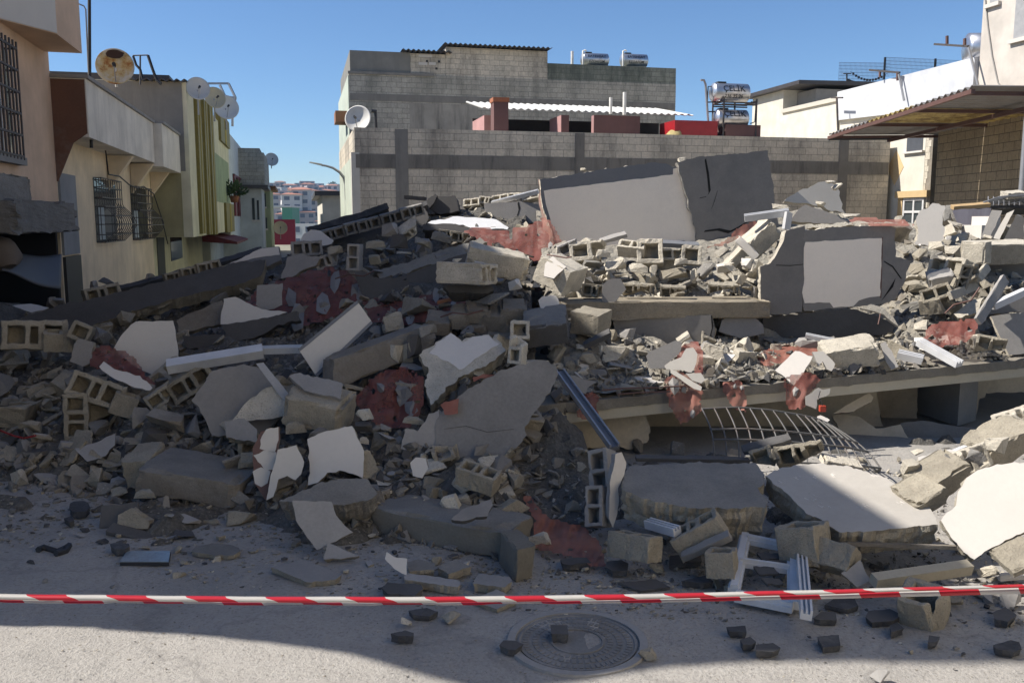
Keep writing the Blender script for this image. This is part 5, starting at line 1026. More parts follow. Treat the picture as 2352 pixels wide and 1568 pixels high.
def cloth(label, outline, deps=None, mat=None, cell=7, amp=0.05, name='red_mesh_sheet', cat='torn mesh', shards=0, smat='L', lift=0.05, seed=1, blur=True):
    """torn hanging sheet; deps = depths at the corners (tl, tr, bl, br) of its outline box, or None to lie on the heap"""
    xs = [q[0] for q in outline]; ys = [q[1] for q in outline]; x0, x1, y0, y1 = min(xs), max(xs), min(ys), max(ys); nx, ny = int((x1 - x0) / cell) + 1, int((y1 - y0) / cell) + 1
    D = np.zeros((ny + 1, nx + 1))
    for j in range(ny + 1):
        for i in range(nx + 1):
            s_, t_ = i / nx, j / ny; D[j, i] = (deps[0] * (1 - s_) + deps[1] * s_) * (1 - t_) + (deps[2] * (1 - s_) + deps[3] * s_) * t_ if deps else hit(x0 + i * cell, y0 + j * cell)
    if not deps:
        for _ in range(3):
            Pd = np.pad(D, 1, mode='edge'); D = np.minimum(D, (Pd[:-2, 1:-1] + Pd[2:, 1:-1] + Pd[1:-1, :-2] + Pd[1:-1, 2:] + Pd[1:-1, 1:-1]) / 5)
        D -= lift
    def dep(px, py):
        i = min(max((px - x0) / cell, 0), nx - 0.001); j = min(max((py - y0) / cell, 0), ny - 0.001); a, c_ = int(i), int(j); fx, fy = i - a, j - c_
        base = (D[c_, a] * (1 - fx) + D[c_, min(a + 1, nx)] * fx) * (1 - fy) + (D[min(c_ + 1, ny), a] * (1 - fx) + D[min(c_ + 1, ny), min(a + 1, nx)] * fx) * fy
        return base + amp * (noise.noise((px * 0.03, py * 0.012, seed)) + 0.5 * noise.noise((px * 0.09, py * 0.05, seed + 3)) + 0.9 * abs(noise.noise((px * 0.06 + py * 0.025, py * 0.008, seed + 8))))
    poly = [tuple(q) for q in ragged(outline, 8, 5, seed)]; idx = {}; vs_ = []; fs = []
    def vid(i, j):
        if (i, j) not in idx: px, py = x0 + i * cell, y0 + j * cell; idx[i, j] = len(vs_); vs_.append(P(px, py, dep(px, py)))
        return idx[i, j]
    for j in range(ny):
        for i in range(nx):
            cx, cy = x0 + (i + .5) * cell, y0 + (j + .5) * cell
            if inpoly(cx, cy, poly) and noise.noise((cx * 0.06, cy * 0.06, seed + 20)) < 0.55: fs.append((vid(i, j), vid(i + 1, j), vid(i + 1, j + 1), vid(i, j + 1)))
    o = MB().add(vs_, fs, 0, True).build(name, mat or RED); tag(o, label, cat); md = o.modifiers.new('s', 'SUBSURF'); md.levels = md.render_levels = 1
    rr = random.Random(seed * 31)
    for k_ in range(shards):
        for _ in range(40):
            cx, cy = rr.uniform(x0, x1), rr.uniform(y0, y1)
            if inpoly(cx, cy, poly): break
        r0 = rr.uniform(0.08, 0.2) * min(x1 - x0, y1 - y0); pl = []; nn = rr.randrange(5, 8); st = rr.uniform(0.7, 2.2)
        ph = rr.random() * 6
        for q in range(nn): a = ph + 2 * math.pi * q / nn; rq = r0 * rr.uniform(0.6, 1.15); pl.append((cx + rq * math.cos(a) * 0.8, cy + rq * math.sin(a) * st * 0.8))
        f3 = [P(q[0], q[1], dep(*q) - 0.02) for q in pl]; cc = P(cx, cy, dep(cx, cy) - 0.035)
        back = [p - ray(*pl[q]).normalized() * -0.014 for q, p in enumerate(f3)]; n_ = len(f3)
        MB().add(f3 + [cc] + back, [(q, (q + 1) % n_, n_) for q in range(n_)] + [(q, (q + 1) % n_, n_ + 1 + (q + 1) % n_, n_ + 1 + q) for q in range(n_)]).build('plaster_shard', MATD[smat], o)
    return o
# ================================================================== THE RUIN: big pieces, far to near
DUSTY = mottled('white mortar dust', (0.5, 0.5, 0.5), 0.15, 3, 50, 0.3)
MATD['Q'] = DUSTY
# ---- back centre: the great leaning wall panel
DP = 12.0
gp = slab('fallen_wall', 'big leaning cream wall panel with a slate grey top band, high on the heap', 'wall panel', [(1240, 413), (1300, 402), (1400, 388), (1500, 372), (1522, 375), (1556, 385), (1592, 380), (1598, 415), (1604, 470), (1614, 520), (1622, 560), (1600, 590), (1450, 600), (1300, 590), (1276, 560), (1262, 520), (1246, 470)], (0.12, 0.05, 1), 0.16, 'SPC', d=DP, jag=2.5, anchor=(1430, 560))
patch(gp, [(1249, 438), (1400, 419), (1546, 401), (1546, 388), (1592, 381), (1597, 415), (1603, 470), (1613, 520), (1620, 562), (1450, 598), (1302, 588), (1280, 558), (1268, 520), (1254, 470)], 'F', 'plaster_coat', 1.2); crack(gp, [(1330, 470), (1345, 500), (1340, 520), (1350, 545)], 1.6); crack(gp, [(1575, 470), (1568, 495), (1572, 512)], 2)
slab('broken_edge_strip', 'rough pinkish broken end strip at the left of the big leaning panel', 'plaster strip', [(1236, 412), (1247, 418), (1250, 450), (1262, 500), (1272, 560), (1258, 575), (1246, 520), (1238, 470)], (-0.6, 0.1, 1), 0.1, [mottled('pinkish mortar', (0.34, 0.23, 0.19), 0.3, 8, 60, 0.7), MATD['P'], MATD['C']], d=DP - 0.06, jag=6, anchor=(1258, 575))
dpn = slab('fallen_wall', 'dark grey rendered panel leaning behind the right of the cream panel, cracked across', 'wall panel', [(1556, 374), (1600, 361), (1640, 358), (1700, 352), (1765, 346), (1772, 400), (1782, 480), (1790, 525), (1730, 570), (1650, 600), (1610, 600), (1590, 500)], (0.12, 0.05, 1), 0.16, 'GCC', d=DP + 0.12, jag=2.5, anchor=(1650, 600))
crack(dpn, [(1618, 531), (1650, 527), (1675, 533), (1695, 523), (1715, 510), (1740, 503), (1783, 484)], 7); crack(dpn, [(1620, 366), (1626, 400), (1630, 440), (1627, 446)], 6); crack(dpn, [(1648, 438), (1640, 465), (1634, 480)], 2); crack(dpn, [(1607, 455), (1622, 452)], 2)
for i, (x0, y0, x1, y1) in enumerate(((1556, 360, 1580, 378), (1572, 366, 1602, 384))): lump('rubble lump caught on the top edge where the two leaning panels meet', x0, y0, x1, y1, 'P', d=DP, group='lumps on the panel top')
lump('pale scrap lying on top of the cream panel edge', 1330, 384, 1348, 394, 'P', d=DP + .1)
cloth('pinkish red mesh hanging at the left end of the big cream panel', [(1240, 500), (1262, 505), (1285, 545), (1300, 580), (1272, 590), (1250, 548)], (11.7, 11.7, 11.4, 11.4), PINK, 5, 0.04, seed=3)
cloth('dark red mesh sheet draped left of the big cream panel', [(1065, 530), (1110, 522), (1170, 530), (1242, 508), (1262, 545), (1272, 585), (1230, 605), (1180, 575), (1120, 568), (1085, 545)], (11.6, 11.5, 10.6, 10.6), RED, 7, 0.07, seed=4, shards=1)
cloth('orange red mesh strip stretched up from the block row to the white profile', [(1610, 585), (1625, 568), (1660, 555), (1700, 520), (1735, 505), (1738, 512), (1700, 548), (1660, 572)], (11.2, 11.1, 11.2, 11.1), PINK, 5, 0.04, seed=5)
rough_box('broken_lip', None, None, S(VLF - 0.55, uPe - 1.75, zlip - 0.2), DR * 0.85, DS * 1.7, (0, 0, 0.24), mottled('broken plaster lip', (0.2, 0.185, 0.165), 0.4, 3, 30, 0.8, dist=0.03), 0.09, 16, parent=peach_t)
rough_box('torn_plaster', None, None, S(VLF + 0.05, uPe - 2.9, zlip + 0.18), DR * 0.06, DS * 0.9, (0, 0, 0.2), MATS['broken plaster lip'], 0.09, 14, parent=peach_t)
# ---- back left: grey walls, roofs
gw = slab('fallen_wall', 'low grey wall piece with a jagged crack left of the big cream panel', 'wall panel', [(1112, 468), (1190, 463), (1240, 470), (1242, 512), (1188, 514), (1150, 505), (1115, 492)], (0.05, 0.3, 1), 0.14, 'LPC', d=13.0, jag=2.5)
crack(gw, [(1190, 465), (1193, 480), (1187, 500), (1190, 512)], 5)
for i, (x, y, l_, r_) in enumerate(((1085, 468, 34, .1), (1120, 464, 36, -.1), (1152, 460, 40, .15), (1188, 456, 40, .05), (1222, 452, 40, .2))):
    block('sunlit pale block in the row along the far crest left of the cream panel', x, y, l_, (1, r_, 0.3), (0.1, 0.5, 1), 3 if i % 2 else 2, i % 2, 'P', d=13.4, group='sunlit crest blocks')
profile('white plastic profile lying on the far crest beside the cream panel', (1130, 467), (1236, 440), 0.08, 0.06, da=13.2, db=13.0)
slab('roof_slab', 'black tarred roof edge slab along the left skyline of the heap', 'roof slab', [(704, 522), (760, 506), (830, 487), (889, 466), (894, 478), (845, 496), (780, 515), (708, 534)], (0.1, 0.5, 1), 0.22, 'ADC', d=13.6, jag=2)
slab('roof_slab', 'dark grey sloping wall slab below the black roof edge on the skyline', 'roof slab', [(700, 560), (760, 545), (850, 520), (975, 478), (985, 500), (975, 520), (900, 535), (840, 560), (770, 565), (720, 575)], (0.05, 0.55, 1), 0.2, 'DDC', d=12.4, jag=2, anchor=(770, 565))
slab('roof_slab', 'thin black upper edge strip over the hollow block course on the skyline', 'roof slab', [(742, 535), (820, 512), (890, 492), (980, 462), (982, 470), (890, 501), (820, 521), (745, 543)], (0.1, 0.8, 1), 0.25, 'ADC', d=12.3, jag=1.5)
for i, (x, y) in enumerate(((764, 537), (818, 521), (846, 515), (901, 500), (946, 486))):
    block('hollow block in the tilted course under the black roof edge on the skyline', x, y, 52, (1, 0.27, -0.1), (0.1, -0.1, 1), 3, 0, 'C', d=12.2, group='blocks of the skyline course')
rbox('dark upright stub sticking up from the skyline of the heap', 954, 455, 9, 50, (0.08, 1, 0), (1, 0, 0), 0.12, 'D', name='wall_stub', cat='wall stub', d=13)
slab('concrete_block', 'dark grey squared box of wall on the crest right of the upright stub', 'wall chunk', [(980, 478), (998, 452), (1046, 450), (1054, 484), (1010, 492)], (-0.1, 0.25, 1), 0.5, 'DDD', d=12.9, jag=1.5)
slab('roof_slab', 'dark slab edge wedged beside the dark squared box', 'roof slab', [(966, 470), (1000, 445), (1006, 450), (985, 480), (1000, 490), (975, 492)], (0, 0.4, 1), 0.15, 'DAC', d=12.8, jag=2)
slab('dusty_slab', 'slab thickly covered in white dust, left of the dark red sheet', 'slab', [(982, 512), (1010, 504), (1040, 498), (1090, 500), (1140, 503), (1168, 522), (1165, 527), (1110, 524), (1045, 514)], (0.05, 1, 0.45), 0.08, 'QLC', d=11.8, jag=3)
slab('floor_slab_edge', 'broken slab edge with dark hollows beneath the white dusty slab', 'slab', [(970, 516), (1040, 514), (1070, 522), (1103, 540), (1098, 548), (1060, 536), (1030, 530), (972, 528)], (0, 0.6, 1), 0.3, 'DDD', d=11.5, jag=2)
for x, y in ((1030, 540), (1058, 545)): block('hollow block under the broken slab edge below the dusty slab', x, y, 46, (1, -0.1, 0), (0, 0, 1), 3, 1, 'T', d=11.3, group='blocks under the slab edge')
slab('dark_wall', 'long dark rendered wall piece in the middle of the shaded heap, cracked', 'wall panel', [(812, 622), (838, 624), (872, 640), (930, 632), (1000, 606), (1050, 588), (1075, 582), (1070, 620), (1060, 652), (1010, 668), (960, 682), (880, 698), (842, 688), (826, 660)], (0.1, 0.3, 1), 0.16, 'DTC', d=9.8, jag=3, anchor=(880, 698))
slab('concrete_crust', 'rough tan concrete crust along the top of the long dark wall piece', 'concrete crust', [(866, 622), (930, 604), (1000, 580), (1060, 560), (1102, 545), (1120, 556), (1075, 582), (1000, 606), (930, 630), (872, 640)], (0, 0.8, 0.8), 0.18, 'UTC', d=10.2, jag=5, anchor=(872, 640))
# ---- long fallen wall on the left
slab('fallen_wall', 'very long dark wall fallen flat towards the street on the left', 'wall panel', [(20, 746), (70, 722), (140, 700), (200, 688), (300, 664), (400, 640), (482, 618), (560, 600), (610, 596), (600, 630), (560, 650), (480, 668), (400, 688), (300, 716), (230, 742), (150, 768), (110, 766)], (0.05, 0.8, 0.9), 0.19, 'DTC', d=10.2, jag=3, anchor=(230, 742))
slab('roof_slab', 'black tar strip along the upper edge of the long fallen wall', 'roof slab', [(200, 668), (300, 650), (400, 622), (482, 600), (600, 566), (604, 576), (482, 610), (400, 632), (300, 658), (205, 678)], (0.05, 1, 0.6), 0.06, 'AAC', d=11.4, jag=2, anchor=(205, 678))
for i, (x, y) in enumerate(((233, 676), (405, 637), (442, 625), (478, 614))):
    block('hollow block in the top course of the long fallen wall', x, y, 62 if i == 0 else 46, (1, 0.2, -0.2), (0, 0, 1), 3, 0, 'T', d=11.1, group='blocks of the fallen wall top')
block('left of two hollow blocks closing the near end of the long fallen wall', 80, 770, 118, (1, -0.06, 0), (0, 0.05, 1), 3, 0, 'T', d=8.9)
block('plain faced block right of the hollow one at the near end of the fallen wall', 150, 782, 80, (1, -0.1, 0), (0, 1, 0.3), 3, 1, 'T', d=8.9)
block('tipped square block with one big dark cell left of the cream plaster sheet', 188, 763, 44, (1, -0.55, 0.2), (0.1, -0.1, 1), 1, 0, 'T', d=8.8)
slab('paint_scrap', 'bluish white scrap lying at the far left in front of the wrecked shop', 'plaster scrap', [(28, 701), (50, 698), (80, 699), (112, 706), (100, 712), (72, 718), (55, 712)], (0, 1, 0.4), 0.02, 'WLL', d=11.0, jag=2)
for i, (x0, y0, x1, y1, mt) in enumerate(((88, 678, 135, 712, 'B'), (120, 682, 150, 704, 'L'), (196, 642, 226, 668, 'L'), (225, 633, 262, 662, 'D'), (333, 626, 358, 642, 'L'))):
    lump(('brown lump', 'grey lump', 'pale grey lump', 'dark grey lump', 'small grey lump')[i] + (' behind the bluish white scrap' if i < 2 else ' sitting on the top edge of the long fallen wall'), x0, y0, x1, y1, mt, d=11.6)
# ---- left: mid pieces
slab('plaster_sheet', 'tall cream plaster sheet standing among the rubble on the left', 'plaster sheet', [(262, 800), (275, 776), (300, 746), (312, 738), (398, 736), (404, 770), (410, 805), (413, 862), (368, 868), (330, 852), (300, 835)], (0.15, 0.45, 1), 0.05, 'KLC', jag=2, d=8.3)
cloth('red mesh with flaking white paint draped over the hollow blocks on the left', [(212, 800), (250, 793), (312, 822), (335, 862), (356, 885), (345, 900), (300, 880), (240, 850), (206, 842)], (8.3, 8.2, 7.75, 7.75), RED, 6, 0.05, seed=9)
slab('paint_flake', 'long white paint flake lying on the red mesh on the left', 'paint flake', [(228, 842), (238, 830), (262, 848), (300, 858), (322, 862), (350, 890), (345, 896), (300, 885), (262, 870)], (0.3, 0.8, 0.8), 0.012, 'WLL', d=7.65, jag=4)
slab('plaster_piece', 'grey upright plaster piece with red and white paint at the left of the red mesh', 'plaster piece', [(160, 830), (170, 790), (178, 780), (214, 784), (210, 830), (190, 842)], (-0.2, 0.4, 1), 0.05, 'LTC', d=8.2, jag=4)
block('tilted three cell block carrying the red mesh and white flake', 220, 898, 112, (1, -0.48, 0), (-0.05, 0.1, 1), 3, 0, 'T', d=7.6)
block('solid faced end block continuing the tilted three cell block to the right', 286, 928, 50, (1, -0.45, 0), (0, 1, 0.2), 1, 0, 'T', d=7.6)
block('upright hollow block standing on end at the left, cells facing the street', 177, 956, 104, (0.03, 1, 0.05), (-0.1, 0.0, 1), 3, 0, 'T', d=7.5)
block('lower of two hollow blocks in the course slanting up under the white profile', 371, 909, 66, (1, 0.62, 0), (0.1, -0.1, 1), 2, 1, 'T', d=7.6)
block('upper of two hollow blocks in the course slanting up under the white profile', 434, 879, 92, (1, 0.58, -0.1), (0.1, -0.1, 1), 3, 0, 'T', d=7.8)
profile('long dirty white channel profile lying across the shaded rubble on the left', (384, 842), (604, 806), 0.10, 0.09, MATS['white plastic'], da=7.7, db=7.9, up=(0.1, 1, 0.6), grooves=False)
profile('thin white double rail continuing right from the long channel profile', (598, 804), (694, 801), 0.06, 0.06, da=7.9, db=7.9)
bd = slab('fallen_board', 'slanting cream door panel with grey edges leaning across the middle of the heap', 'door panel', [(820, 690), (856, 742), (728, 866), (685, 801)], (0.25, 0.45, 1), 0.05, 'KSS', d=7.5, jag=0.6, anchor=(728, 866))
patch(bd, [(820, 690), (824, 696), (690, 806), (685, 801)], 'S', 'edge_strip', 0.3); patch(bd, [(852, 737), (856, 742), (728, 866), (724, 859)], 'S', 'edge_strip', 0.3)
slab('cream_slab', 'cream topped plaster slab with grey underside below the red mesh mound', 'plaster slab', [(514, 686), (540, 682), (600, 710), (660, 716), (640, 724), (590, 735), (540, 745), (507, 745)], (0, 0.6, 1), 0.06, 'KLC', d=9.2, jag=3)
slab('fallen_wall', 'dark curved render piece under the cream topped plaster slab', 'wall panel', [(507, 746), (590, 734), (682, 714), (690, 735), (640, 745), (600, 770), (480, 800), (430, 800), (420, 770), (520, 768)], (0, 0.4, 1), 0.1, 'DDC', d=9.1, jag=3, anchor=(480, 800))
slab('fallen_wall', 'tan stripped wall face between the cream sheet and the red mesh mound', 'wall panel', [(405, 735), (440, 718), (510, 690), (520, 720), (505, 745), (412, 765)], (0, 0.5, 1), 0.1, 'BTC', d=9.4, jag=3)
cloth('big red mesh mound with grey plaster shards in the middle left of the heap', [(560, 700), (600, 660), (680, 632), (760, 612), (808, 625), (842, 690), (800, 712), (750, 735), (700, 750), (640, 730), (585, 722)], (10.6, 10.3, 9.3, 9.2), RED, 8, 0.12, seed=12, shards=6, smat='G')
slab('plaster_shard', 'large grey plaster shard at the left foot of the red mesh mound', 'plaster shard', [(590, 655), (650, 650), (648, 700), (610, 716), (588, 700)], (0.1, 0.4, 1), 0.03, 'LLL', d=9.5, jag=3)
cloth('crumpled red mesh with grey shards right of the slanting door panel', [(830, 690), (862, 684), (940, 690), (1000, 672), (1076, 670), (1072, 712), (1058, 740), (1000, 738), (945, 745), (900, 750), (858, 742), (842, 715)], None, RED, 7, 0.08, seed=14, shards=5, smat='L', lift=0.12)
rough_box('timber_lath', 'orange wooden lath lying on the crumpled red mesh', 'lath', P(1035, 687, 8.7), DR * 0.13 + Vector((0, 0, 0.03)), DS * 0.02, (0, 0, 0.016), mottled('orange timber', (0.38, 0.16, 0.075), 0.2, 6), 0.003, 3)
# row of blocks and chunks high in the shade
slab('render_dome', 'rounded white render cap on the ridge at the left of the street view', 'render piece', [(684, 562), (698, 537), (714, 528), (736, 530), (766, 552), (762, 560), (735, 565), (705, 568)], (0, 0.5, 1), 0.08, 'WLC', d=11.8, jag=2)
ws = slab('white_slab', 'long white topped slab with slate grey side on the left ridge', 'slab', [(484, 634), (525, 606), (600, 570), (640, 566), (646, 598), (590, 622), (492, 640)], (-0.1, 0.55, 1), 0.1, 'SLC', d=10.9, jag=2)
patch(ws, [(528, 606), (600, 571), (640, 567), (643, 585), (590, 592), (540, 604)], 'W', 'white_coat', 2)
block('left of two three cell blocks on the shaded ridge below the white cap', 705, 572, 68, (1, 0.05, 0), (0, 0.1, 1), 3, 0, 'L', d=10.9)
block('right of two three cell blocks on the shaded ridge, tipped and broken', 756, 598, 62, (1, 0.35, 0.2), (0.2, 0.1, 1), 3, 1, 'L', d=10.6)
slab('grey_plate', 'smooth grey plate lying in front of the two ridge blocks', 'plate', [(645, 640), (660, 590), (690, 583), (735, 590), (725, 610), (700, 618), (680, 632)], (-0.2, 0.6, 1), 0.06, 'LTC', d=10.5, jag=3)
block('upright hollow block with one tall open cell on the ridge', 815, 591, 60, (0.05, 1, 0), (-0.3, 0.1, 1), 2, 0, 'L', d=10.3)
for i, (x0, y0, x1, y1, mt) in enumerate(((750, 562, 792, 588, 'T'), (838, 548, 886, 584, 'T'), (846, 580, 876, 616, 'T'), (866, 508, 918, 548, 'L'), (895, 534, 940, 578, 'D'), (950, 536, 990, 578, 'T'), (986, 528, 1036, 572, 'U'), (908, 572, 945, 590, 'P'))):
    lump(('grey broken block at the right of the ridge blocks', 'upper tan chunk right of the upright hollow block', 'lower tan chunk right of the upright hollow block', 'pale tipped chunk high on the shaded ridge', 'dark sided block among the ridge chunks', 'tan broken block right of the dark sided one', 'heaped grey rubble lump at the right of the ridge', 'small pale scrap under the dark sided block')[i], x0, y0, x1, y1, mt, d=10.4)
block('pale block tipped on its corner at the top of the shaded ridge', 944, 524, 56, (0.8, 0.55, 0.2), (0.5, -0.6, 0.8), 3, 1, 'P', d=10.6)
# ---- centre: ribbed blocks, masonry, beam
block('pale ribbed block lying above a dark slab in the centre of the heap', 1073, 628, None, (-0.45, 0, 1), (1, -0.05, 0.35), 3, 0, 'P', d=8.25, tscale=2.3)
slab('dark_slab', 'dark slab piece under the pale ribbed block', 'slab', [(1016, 654), (1130, 656), (1134, 668), (1120, 674), (1030, 672)], (0, 0.6, 1), 0.2, 'DDD', d=8.3, jag=2)
rbox('long broken pale block behind the ribbed one', 1142, 602, 140, 58, (1, -0.2, -0.1), (0.1, 1, 0.2), 0.25, 'P', d=8.9, amp=0.035)
for x0, y0, x1, y1, mt, lb in ((1036, 592, 1062, 606, 'P', 'small pale scrap on the left end of the ribbed block'), (1088, 598, 1118, 608, 'P', 'small tan scrap on the right end of the ribbed block'), (1084, 668, 1182, 706, 'C', 'flat concrete lump below the ribbed block'), (1158, 640, 1200, 670, 'W', 'white faced flake right of the ribbed block')): lump(lb, x0, y0, x1, y1, mt, d=8.2)
for i, (x, y, w_, h_) in enumerate(((1010, 742, 60, 34), (1060, 728, 50, 36), (1100, 716, 56, 30), (1140, 730, 60, 40), (1180, 712, 60, 32), (1090, 750, 56, 30), (1150, 768, 60, 30))):
    rbox('cracked brown masonry lump in the band right of the crumpled red mesh', x, y, w_, h_, (1, 0.1 * (i % 3 - 1), 0), (0, 1, 0.3), 0.3, 'B', d=8.3 - 0.0 * i, amp=0.03); bpy.data.objects[-1] if False else None
for o in list(C.objects):
    if o.get('label', '').startswith('cracked brown masonry lump'): o['group'] = 'cracked masonry band'
A_, B_ = P(752, 856, 7.35), P(985, 770, 7.9); dr_ = (B_ - A_)
rough_box('concrete_beam', 'cracked concrete beam slanting up behind the door panel', 'beam', (A_ + B_) / 2, dr_ / 2, Vector((-dr_.y, dr_.x, 0)).normalized() * 0.11, Vector((0, 0.05, 0.115)), BROWN, 0.03, 8)
for i, (x0, y0, x1, y1, mt) in enumerate(((892, 786, 930, 842, 'P'), (918, 782, 950, 838, 'T'), (932, 762, 972, 830, 'D'), (915, 826, 982, 862, 'L'), (958, 742, 1010, 775, 'U'))):
    lump(('left pale block end above the grey flat piece', 'tan block end between the pale and the dark ones', 'dark block end right of the tan one', 'flat grey piece left of the white topped slab', 'crumbled lump above the dark block end')[i], x0, y0, x1, y1, mt, d=7.55)
bs = slab('white_slab', 'big white topped broken slab with ragged edge, propped in the centre', 'slab', [(963, 815), (1000, 785), (1035, 764), (1062, 785), (1085, 772), (1122, 768), (1152, 788), (1163, 806), (1120, 838), (1060, 866), (1012, 905), (990, 930), (975, 885), (985, 850)], (0.1, 0.85, 0.75), 0.17, 'PTT', d=6.95, jag=5, anchor=(990, 930))
patch(bs, [(985, 812), (1003, 788), (1035, 767), (1062, 787), (1086, 775), (1122, 771), (1148, 790), (1100, 822), (1055, 850), (1038, 835), (1010, 826)], 'W', 'white_coat', 4)
gs = slab('wall_slab', 'large grey rendered slab with ragged right edge leaning in the centre', 'wall slab', [(1276, 838), (1282, 860), (1264, 902), (1225, 950), (1205, 980), (1211, 1000), (1170, 1040), (1145, 1072), (1110, 1062), (1000, 1045), (1003, 962), (1030, 930), (1110, 872), (1180, 842), (1232, 826)], (-0.1, 0.32, 1), 0.07, 'HTT', d=6.35, jag=5, anchor=(1110, 1062))
slab('plaster_piece', 'lighter plaster piece joined to the left of the large grey slab', 'plaster piece', [(922, 1030), (930, 985), (960, 990), (985, 950), (1008, 942), (1004, 1045), (960, 1040)], (-0.1, 0.3, 1), 0.1, 'LTC', d=6.4, jag=4)
slab('mesh_scrap', 'torn orange red mesh square stuck to the large grey slab', 'mesh scrap', [(1012, 930), (1022, 922), (1054, 915), (1052, 950), (1022, 952)], (-0.1, 0.3, 1), 0.006, [PINK, PINK, PINK], d=6.38, jag=3)
slab('mesh_scrap', 'orange mesh strip under the tan edge of the white topped slab', 'mesh scrap', [(1085, 866), (1110, 858), (1140, 862), (1135, 868), (1105, 868), (1088, 876)], (-0.1, 0.4, 1), 0.006, [PINK, PINK, PINK], d=6.5, jag=2)
cloth('dark red mesh hanging between the corner chunk and the white topped slab', [(885, 850), (930, 842), (976, 866), (972, 905), (968, 945), (940, 985), (900, 985), (858, 972), (812, 918), (850, 872)], (7.3, 7.2, 6.75, 6.7), RED, 7, 0.1, seed=17, shards=4, smat='G')
crack(gs, [(1020, 985), (1070, 978), (1120, 992), (1180, 985)], 0.8)
# ---- centre left: leaning slabs
slab('wall_slab', 'broad dark grey slab leaning in shade left of the corner chunk', 'wall slab', [(486, 852), (560, 836), (602, 850), (640, 880), (668, 910), (640, 960), (602, 1002), (575, 1012), (520, 1000), (486, 1002), (458, 935), (440, 918), (470, 880)], (0.15, 0.5, 1), 0.12, 'GTC', d=6.9, jag=3, anchor=(575, 1012))
slab('plaster_sheet', 'pale rough plaster sheet stuck on the broad dark slab', 'plaster sheet', [(602, 895), (640, 880), (662, 905), (660, 955), (616, 962), (533, 966), (560, 930)], (0.15, 0.55, 1), 0.03, 'PLL', d=6.8, jag=3)
slab('plaster_piece', 'grey topped wall piece at the foot of the broad dark slab', 'plaster piece', [(515, 968), (560, 960), (590, 985), (588, 1015), (556, 1012), (520, 1005)], (0, 0.7, 1), 0.17, 'LTT', d=6.6, jag=3)
slab('steel_strip', 'dark steel strip slanting down beside the corner chunk', 'strip', [(588, 835), (605, 832), (664, 905), (668, 930), (660, 930), (640, 905)], (0.2, 0.3, 1), 0.03, [GALV, GALV, GALV], d=6.9, jag=0.5)
rbox('cubic corner chunk of tan block with a grey rendered top, centre left', 735, 935, 135, 74, (1, -0.2, 0.15), (0.1, 1, 0.25), 0.34, 'T', None, d=6.75, amp=0.03)
slab('render_piece', 'grey render cap with torn edge on top of the corner chunk', 'render piece', [(664, 863), (690, 857), (745, 870), (786, 880), (782, 916), (745, 908), (700, 896)], (0.05, 0.9, 0.7), 0.05, 'LLC', d=6.6, jag=4)
for i, (x0, y0, x1, y1, mt) in enumerate(((812, 935, 858, 975, 'P'), (812, 965, 858, 1002, 'D'), (845, 985, 895, 1042, 'T'), (872, 968, 902, 1000, 'U'), (825, 1000, 850, 1030, 'P'), (862, 1038, 890, 1060, 'T'), (925, 952, 980, 985, 'T'), (655, 962, 705, 1015, 'T'))):
    lump(('curled pale chunk below the hanging red mesh', 'dark curved chunk under the curled pale one', 'pointed tan chunk beside the white square slab', 'small grey lump above the pointed tan chunk', 'small pale lump left of the pointed tan chunk', 'small tan lump below the pointed tan chunk', 'tan plate on the left shoulder of the large grey slab', 'tan curl of plaster above the pale rust flaked board')[i], x0, y0, x1, y1, mt, d=6.55)
ss = slab('white_slab', 'square white plastered slab standing upright in the centre left', 'slab', [(706, 1008), (740, 992), (808, 978), (826, 1012), (836, 1035), (833, 1098), (812, 1088), (780, 1080), (752, 1085), (730, 1108), (708, 1114), (712, 1060)], (-0.05, 0.3, 1), 0.1, 'WTC', d=6.15, jag=3)
slab('tan_core', 'tan broken core showing right of the square white slab', 'core piece', [(832, 1032), (850, 1036), (868, 1075), (872, 1098), (833, 1098)], (0.3, 0.3, 1), 0.12, 'TTT', d=6.2, jag=4)
rb = slab('painted_board', 'rust red board with flaking cream paint left of the square white slab', 'board', [(580, 1030), (600, 990), (642, 980), (640, 1060), (625, 1140), (608, 1148), (584, 1110)], (0.1, 0.3, 1), 0.04, [RUSTRED, MATD['B'], MATD['C']], d=6.15, jag=3)
for pl in ([(598, 1010), (612, 985), (641, 980), (640, 1010), (630, 1040), (597, 1030)], [(582, 1045), (606, 1034), (634, 1038), (628, 1078), (612, 1080), (592, 1060)], [(580, 1082), (600, 1072), (622, 1082), (615, 1110), (600, 1118), (586, 1110)]): patch(rb, pl, 'K', 'paint_flake', 3)
slab('plaster_sheet', 'cream plaster sheet with scalloped edge between the rust board and the white slab', 'plaster sheet', [(638, 1032), (680, 1022), (690, 1042), (698, 1060), (692, 1088), (678, 1102), (660, 1092), (640, 1100), (628, 1140), (612, 1148), (620, 1100)], (0.05, 0.35, 1), 0.05, 'KTC', d=6.05, jag=2)
slab('curved_slab', 'dusty curved concrete slab behind the leaning tan plate', 'slab', [(640, 1150), (680, 1135), (740, 1106), (800, 1098), (845, 1100), (866, 1135), (845, 1148), (790, 1160), (730, 1158), (680, 1152)], (0, 0.85, 0.6), 0.2, 'UCC', d=5.6, jag=4)
slab('plate', 'smooth tan grey plate leaning on the curved slab in the foreground', 'plate', [(671, 1150), (762, 1151), (772, 1182), (790, 1205), (811, 1222), (762, 1246), (728, 1262), (700, 1225), (680, 1195)], (0, 0.55, 1), 0.025, 'LTL', d=5.32, jag=1.5)
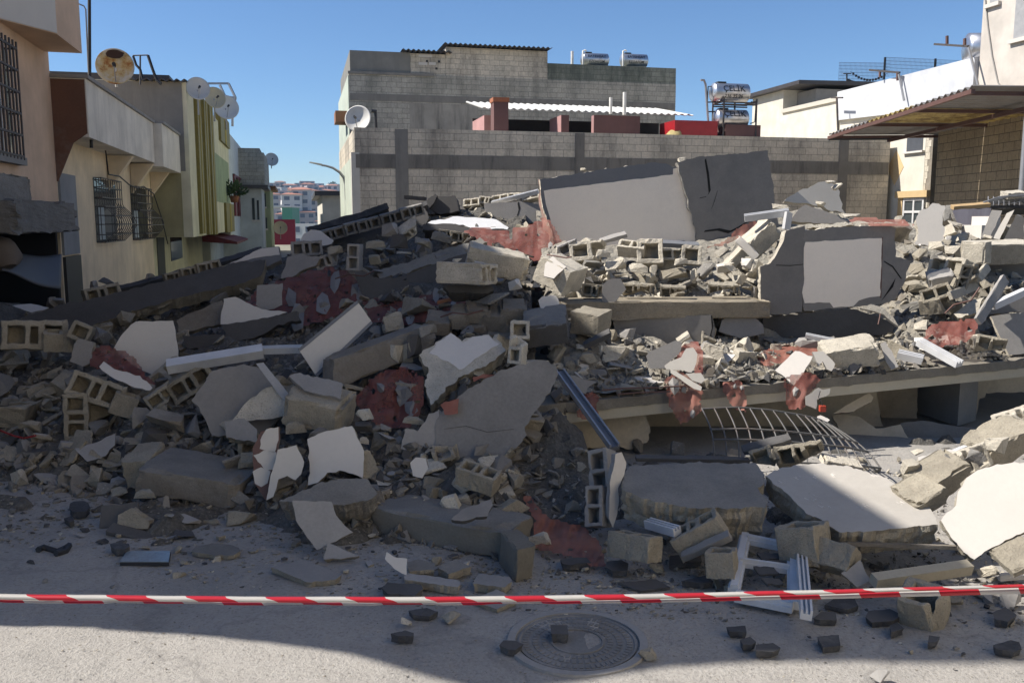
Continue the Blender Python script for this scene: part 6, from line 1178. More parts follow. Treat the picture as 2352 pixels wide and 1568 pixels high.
rbox('long concrete beam lying at the foot of the broad dark slab', 465, 1095, 235, 60, (1, -0.12, 0.12), (0, 1, 0.05), 0.5, 'B', 'U', d=6.45, amp=0.014, cuts=10)  # lighter top tone stands for sky light on the beam
rbox('broken end block left of the long lying beam', 336, 1065, 66, 66, (1, 0.1, 0), (0, 1, 0.2), 0.35, 'T', d=6.6, amp=0.03)
plate('dark grey paving piece with a hole mark on the left rubble', [(172, 1030), (225, 1014), (264, 995), (264, 1022), (242, 1046), (200, 1060)], 'LDC', 0.06, (0.1, 1, 0.75), 'paving_piece', d=6.85)
for i, (x0, y0, x1, y1, mt) in enumerate(((150, 1062, 204, 1116, 'T'), (205, 1060, 240, 1106, 'P'), (85, 1034, 136, 1082, 'T'), (54, 1035, 90, 1080, 'B'), (15, 1076, 62, 1122, 'P'), (70, 1082, 150, 1112, 'L'), (240, 1070, 292, 1098, 'T'), (220, 1104, 280, 1140, 'C'), (128, 1010, 175, 1040, 'L'), (280, 1000, 340, 1030, 'T'), (330, 940, 430, 1000, 'B'), (300, 985, 380, 1015, 'T'))):
    lump(('squared tan block piece on the left edge of the road', 'pale bent plate beside the squared tan piece', 'broken tan block with a hollow at the left', 'brown lump behind the broken tan block', 'lump with a cream painted face at the far left', 'flat grey plate beside the cream faced lump', 'tan lump right of the pale bent plate', 'grey lump above the dark curb stone', 'grey corner piece below the upright hollow block', 'tan piece behind the dark paving piece', 'long brown chunk slanting below the slanting block course', 'low tan chunk at the end of the slanting brown one')[i], x0, y0, x1, y1, mt, d=None if i != 10 else 7.0)
# ---- cavity under the floor slab
fs_ = thing('floor_slab', 'long tilted concrete floor slab with a cream plastered edge over the dark hollow', 'floor slab', (EL + ER) / 2, 0)
n_ = 60; top = []; bot = []
for i in range(n_ + 1):
    q = EL.lerp(ER, i / n_) + eb * (0.025 * noise.noise((i * 0.9, 0, 0)) + 0.02 * noise.noise((i * 0.23, 3, 0))); top.append(q + en * 0.012 * noise.noise((i * 0.7, 5, 0))); bot.append(q - en * 0.085 + eb * 0.02 * noise.noise((i * 1.3, 8, 0)) + en * 0.012 * noise.noise((i * 1.1, 2, 0)))
bt = [p + eb * 8 for p in top]; bb = [p + eb * 8 for p in bot]
m = MB(); V_ = top + bot + bt + bb; N = n_ + 1
m.add(V_, [f for i in range(n_) for f in ((i, i + 1, N + i + 1, N + i), (2 * N + i, 2 * N + i + 1, i + 1, i), (N + i, N + i + 1, 3 * N + i + 1, 3 * N + i), (2 * N + i + 1, 2 * N + i, 3 * N + i, 3 * N + i + 1))] + [(0, N, 3 * N, 2 * N), (N - 1, 3 * N - 1, 4 * N - 1, 2 * N - 1)])
m.build('slab', mottled('broken slab edge', (0.2, 0.18, 0.145), 0.35, 9, 70, 0.8, dist=0.015), fs_)
m = MB(); a_ = EL.lerp(ER, 0.0) - en * 0.087 + eb * 0.012; c_ = ER - en * 0.087 + eb * 0.012
m.hexa([a_ - en * 0.085, c_ - en * 0.085, c_ - en * 0.085 + eb * 0.3, a_ - en * 0.085 + eb * 0.3, a_, c_, c_ + eb * 0.3, a_ + eb * 0.3]); m.build('edge_beam', mottled('cream beam plaster', (0.52, 0.47, 0.36), 0.12, 3, 40, 0.15), fs_)
m = MB(); c0 = EL + eb * 0.32 - en * 0.09; c1 = ER + eb * 0.32 - en * 0.09; m.hexa([c0 - en * 0.01, c1 - en * 0.01, c1 - en * 0.01 + eb * 7, c0 - en * 0.01 + eb * 7, c0, c1, c1 + eb * 7, c0 + eb * 7]); m.build('ceiling_plaster', CREAM, fs_)
CAVW = mottled('old cream wall', (0.56, 0.49, 0.37), 0.15, 2.5, 40, 0.15, stain=(0.2, 0.16, 0.11, 1), stain_amt=0.5); MATD['V'] = CAVW
col = thing('column', 'slate grey square column still standing under the slab on the right', 'column', P(2200, 972, 8.9), 0)
a_, c_, e_ = P(2199, 978, 8.75), P(2106, 950, 9.35), P(2241, 966, 9.0)
up_ = Vector((0, 0, 0.75)); e4 = c_ + (e_ - a_)
for q in (a_, c_, e_, e4): q.z = a_.z
m = MB().hexa([a_, e_, e4, c_, a_ + up_, e_ + up_, e4 + up_, c_ + up_]); m.build('shaft', LGREY, col)
rough_box('column', 'dark grey column in the hollow left of the slanting steel profile', 'column', P(1272, 1030, 7.4) , (0.1, 0, 0), (0, 0.12, 0), (0, 0, 0.3), SLATE, 0.004, 3)
slab('inner_wall', 'cream inner wall left of the standing column under the slab', 'wall', [(2000, 870), (2110, 860), (2106, 965), (2085, 962), (2062, 970), (2050, 978), (2030, 975), (2018, 935)], (-0.1, 0, 1), 0.15, 'VTT', d=9.25, jag=3, exc=False)
slab('inner_wall', 'cream inner wall right of the standing column under the slab', 'wall', [(2232, 855), (2420, 840), (2420, 900), (2265, 902), (2262, 912), (2250, 915), (2246, 940), (2238, 965)], (0.05, 0, 1), 0.15, 'VTT', d=9.2, jag=2, exc=False)
slab('fallen_wall', 'cream wall sheet collapsed under the slab right of the grille', 'fallen wall', [(1912, 956), (1928, 950), (1975, 958), (2012, 984), (2040, 980), (2068, 974), (2098, 1026), (2082, 1060), (2040, 1065), (1990, 1052), (1950, 1020), (1925, 980)], (-0.3, 0.6, 1), 0.08, 'VTT', d=8.25, jag=2, exc=False)
slab('fallen_wall', 'dusty cream wall sheet on the hollow floor below the column', 'fallen wall', [(2068, 972), (2120, 965), (2200, 980), (2250, 985), (2300, 1000), (2240, 1030), (2180, 1045), (2100, 1045)], (0, 0.8, 0.8), 0.08, 'UTT', d=8.2, jag=3, exc=False)
slab('fallen_wall', 'slanted white topped strip of wall wedged beneath the slab', 'fallen wall', [(1914, 950), (1926, 942), (1996, 902), (2006, 912), (2002, 922), (1960, 945)], (-0.2, 0.4, 1), 0.1, [CAVW, RUSTRED, TAN], d=8.3, jag=1.5, exc=False)
slab('inner_wall', 'cream brown inner wall in the hollow right of the slanting steel profile', 'wall', [(1296, 965), (1400, 955), (1480, 950), (1492, 985), (1485, 1015), (1450, 1028), (1390, 1030), (1330, 1025), (1320, 990)], (0, 0, 1), 0.12, 'VBB', d=7.75, jag=5, exc=False)
slab('inner_wall', 'dim cream inner wall far back in the hollow behind the grille', 'wall', [(1480, 945), (1620, 920), (1900, 900), (2010, 880), (2030, 985), (1900, 1000), (1700, 1040), (1500, 1040)], (0, 0, 1), 0.12, 'VBB', d=8.9, jag=5, exc=False)
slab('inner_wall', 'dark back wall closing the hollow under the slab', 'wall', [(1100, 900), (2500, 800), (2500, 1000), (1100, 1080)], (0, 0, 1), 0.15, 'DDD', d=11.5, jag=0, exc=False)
# ---- grille
MESHI = mottled('dull painted iron', (0.11, 0.107, 0.1), 0.25, 8, 60, 0.2, 0.6, stain=(0.12, 0.07, 0.045, 1)); gr = thing('window_grille', 'bent iron window grille bulging out from under the floor slab', 'grille', P(1800, 1060, 6.9), 0)
tp = [(1612, 938, 7.1), (1690, 934, 7.15), (1764, 940, 7.2), (1839, 952, 7.3), (1880, 962, 7.35), (1908, 975, 7.4)]; bp = [(1640, 1052, 6.6), (1720, 1056, 6.5), (1810, 1060, 6.5), (1900, 1064, 6.55), (1960, 1066, 6.6), (2022, 1074, 6.7)]
def lerpl(L_, s_):
    k_ = s_ * (len(L_) - 1); i = min(int(k_), len(L_) - 2); f_ = k_ - i; return P(*[L_[i][j] * (1 - f_) + L_[i + 1][j] * f_ for j in range(3)])
def gpt(s_, t_): return lerpl(tp, s_).lerp(lerpl(bp, s_), t_) + Vector((0, -0.14 * math.sin(math.pi * t_), 0.03 * math.sin(math.pi * t_)))
for i in range(15):
    s_ = i / 14; MB().tube([gpt(s_, t_) for t_ in np.linspace(0, 1, 9)], 0.0062, 6).build('bar', MESHI, gr)
for t_ in (0.0, 0.42, 0.62, 1.0): MB().tube([gpt(s_, t_) + Vector((0, -0.012, 0)) for s_ in np.linspace(0, 1, 25)], 0.009, 6).build('hoop', MESHI, gr)
# ---- slanting steel profile and pillar of cells
sp2 = thing('steel_profile', 'long grey steel channel slanting down across the hollow', 'profile', P(1420, 1035, 5.95), 0)
A_, B_ = P(1286, 856, 7.05), P(1412, 1030, 5.95); d_ = (B_ - A_).normalized(); x_ = d_.cross(Vector((0, -0.4, 1))).normalized(); u_ = x_.cross(d_)
for a0, w_, h_, mt, nm in ((0, 0.07, 0.03, GALV, 'web'), (-0.03, 0.012, 0.045, STEEL if False else GALV, 'flange'), (0.03, 0.012, 0.045, GALV, 'flange')):
    MB().obox((A_ + B_) / 2 + x_ * a0 + u_ * (0.012 if nm == 'flange' else 0), x_ * w_ / 2, d_ * (B_ - A_).length / 2, u_ * h_ / 2).build(nm, mottled('dark steel', (0.1, 0.105, 0.115), 0.2, 5, 50, 0.1, 0.5) if nm == 'web' else GALV, sp2)
block('upper hollow block of the pillar with a white plastered side', 1386, 1085, 88, (-0.1, 1, -0.25), (-0.55, 0.2, 1), 2, 0, 'L', d=5.85)
block('lower hollow block of the pillar with a white plastered side', 1374, 1163, 84, (-0.02, 1, -0.1), (-0.55, 0.15, 1), 2, 0, 'L', d=5.65)
slab('plaster_strip', 'curved white plaster strip on the right side of the hollow block pillar', 'plaster strip', [(1414, 1042), (1428, 1038), (1438, 1062), (1434, 1090), (1420, 1120), (1422, 1150), (1418, 1180), (1408, 1212), (1398, 1190), (1400, 1150), (1402, 1100), (1410, 1070)], (0.45, 0.1, 1), 0.05, 'WLC', d=5.55, jag=1.5)
# ---- hanging things at slab edge
for lab, pl, dd, sdd, nsh, ct in (('torn red mesh with grey shards hanging over the slab edge in the centre right', [(1526, 872), (1560, 850), (1612, 880), (1612, 940), (1590, 960), (1562, 978), (1545, 940), (1530, 905)], (7.45, 7.5, 7.3, 7.3), 21, 5, PINK),
        ('red mesh strip with a plaster scrap hanging over the slab edge above the grille', [(1660, 876), (1700, 872), (1712, 905), (1714, 945), (1690, 940), (1664, 905)], (7.6, 7.65, 7.5, 7.5), 22, 2, PINK),
        ('dark red mesh tongue on the slab edge right of the slanting steel channel', [(1338, 905), (1360, 898), (1374, 912), (1372, 958), (1350, 965), (1325, 955)], (7.2, 7.2, 7.1, 7.1), 23, 0, RED),
        ('red mesh trailing under the tilted white plate over the slab edge', [(1800, 870), (1850, 850), (1885, 870), (1860, 905), (1840, 942), (1808, 940), (1806, 900)], (7.75, 7.8, 7.6, 7.6), 24, 1, RED)):
    cloth(lab, pl, dd, ct, 5, 0.05, seed=sdd, shards=nsh)
cloth('red mesh loop behind the cream plaster flakes', [(1570, 790), (1600, 784), (1618, 810), (1616, 860), (1598, 862), (1592, 820), (1545, 836)], (7.9, 7.9, 7.6, 7.6), RED, 5, 0.05, seed=25)
slab('paint_flake', 'cream plaster flake cracked across, above the slab edge', 'plaster flake', [(1526, 840), (1545, 828), (1565, 820), (1576, 800), (1592, 798), (1602, 812), (1600, 832), (1588, 855), (1560, 850), (1530, 848)], (-0.1, 0.4, 1), 0.012, 'KLL', d=7.5, jag=2)
slab('paint_strip', 'slanting cream plaster strip below the cracked flake', 'plaster strip', [(1540, 847), (1552, 852), (1612, 888), (1610, 897), (1594, 892), (1540, 856)], (-0.1, 0.4, 1), 0.02, 'KBB', d=7.35, jag=1)
slab('paint_flake', 'small cream flake right of the slanting strip', 'plaster flake', [(1575, 858), (1610, 856), (1620, 872), (1610, 880), (1590, 874)], (0, 0.4, 1), 0.012, 'KLL', d=7.4, jag=2)
slab('plaster_piece', 'grey render plate left of the red mesh loop', 'plate', [(1484, 818), (1490, 808), (1552, 782), (1566, 786), (1562, 812), (1530, 836), (1528, 846), (1494, 846)], (0, 0.35, 1), 0.03, 'LLL', d=7.8, jag=2)
slab('plaster_piece', 'broken grey plaster plate at the top of the slanting steel channel', 'plate', [(1302, 858), (1330, 866), (1372, 878), (1350, 890), (1345, 905), (1318, 890)], (0, 0.5, 1), 0.02, 'LLL', d=7.2, jag=3)
# ---- rubble on the slab, centre right
for i, (x, y, l_, L_, A2, n2, kd, mt) in enumerate(((1355, 580, 92, (1, 0.1, 0), (0.1, 0.3, 1), 2, 1, 'P'), (1451, 572, 58, (1, -0.1, 0.2), (0.2, 0.9, 0.7), 2, 0, 'P'), (1493, 582, 58, (1, 0.05, 0), (-0.2, 0.2, 1), 1, 0, 'P'), (1545, 585, 50, (1, 0, 0), (0, 0.1, 1), 2, 1, 'P'), (1588, 587, 44, (1, -0.05, 0), (0, 0.1, 1), 1, 0, 'P'), (1308, 568, 40, (1, 0.4, 0), (0.2, 0, 1), 2, 1, 'L'))):
    block(('long hollow block at the left end of the sunlit block row', 'tall tipped block in the middle of the sunlit block row', 'square open block beside the tall tipped one', 'two celled block right of the square open one', 'single celled block at the right end of the sunlit row', 'grey broken block left of the sunlit block row')[i], x, y, l_, L_, A2, n2, kd, mt, d=9.7)
rbox('grey plank lying on the sunlit block row under the cream panel', 1408, 546, 62, 9, (1, 0.28, 0), (0, 1, 0.3), 0.12, 'L', d=9.9, amp=0.004, name='plank', cat='plank')
rbox('grey slab strip behind the right half of the sunlit block row', 1540, 560, 130, 10, (1, -0.06, 0), (0, 1, 0.3), 0.12, 'S', d=10.0, amp=0.005, name='slab_strip', cat='slab strip')
for i, (x0, y0, x1, y1, mt) in enumerate(((1338, 594, 1384, 622, 'U'), (1386, 596, 1444, 625, 'P'), (1366, 570, 1402, 605, 'P'), (1441, 600, 1492, 645, 'P'), (1492, 606, 1512, 642, 'P'), (1510, 612, 1586, 645, 'T'), (1546, 590, 1580, 618, 'P'), (1586, 614, 1600, 655, 'P'), (1592, 598, 1648, 648, 'C'), (1645, 600, 1678, 634, 'K'), (1660, 600, 1690, 622, 'P'), (1360, 614, 1398, 636, 'U'), (1400, 622, 1446, 640, 'T'))):
    lump(('pinkish grey rubble lump below the left of the block row', 'pale curved block piece below the block row', 'cream broken corner on the front of the left block', 'crumbly pale chunk in the second row', 'small upright pale piece in the second row', 'long tan block face in shade in the second row', 'dusty lump on top of the second row', 'narrow upright shard right of the second row', 'rough grey concrete chunk at the right of the second row', 'cream faced fragment right of the rough grey chunk', 'pale flake above the cream fragment', 'flat grey piece above the open cells', 'flat tan piece above the open cells')[i], x0, y0, x1, y1, mt, d=9.3)
for i, (x, y, l_, t_) in enumerate(((1460, 666, 50, 0.05), (1500, 666, 50, 0.12), (1545, 670, 56, 0.25), (1365, 668, 44, -0.1), (1655, 664, 54, 0.3), (1692, 664, 40, 0.35))):
    block('broken open block showing upright ribs on the second floor beam', x, y, l_, (1, -0.05, 0), (0.25 * (1 if i < 3 else -1), -t_, 1), 3, (2, 3, 2, 1, 2, 3)[i], 'T', d=8.95, group='rib row blocks', tscale=0.9)
slab('plaster_piece', 'dark grey render shard leaning in front of the ribbed row', 'plaster shard', [(1382, 690), (1384, 655), (1398, 642), (1425, 640), (1438, 665), (1412, 692), (1392, 701)], (0.1, 0.3, 1), 0.03, 'GLL', d=8.6, jag=2)
A_, B_ = P(1285, 708, 8.85), P(1752, 704, 9.0); dr_ = B_ - A_
rough_box('concrete_beam', 'cracked tan floor beam running below the ribbed row of open blocks', 'beam', (A_ + B_) / 2, dr_ / 2, Vector((0, 0.3, 0)), Vector((0, 0, 0.085)), mottled('crumbled floor beam', (0.24, 0.205, 0.15), 0.4, 5, 60, 0.8, dist=0.02), 0.035, 14)
slab('plaster_strip', 'thin pale plaster line under the tan floor beam', 'plaster strip', [(1390, 724), (1500, 727), (1636, 719), (1636, 724), (1500, 732), (1392, 729)], (0, 0, 1), 0.06, 'PTT', d=8.9, jag=1.5)
dw = slab('fallen_wall', 'dark grey rendered wall below the tan floor beam', 'wall panel', [(1405, 728), (1500, 731), (1636, 722), (1642, 760), (1640, 786), (1560, 790), (1420, 790)], (0, 0.1, 1), 0.1, 'GTC', jag=2); crack(dw, [(1634, 724), (1637, 750), (1632, 770), (1636, 790)], 5)
slab('wall_piece', 'grey broken render piece leaning below the left of the second white panel', 'wall piece', [(1650, 760), (1658, 735), (1700, 714), (1725, 720), (1752, 745), (1756, 765), (1700, 776)], (0, 0.35, 1), 0.06, 'GLC', d=8.7, jag=2)
rbox('big squared block with bluish white top, left of the sunlit rubble', 1287, 628, 74, 62, (0.8, -0.45, 0.5), (0.3, 1, 0.3), 0.36, 'P', d=8.7, amp=0.012)
slab('white_coat_piece', 'bluish white plaster face on the big squared block', 'plaster piece', [(1250, 634), (1252, 606), (1270, 588), (1282, 600), (1300, 612), (1290, 622), (1272, 640)], (-0.35, 0.6, 1), 0.03, 'WLL', d=8.45, jag=2)
rbox('cubic two tone block standing at the centre of the heap', 1357, 738, 62, 52, (0.9, -0.1, 0.5), (0.05, 1, 0.15), 0.3, 'T', d=8.2, amp=0.01)
plate('pale six sided plaster plate standing at the centre', [(1237, 690), (1246, 680), (1276, 679), (1284, 696), (1274, 714), (1242, 717)], 'WLT', 0.06, (0, 0.4, 1), d=8.2)
rbox('dusty grey slab chunk at the centre with a dark side', 1254, 748, 100, 50, (1, 0.15, 0.1), (0, 1, 0.35), 0.4, 'D', 'U', d=7.9, amp=0.02)
slab('plaster_piece', 'pale dusty plaster top on the dark sided slab chunk', 'plaster piece', [(1202, 740), (1230, 725), (1290, 717), (1304, 738), (1265, 748), (1215, 756)], (0, 0.9, 0.7), 0.05, 'ULL', d=7.75, jag=3)
block('small single cell block left of the dark sided slab chunk', 1194, 760, 44, (1, 0, 0), (0.05, 0.15, 1), 1, 0, 'P', d=7.7)
block('upright block showing ribs left of the plank of the large grey slab', 1190, 800, 60, (0.1, 1, 0), (-0.4, 0, 1), 2, 1, 'P', d=7.3)
for i, (x0, y0, x1, y1, mt) in enumerate(((1252, 788, 1308, 842, 'T'), (1320, 805, 1370, 846, 'T'), (1322, 784, 1350, 812, 'P'), (1372, 788, 1456, 838, 'P'), (1366, 790, 1386, 818, 'K'), (1452, 790, 1486, 820, 'T'), (1390, 830, 1458, 862, 'L'), (1352, 845, 1400, 872, 'G'), (1456, 834, 1490, 858, 'T'), (1440, 776, 1480, 800, 'C'), (1395, 754, 1420, 790, 'T'), (1420, 750, 1470, 790, 'L'), (1500, 762, 1570, 790, 'P'), (1318, 772, 1345, 795, 'P'), (1176, 822, 1262, 838, 'P'), (1310, 850, 1330, 866, 'T'))):
    lump(('squared tan brick chunk above the slanting steel channel', 'broken tan block with a curved hollow, centre', 'small pale shard behind the curved hollow block', 'long curved tan block shell in the centre right', 'cream flake between two tan blocks', 'tan chunk right of the curved shell', 'flat grey lump below the curved shell', 'dark grey lump above the slab edge', 'tan lump right of the flat grey one', 'grey lump behind the curved shell', 'upright tan lump below the dark grey wall', 'pale grey lump below the dark grey wall', 'heap of pale plates below the dark grey wall', 'small pale lump left of the curved hollow block', 'pale rubble edge along the top of the large grey slab', 'small tan lump at the head of the steel channel')[i], x0, y0, x1, y1, mt)
rbox('black plank slanting among the centre rubble', 1372, 778, 66, 12, (1, 0.5, 0.2), (0, 1, 0.3), 0.1, 'D', d=7.9, amp=0.006, name='plank', cat='plank')
# ---- second white panel, right
lg = slab('fallen_wall', 'grey rendered wall piece with a torn rib edge left of the second white panel', 'wall panel', [(1746, 612), (1770, 604), (1782, 586), (1796, 560), (1806, 530), (1848, 518), (1846, 610), (1842, 716), (1780, 722), (1748, 720)], (0.1, 0.02, 1), 0.12, 'GPC', d=9.05, jag=2); crack(lg, [(1782, 609), (1815, 610), (1845, 607)], 2)
wp = slab('fallen_wall', 'second white wall panel framed in slate grey on the right of the heap', 'wall panel', [(1847, 530), (1900, 524), (2034, 516), (2056, 520), (2057, 590), (2092, 600), (2076, 650), (2056, 690), (2010, 700), (1960, 706), (1905, 708), (1846, 714), (1843, 640)], (0.1, 0.02, 1), 0.14, 'GPC', d=9.1, jag=2.5, anchor=(1905, 708))
patch(wp, [(1850, 556), (1940, 551), (2025, 547), (2023, 620), (2021, 680), (1990, 684), (1972, 690), (1960, 703), (1914, 706), (1906, 695), (1880, 694), (1848, 696), (1842, 672), (1847, 640), (1846, 582)], 'F', 'plaster_coat', 1.6); crack(wp, [(1846, 600), (1870, 612), (1890, 640)], 0.8); crack(wp, [(2030, 600), (2050, 612), (2070, 640)], 2.5); crack(wp, [(2025, 690), (2050, 660), (2056, 640)], 2.5)
patch(wp, [(2025, 545), (2028, 545), (2024, 684), (2021, 684)], MATS['ochre trim'] if False else RUSTRED, 'edge_line', 0.5, 0.003)
slab('fallen_wall', 'dark sheet painting the shaded hollow beneath the second white panel', 'wall panel', [(1752, 730), (1840, 720), (1960, 710), (2015, 726), (2056, 746), (2050, 764), (1980, 772), (1880, 776), (1756, 776)], (0, 0.15, 1), 0.1, 'DDC', jag=2)  # dark colour stands for the shade inside the hollow
slab('curled_sheet', 'curled strip of plaster hanging at the right foot of the second white panel', 'plaster strip', [(1976, 708), (2000, 698), (2030, 706), (2056, 735), (2064, 750), (2052, 742), (2030, 722), (2000, 712)], (0.1, 0.5, 1), 0.03, 'PLT', d=8.75, jag=1.5)
rf = slab('roof_sheet', 'curved grey concrete sheet lying over the second white panel', 'roof piece', [(1814, 508), (1835, 480), (1852, 470), (1875, 478), (1915, 492), (1948, 508), (1930, 514), (1880, 512)], (0, 0.4, 1), 0.08, 'GPC', d=9.6, jag=2.5)
sh = slab('wall_shard', 'tall cream wall shard with a jagged top on the right crest', 'wall shard', [(1800, 462), (1816, 450), (1845, 434), (1872, 424), (1900, 416), (1915, 424), (1930, 440), (1938, 488), (1910, 484), (1860, 470)], (0.05, 0.2, 1), 0.1, 'KPC', d=12.3, jag=5)
for x0, y0, x1, y1, mt, lb in ((1895, 412, 1920, 424, 'P', 'small white scrap balanced on the cream shard'), (1908, 418, 1938, 440, 'P', 'pale broken corner on the right of the cream shard'), (1768, 466, 1820, 486, 'P', 'pale rubble left of the curved roof sheet'), (1935, 484, 1980, 506, 'P', 'sunlit pale chunk right of the curved roof sheet'), (2055, 494, 2080, 512, 'P', 'small pale lump above the right end of the second panel'), (1870, 462, 1905, 478, 'P', 'pale stones heaped on the curved roof sheet')): lump(lb, x0, y0, x1, y1, mt, d=11.2 if y1 < 460 else 9.7)
profile('white window profile jutting left from under the curved roof sheet', (1710, 501), (1812, 487), 0.07, 0.07, da=9.5, db=9.4)
rough_box('profile_end', 'squared white profile end turned down beside the torn rib edge', 'window profile', P(1808, 508, 9.35), (0.03, 0, -0.01), (0, 0.05, 0), (0.01, 0, 0.09), PVC, 0.002, 2)
cloth('thin orange red mesh flap along the top of the second white panel', [(1940, 508), (1965, 500), (2000, 499), (2040, 504), (2098, 512), (2105, 518), (2050, 520), (1990, 516)], (9.3, 9.3, 8.9, 8.9), PINK, 5, 0.03, seed=31)
slab('concrete_ledge', 'ragged concrete ledge along the top of the second white panel', 'ledge', [(1846, 516), (1900, 514), (1990, 510), (2060, 512), (2105, 514), (2098, 524), (2040, 520), (1960, 518), (1850, 526)], (0, 0.7, 1), 0.25, 'PTC', d=9.05, jag=4)
rbox('pale leaning chunk of broken wall left of the torn rib edge', 1745, 548, 84, 46, (0.75, 0.75, 0.1), (-0.5, 1, 0.3), 0.25, 'P', d=9.6, amp=0.04)
rbox('narrow leaning rib of concrete with a white end left of the torn edge', 1690, 592, 84, 20, (0.75, 0.8, 0), (-0.6, 1, 0.2), 0.15, 'P', d=9.5, amp=0.02)
rbox('white broken profile with a red mark pointing down right', 1716, 570, 60, 18, (0.75, -0.75, 0.2), (0.6, 1, 0.2), 0.06, 'W', d=9.3, amp=0.006, name='profile_piece', cat='window profile')
for i, (x0, y0, x1, y1, mt) in enumerate(((1650, 604, 1690, 630, 'P'), (1700, 590, 1745, 625, 'W'), (1680, 628, 1722, 660, 'P'), (1718, 590, 1748, 650, 'P'), (1725, 655, 1748, 700, 'G'), (1700, 640, 1730, 676, 'T'))):
    lump(('pale flake heap right of the rough grey chunk', 'white flakes under the leaning rib', 'dusty lump on the right end of the ribbed row', 'pale upright block left of the grey wall piece', 'grey rounded piece at the right end of the floor beam', 'tan piece right of the ribbed row')[i], x0, y0, x1, y1, mt, d=9.1)
# ---- right edge: chunks, blocks, boards
slab('wall_chunk', 'tall white wall chunk with a broken top at the right, before the barred window', 'wall chunk', [(2104, 505), (2120, 480), (2150, 468), (2168, 472), (2166, 510), (2172, 560), (2130, 566), (2098, 562), (2110, 535)], (-0.25, 0.25, 1), 0.22, 'WPC', d=10.6, jag=5)
for i, (x0, y0, x1, y1, mt) in enumerate(((2166, 468, 2190, 515, 'C'), (2178, 498, 2214, 536, 'P'), (2170, 540, 2186, 566, 'W'), (2192, 532, 2234, 560, 'P'), (2128, 550, 2172, 580, 'P'), (2092, 552, 2118, 575, 'P'), (2165, 560, 2228, 600, 'P'), (2095, 565, 2130, 605, 'T'), (2080, 600, 2130, 640, 'T'), (2075, 640, 2120, 676, 'T'), (2056, 524, 2090, 560, 'P'), (2060, 560, 2096, 600, 'T'), (2110, 610, 2150, 650, 'T'), (2120, 650, 2160, 690, 'T'), (2066, 690, 2130, 722, 'U'), (2130, 690, 2180, 726, 'T'))):
    lump(('dark concrete side right of the tall white chunk', 'pale block lump right of the tall white chunk', 'white foot piece of the tall chunk', 'tan lump below the white steps', 'pale triangle slab below the tall white chunk', 'pale rubble left of the tall white chunk', 'big pale block group above the hollow white block', 'tan chunk below the tall white chunk', 'tan chunk cluster right of the second white panel', 'brown lump at the right foot of the second panel', 'pale chunk at the top right corner of the second panel', 'tan chunk under the top right corner of the second panel', 'dim tan chunk left of the tilted grey block', 'lower tan chunk right of the second panel', 'low grey lump right of the curled plaster strip', 'tan lump right of the low grey one')[i], x0, y0, x1, y1, mt)
block('white hollow block with one open end, right of the second panel', 2182, 614, 50, (1, -0.1, 0.5), (0.8, 0, 0.9), 2, 0, 'P', d=9.2)
rbox('tilted grey sided block below the white hollow block', 2160, 640, 52, 30, (1, 0.25, 0.3), (0, 1, 0.4), 0.2, 'L', d=9.1)
for i, (x, y, l_, L_, A2) in enumerate(((2150, 674, 60, (1, 0.4, 0), (0.4, 0.3, 1)), (2155, 698, 60, (1, 0.1, 0.2), (0.1, 1, 0.5)), (2192, 668, 46, (0.3, 1, 0), (0.5, 0, 1)), (2208, 635, 40, (0.2, 1, 0), (0.6, 0, 1)), (2230, 630, 50, (0.8, 0.6, 0), (0.2, 0.4, 1)))):
    block(('hollow block tipped left under the tilted grey block', 'flat lying block under the tipped hollow one', 'upright block right of the tipped hollow one', 'upright block beside the white hollow block', 'leaning block left of the slanting ribbed slabs')[i], x, y, l_, L_, A2, 2, i % 3, 'T', d=9.0)
bm2 = rbox('long tan concrete beam end at the right edge above the dark grey wall', 2300, 578, 150, 46, (1, 0.02, -0.1), (0, 1, 0.1), 0.4, 'T', 'P', d=9.9, amp=0.012, name='concrete_beam', cat='beam', cuts=7)
rbox('narrow tan beam end corner facing left beside the long beam', 2242, 580, 32, 50, (0.6, 0, 0.8), (0, 1, 0.1), 0.15, 'P', d=9.7, amp=0.015)
rw = slab('fallen_wall', 'dark grey render wall under the long tan beam at the right edge', 'wall panel', [(2240, 606), (2272, 600), (2285, 578), (2360, 572), (2420, 570), (2420, 650), (2300, 655), (2250, 645)], (0, 0.1, 1), 0.15, 'GTC', d=9.9, jag=2)
for i, (pl, mt) in enumerate((([(2252, 546), (2278, 482), (2302, 484), (2272, 548)], 'L'), ([(2282, 548), (2312, 490), (2330, 482), (2320, 500), (2296, 550)], 'K'), ([(2306, 550), (2334, 492), (2352, 500), (2352, 548)], 'D'))):
    slab('leaning_board', ('grey leaning board, left of three at the right edge', 'cream leaning board, middle of three at the right edge', 'dark leaning board, right of three at the right edge')[i], 'board', pl, (-0.5, 0.35, 1), 0.06, mt + 'LC', d=10.6 - 0.05 * i, jag=1.5)
st = thing('stair', 'white stepped stair edge left of the leaning boards', 'stair', P(2245, 550, 11.2), 0)
for q, (x0, x1, y0, y1) in enumerate(((2230, 2254, 517, 552), (2254, 2272, 497, 552))): p_, q2 = P(x0, y1, 11.1), P(x1, y0, 11.1); MB().obox((p_ + q2) / 2, ((q2.x - p_.x) / 2, 0, 0), (0, 0.25, 0), (0, 0, (q2.z - p_.z) / 2)).build('step', WHITE, st)
slab('fallen_wall', 'low stained lilac wall behind the white steps', 'wall panel', [(2188, 482), (2276, 478), (2274, 516), (2232, 520), (2200, 520)], (0, 0.1, 1), 0.1, [streaky('stained lilac paint', (0.42, 0.38, 0.4, 1), (0.2, 0.16, 0.16, 1), 0.7), CONC, CONC], d=12, jag=2)
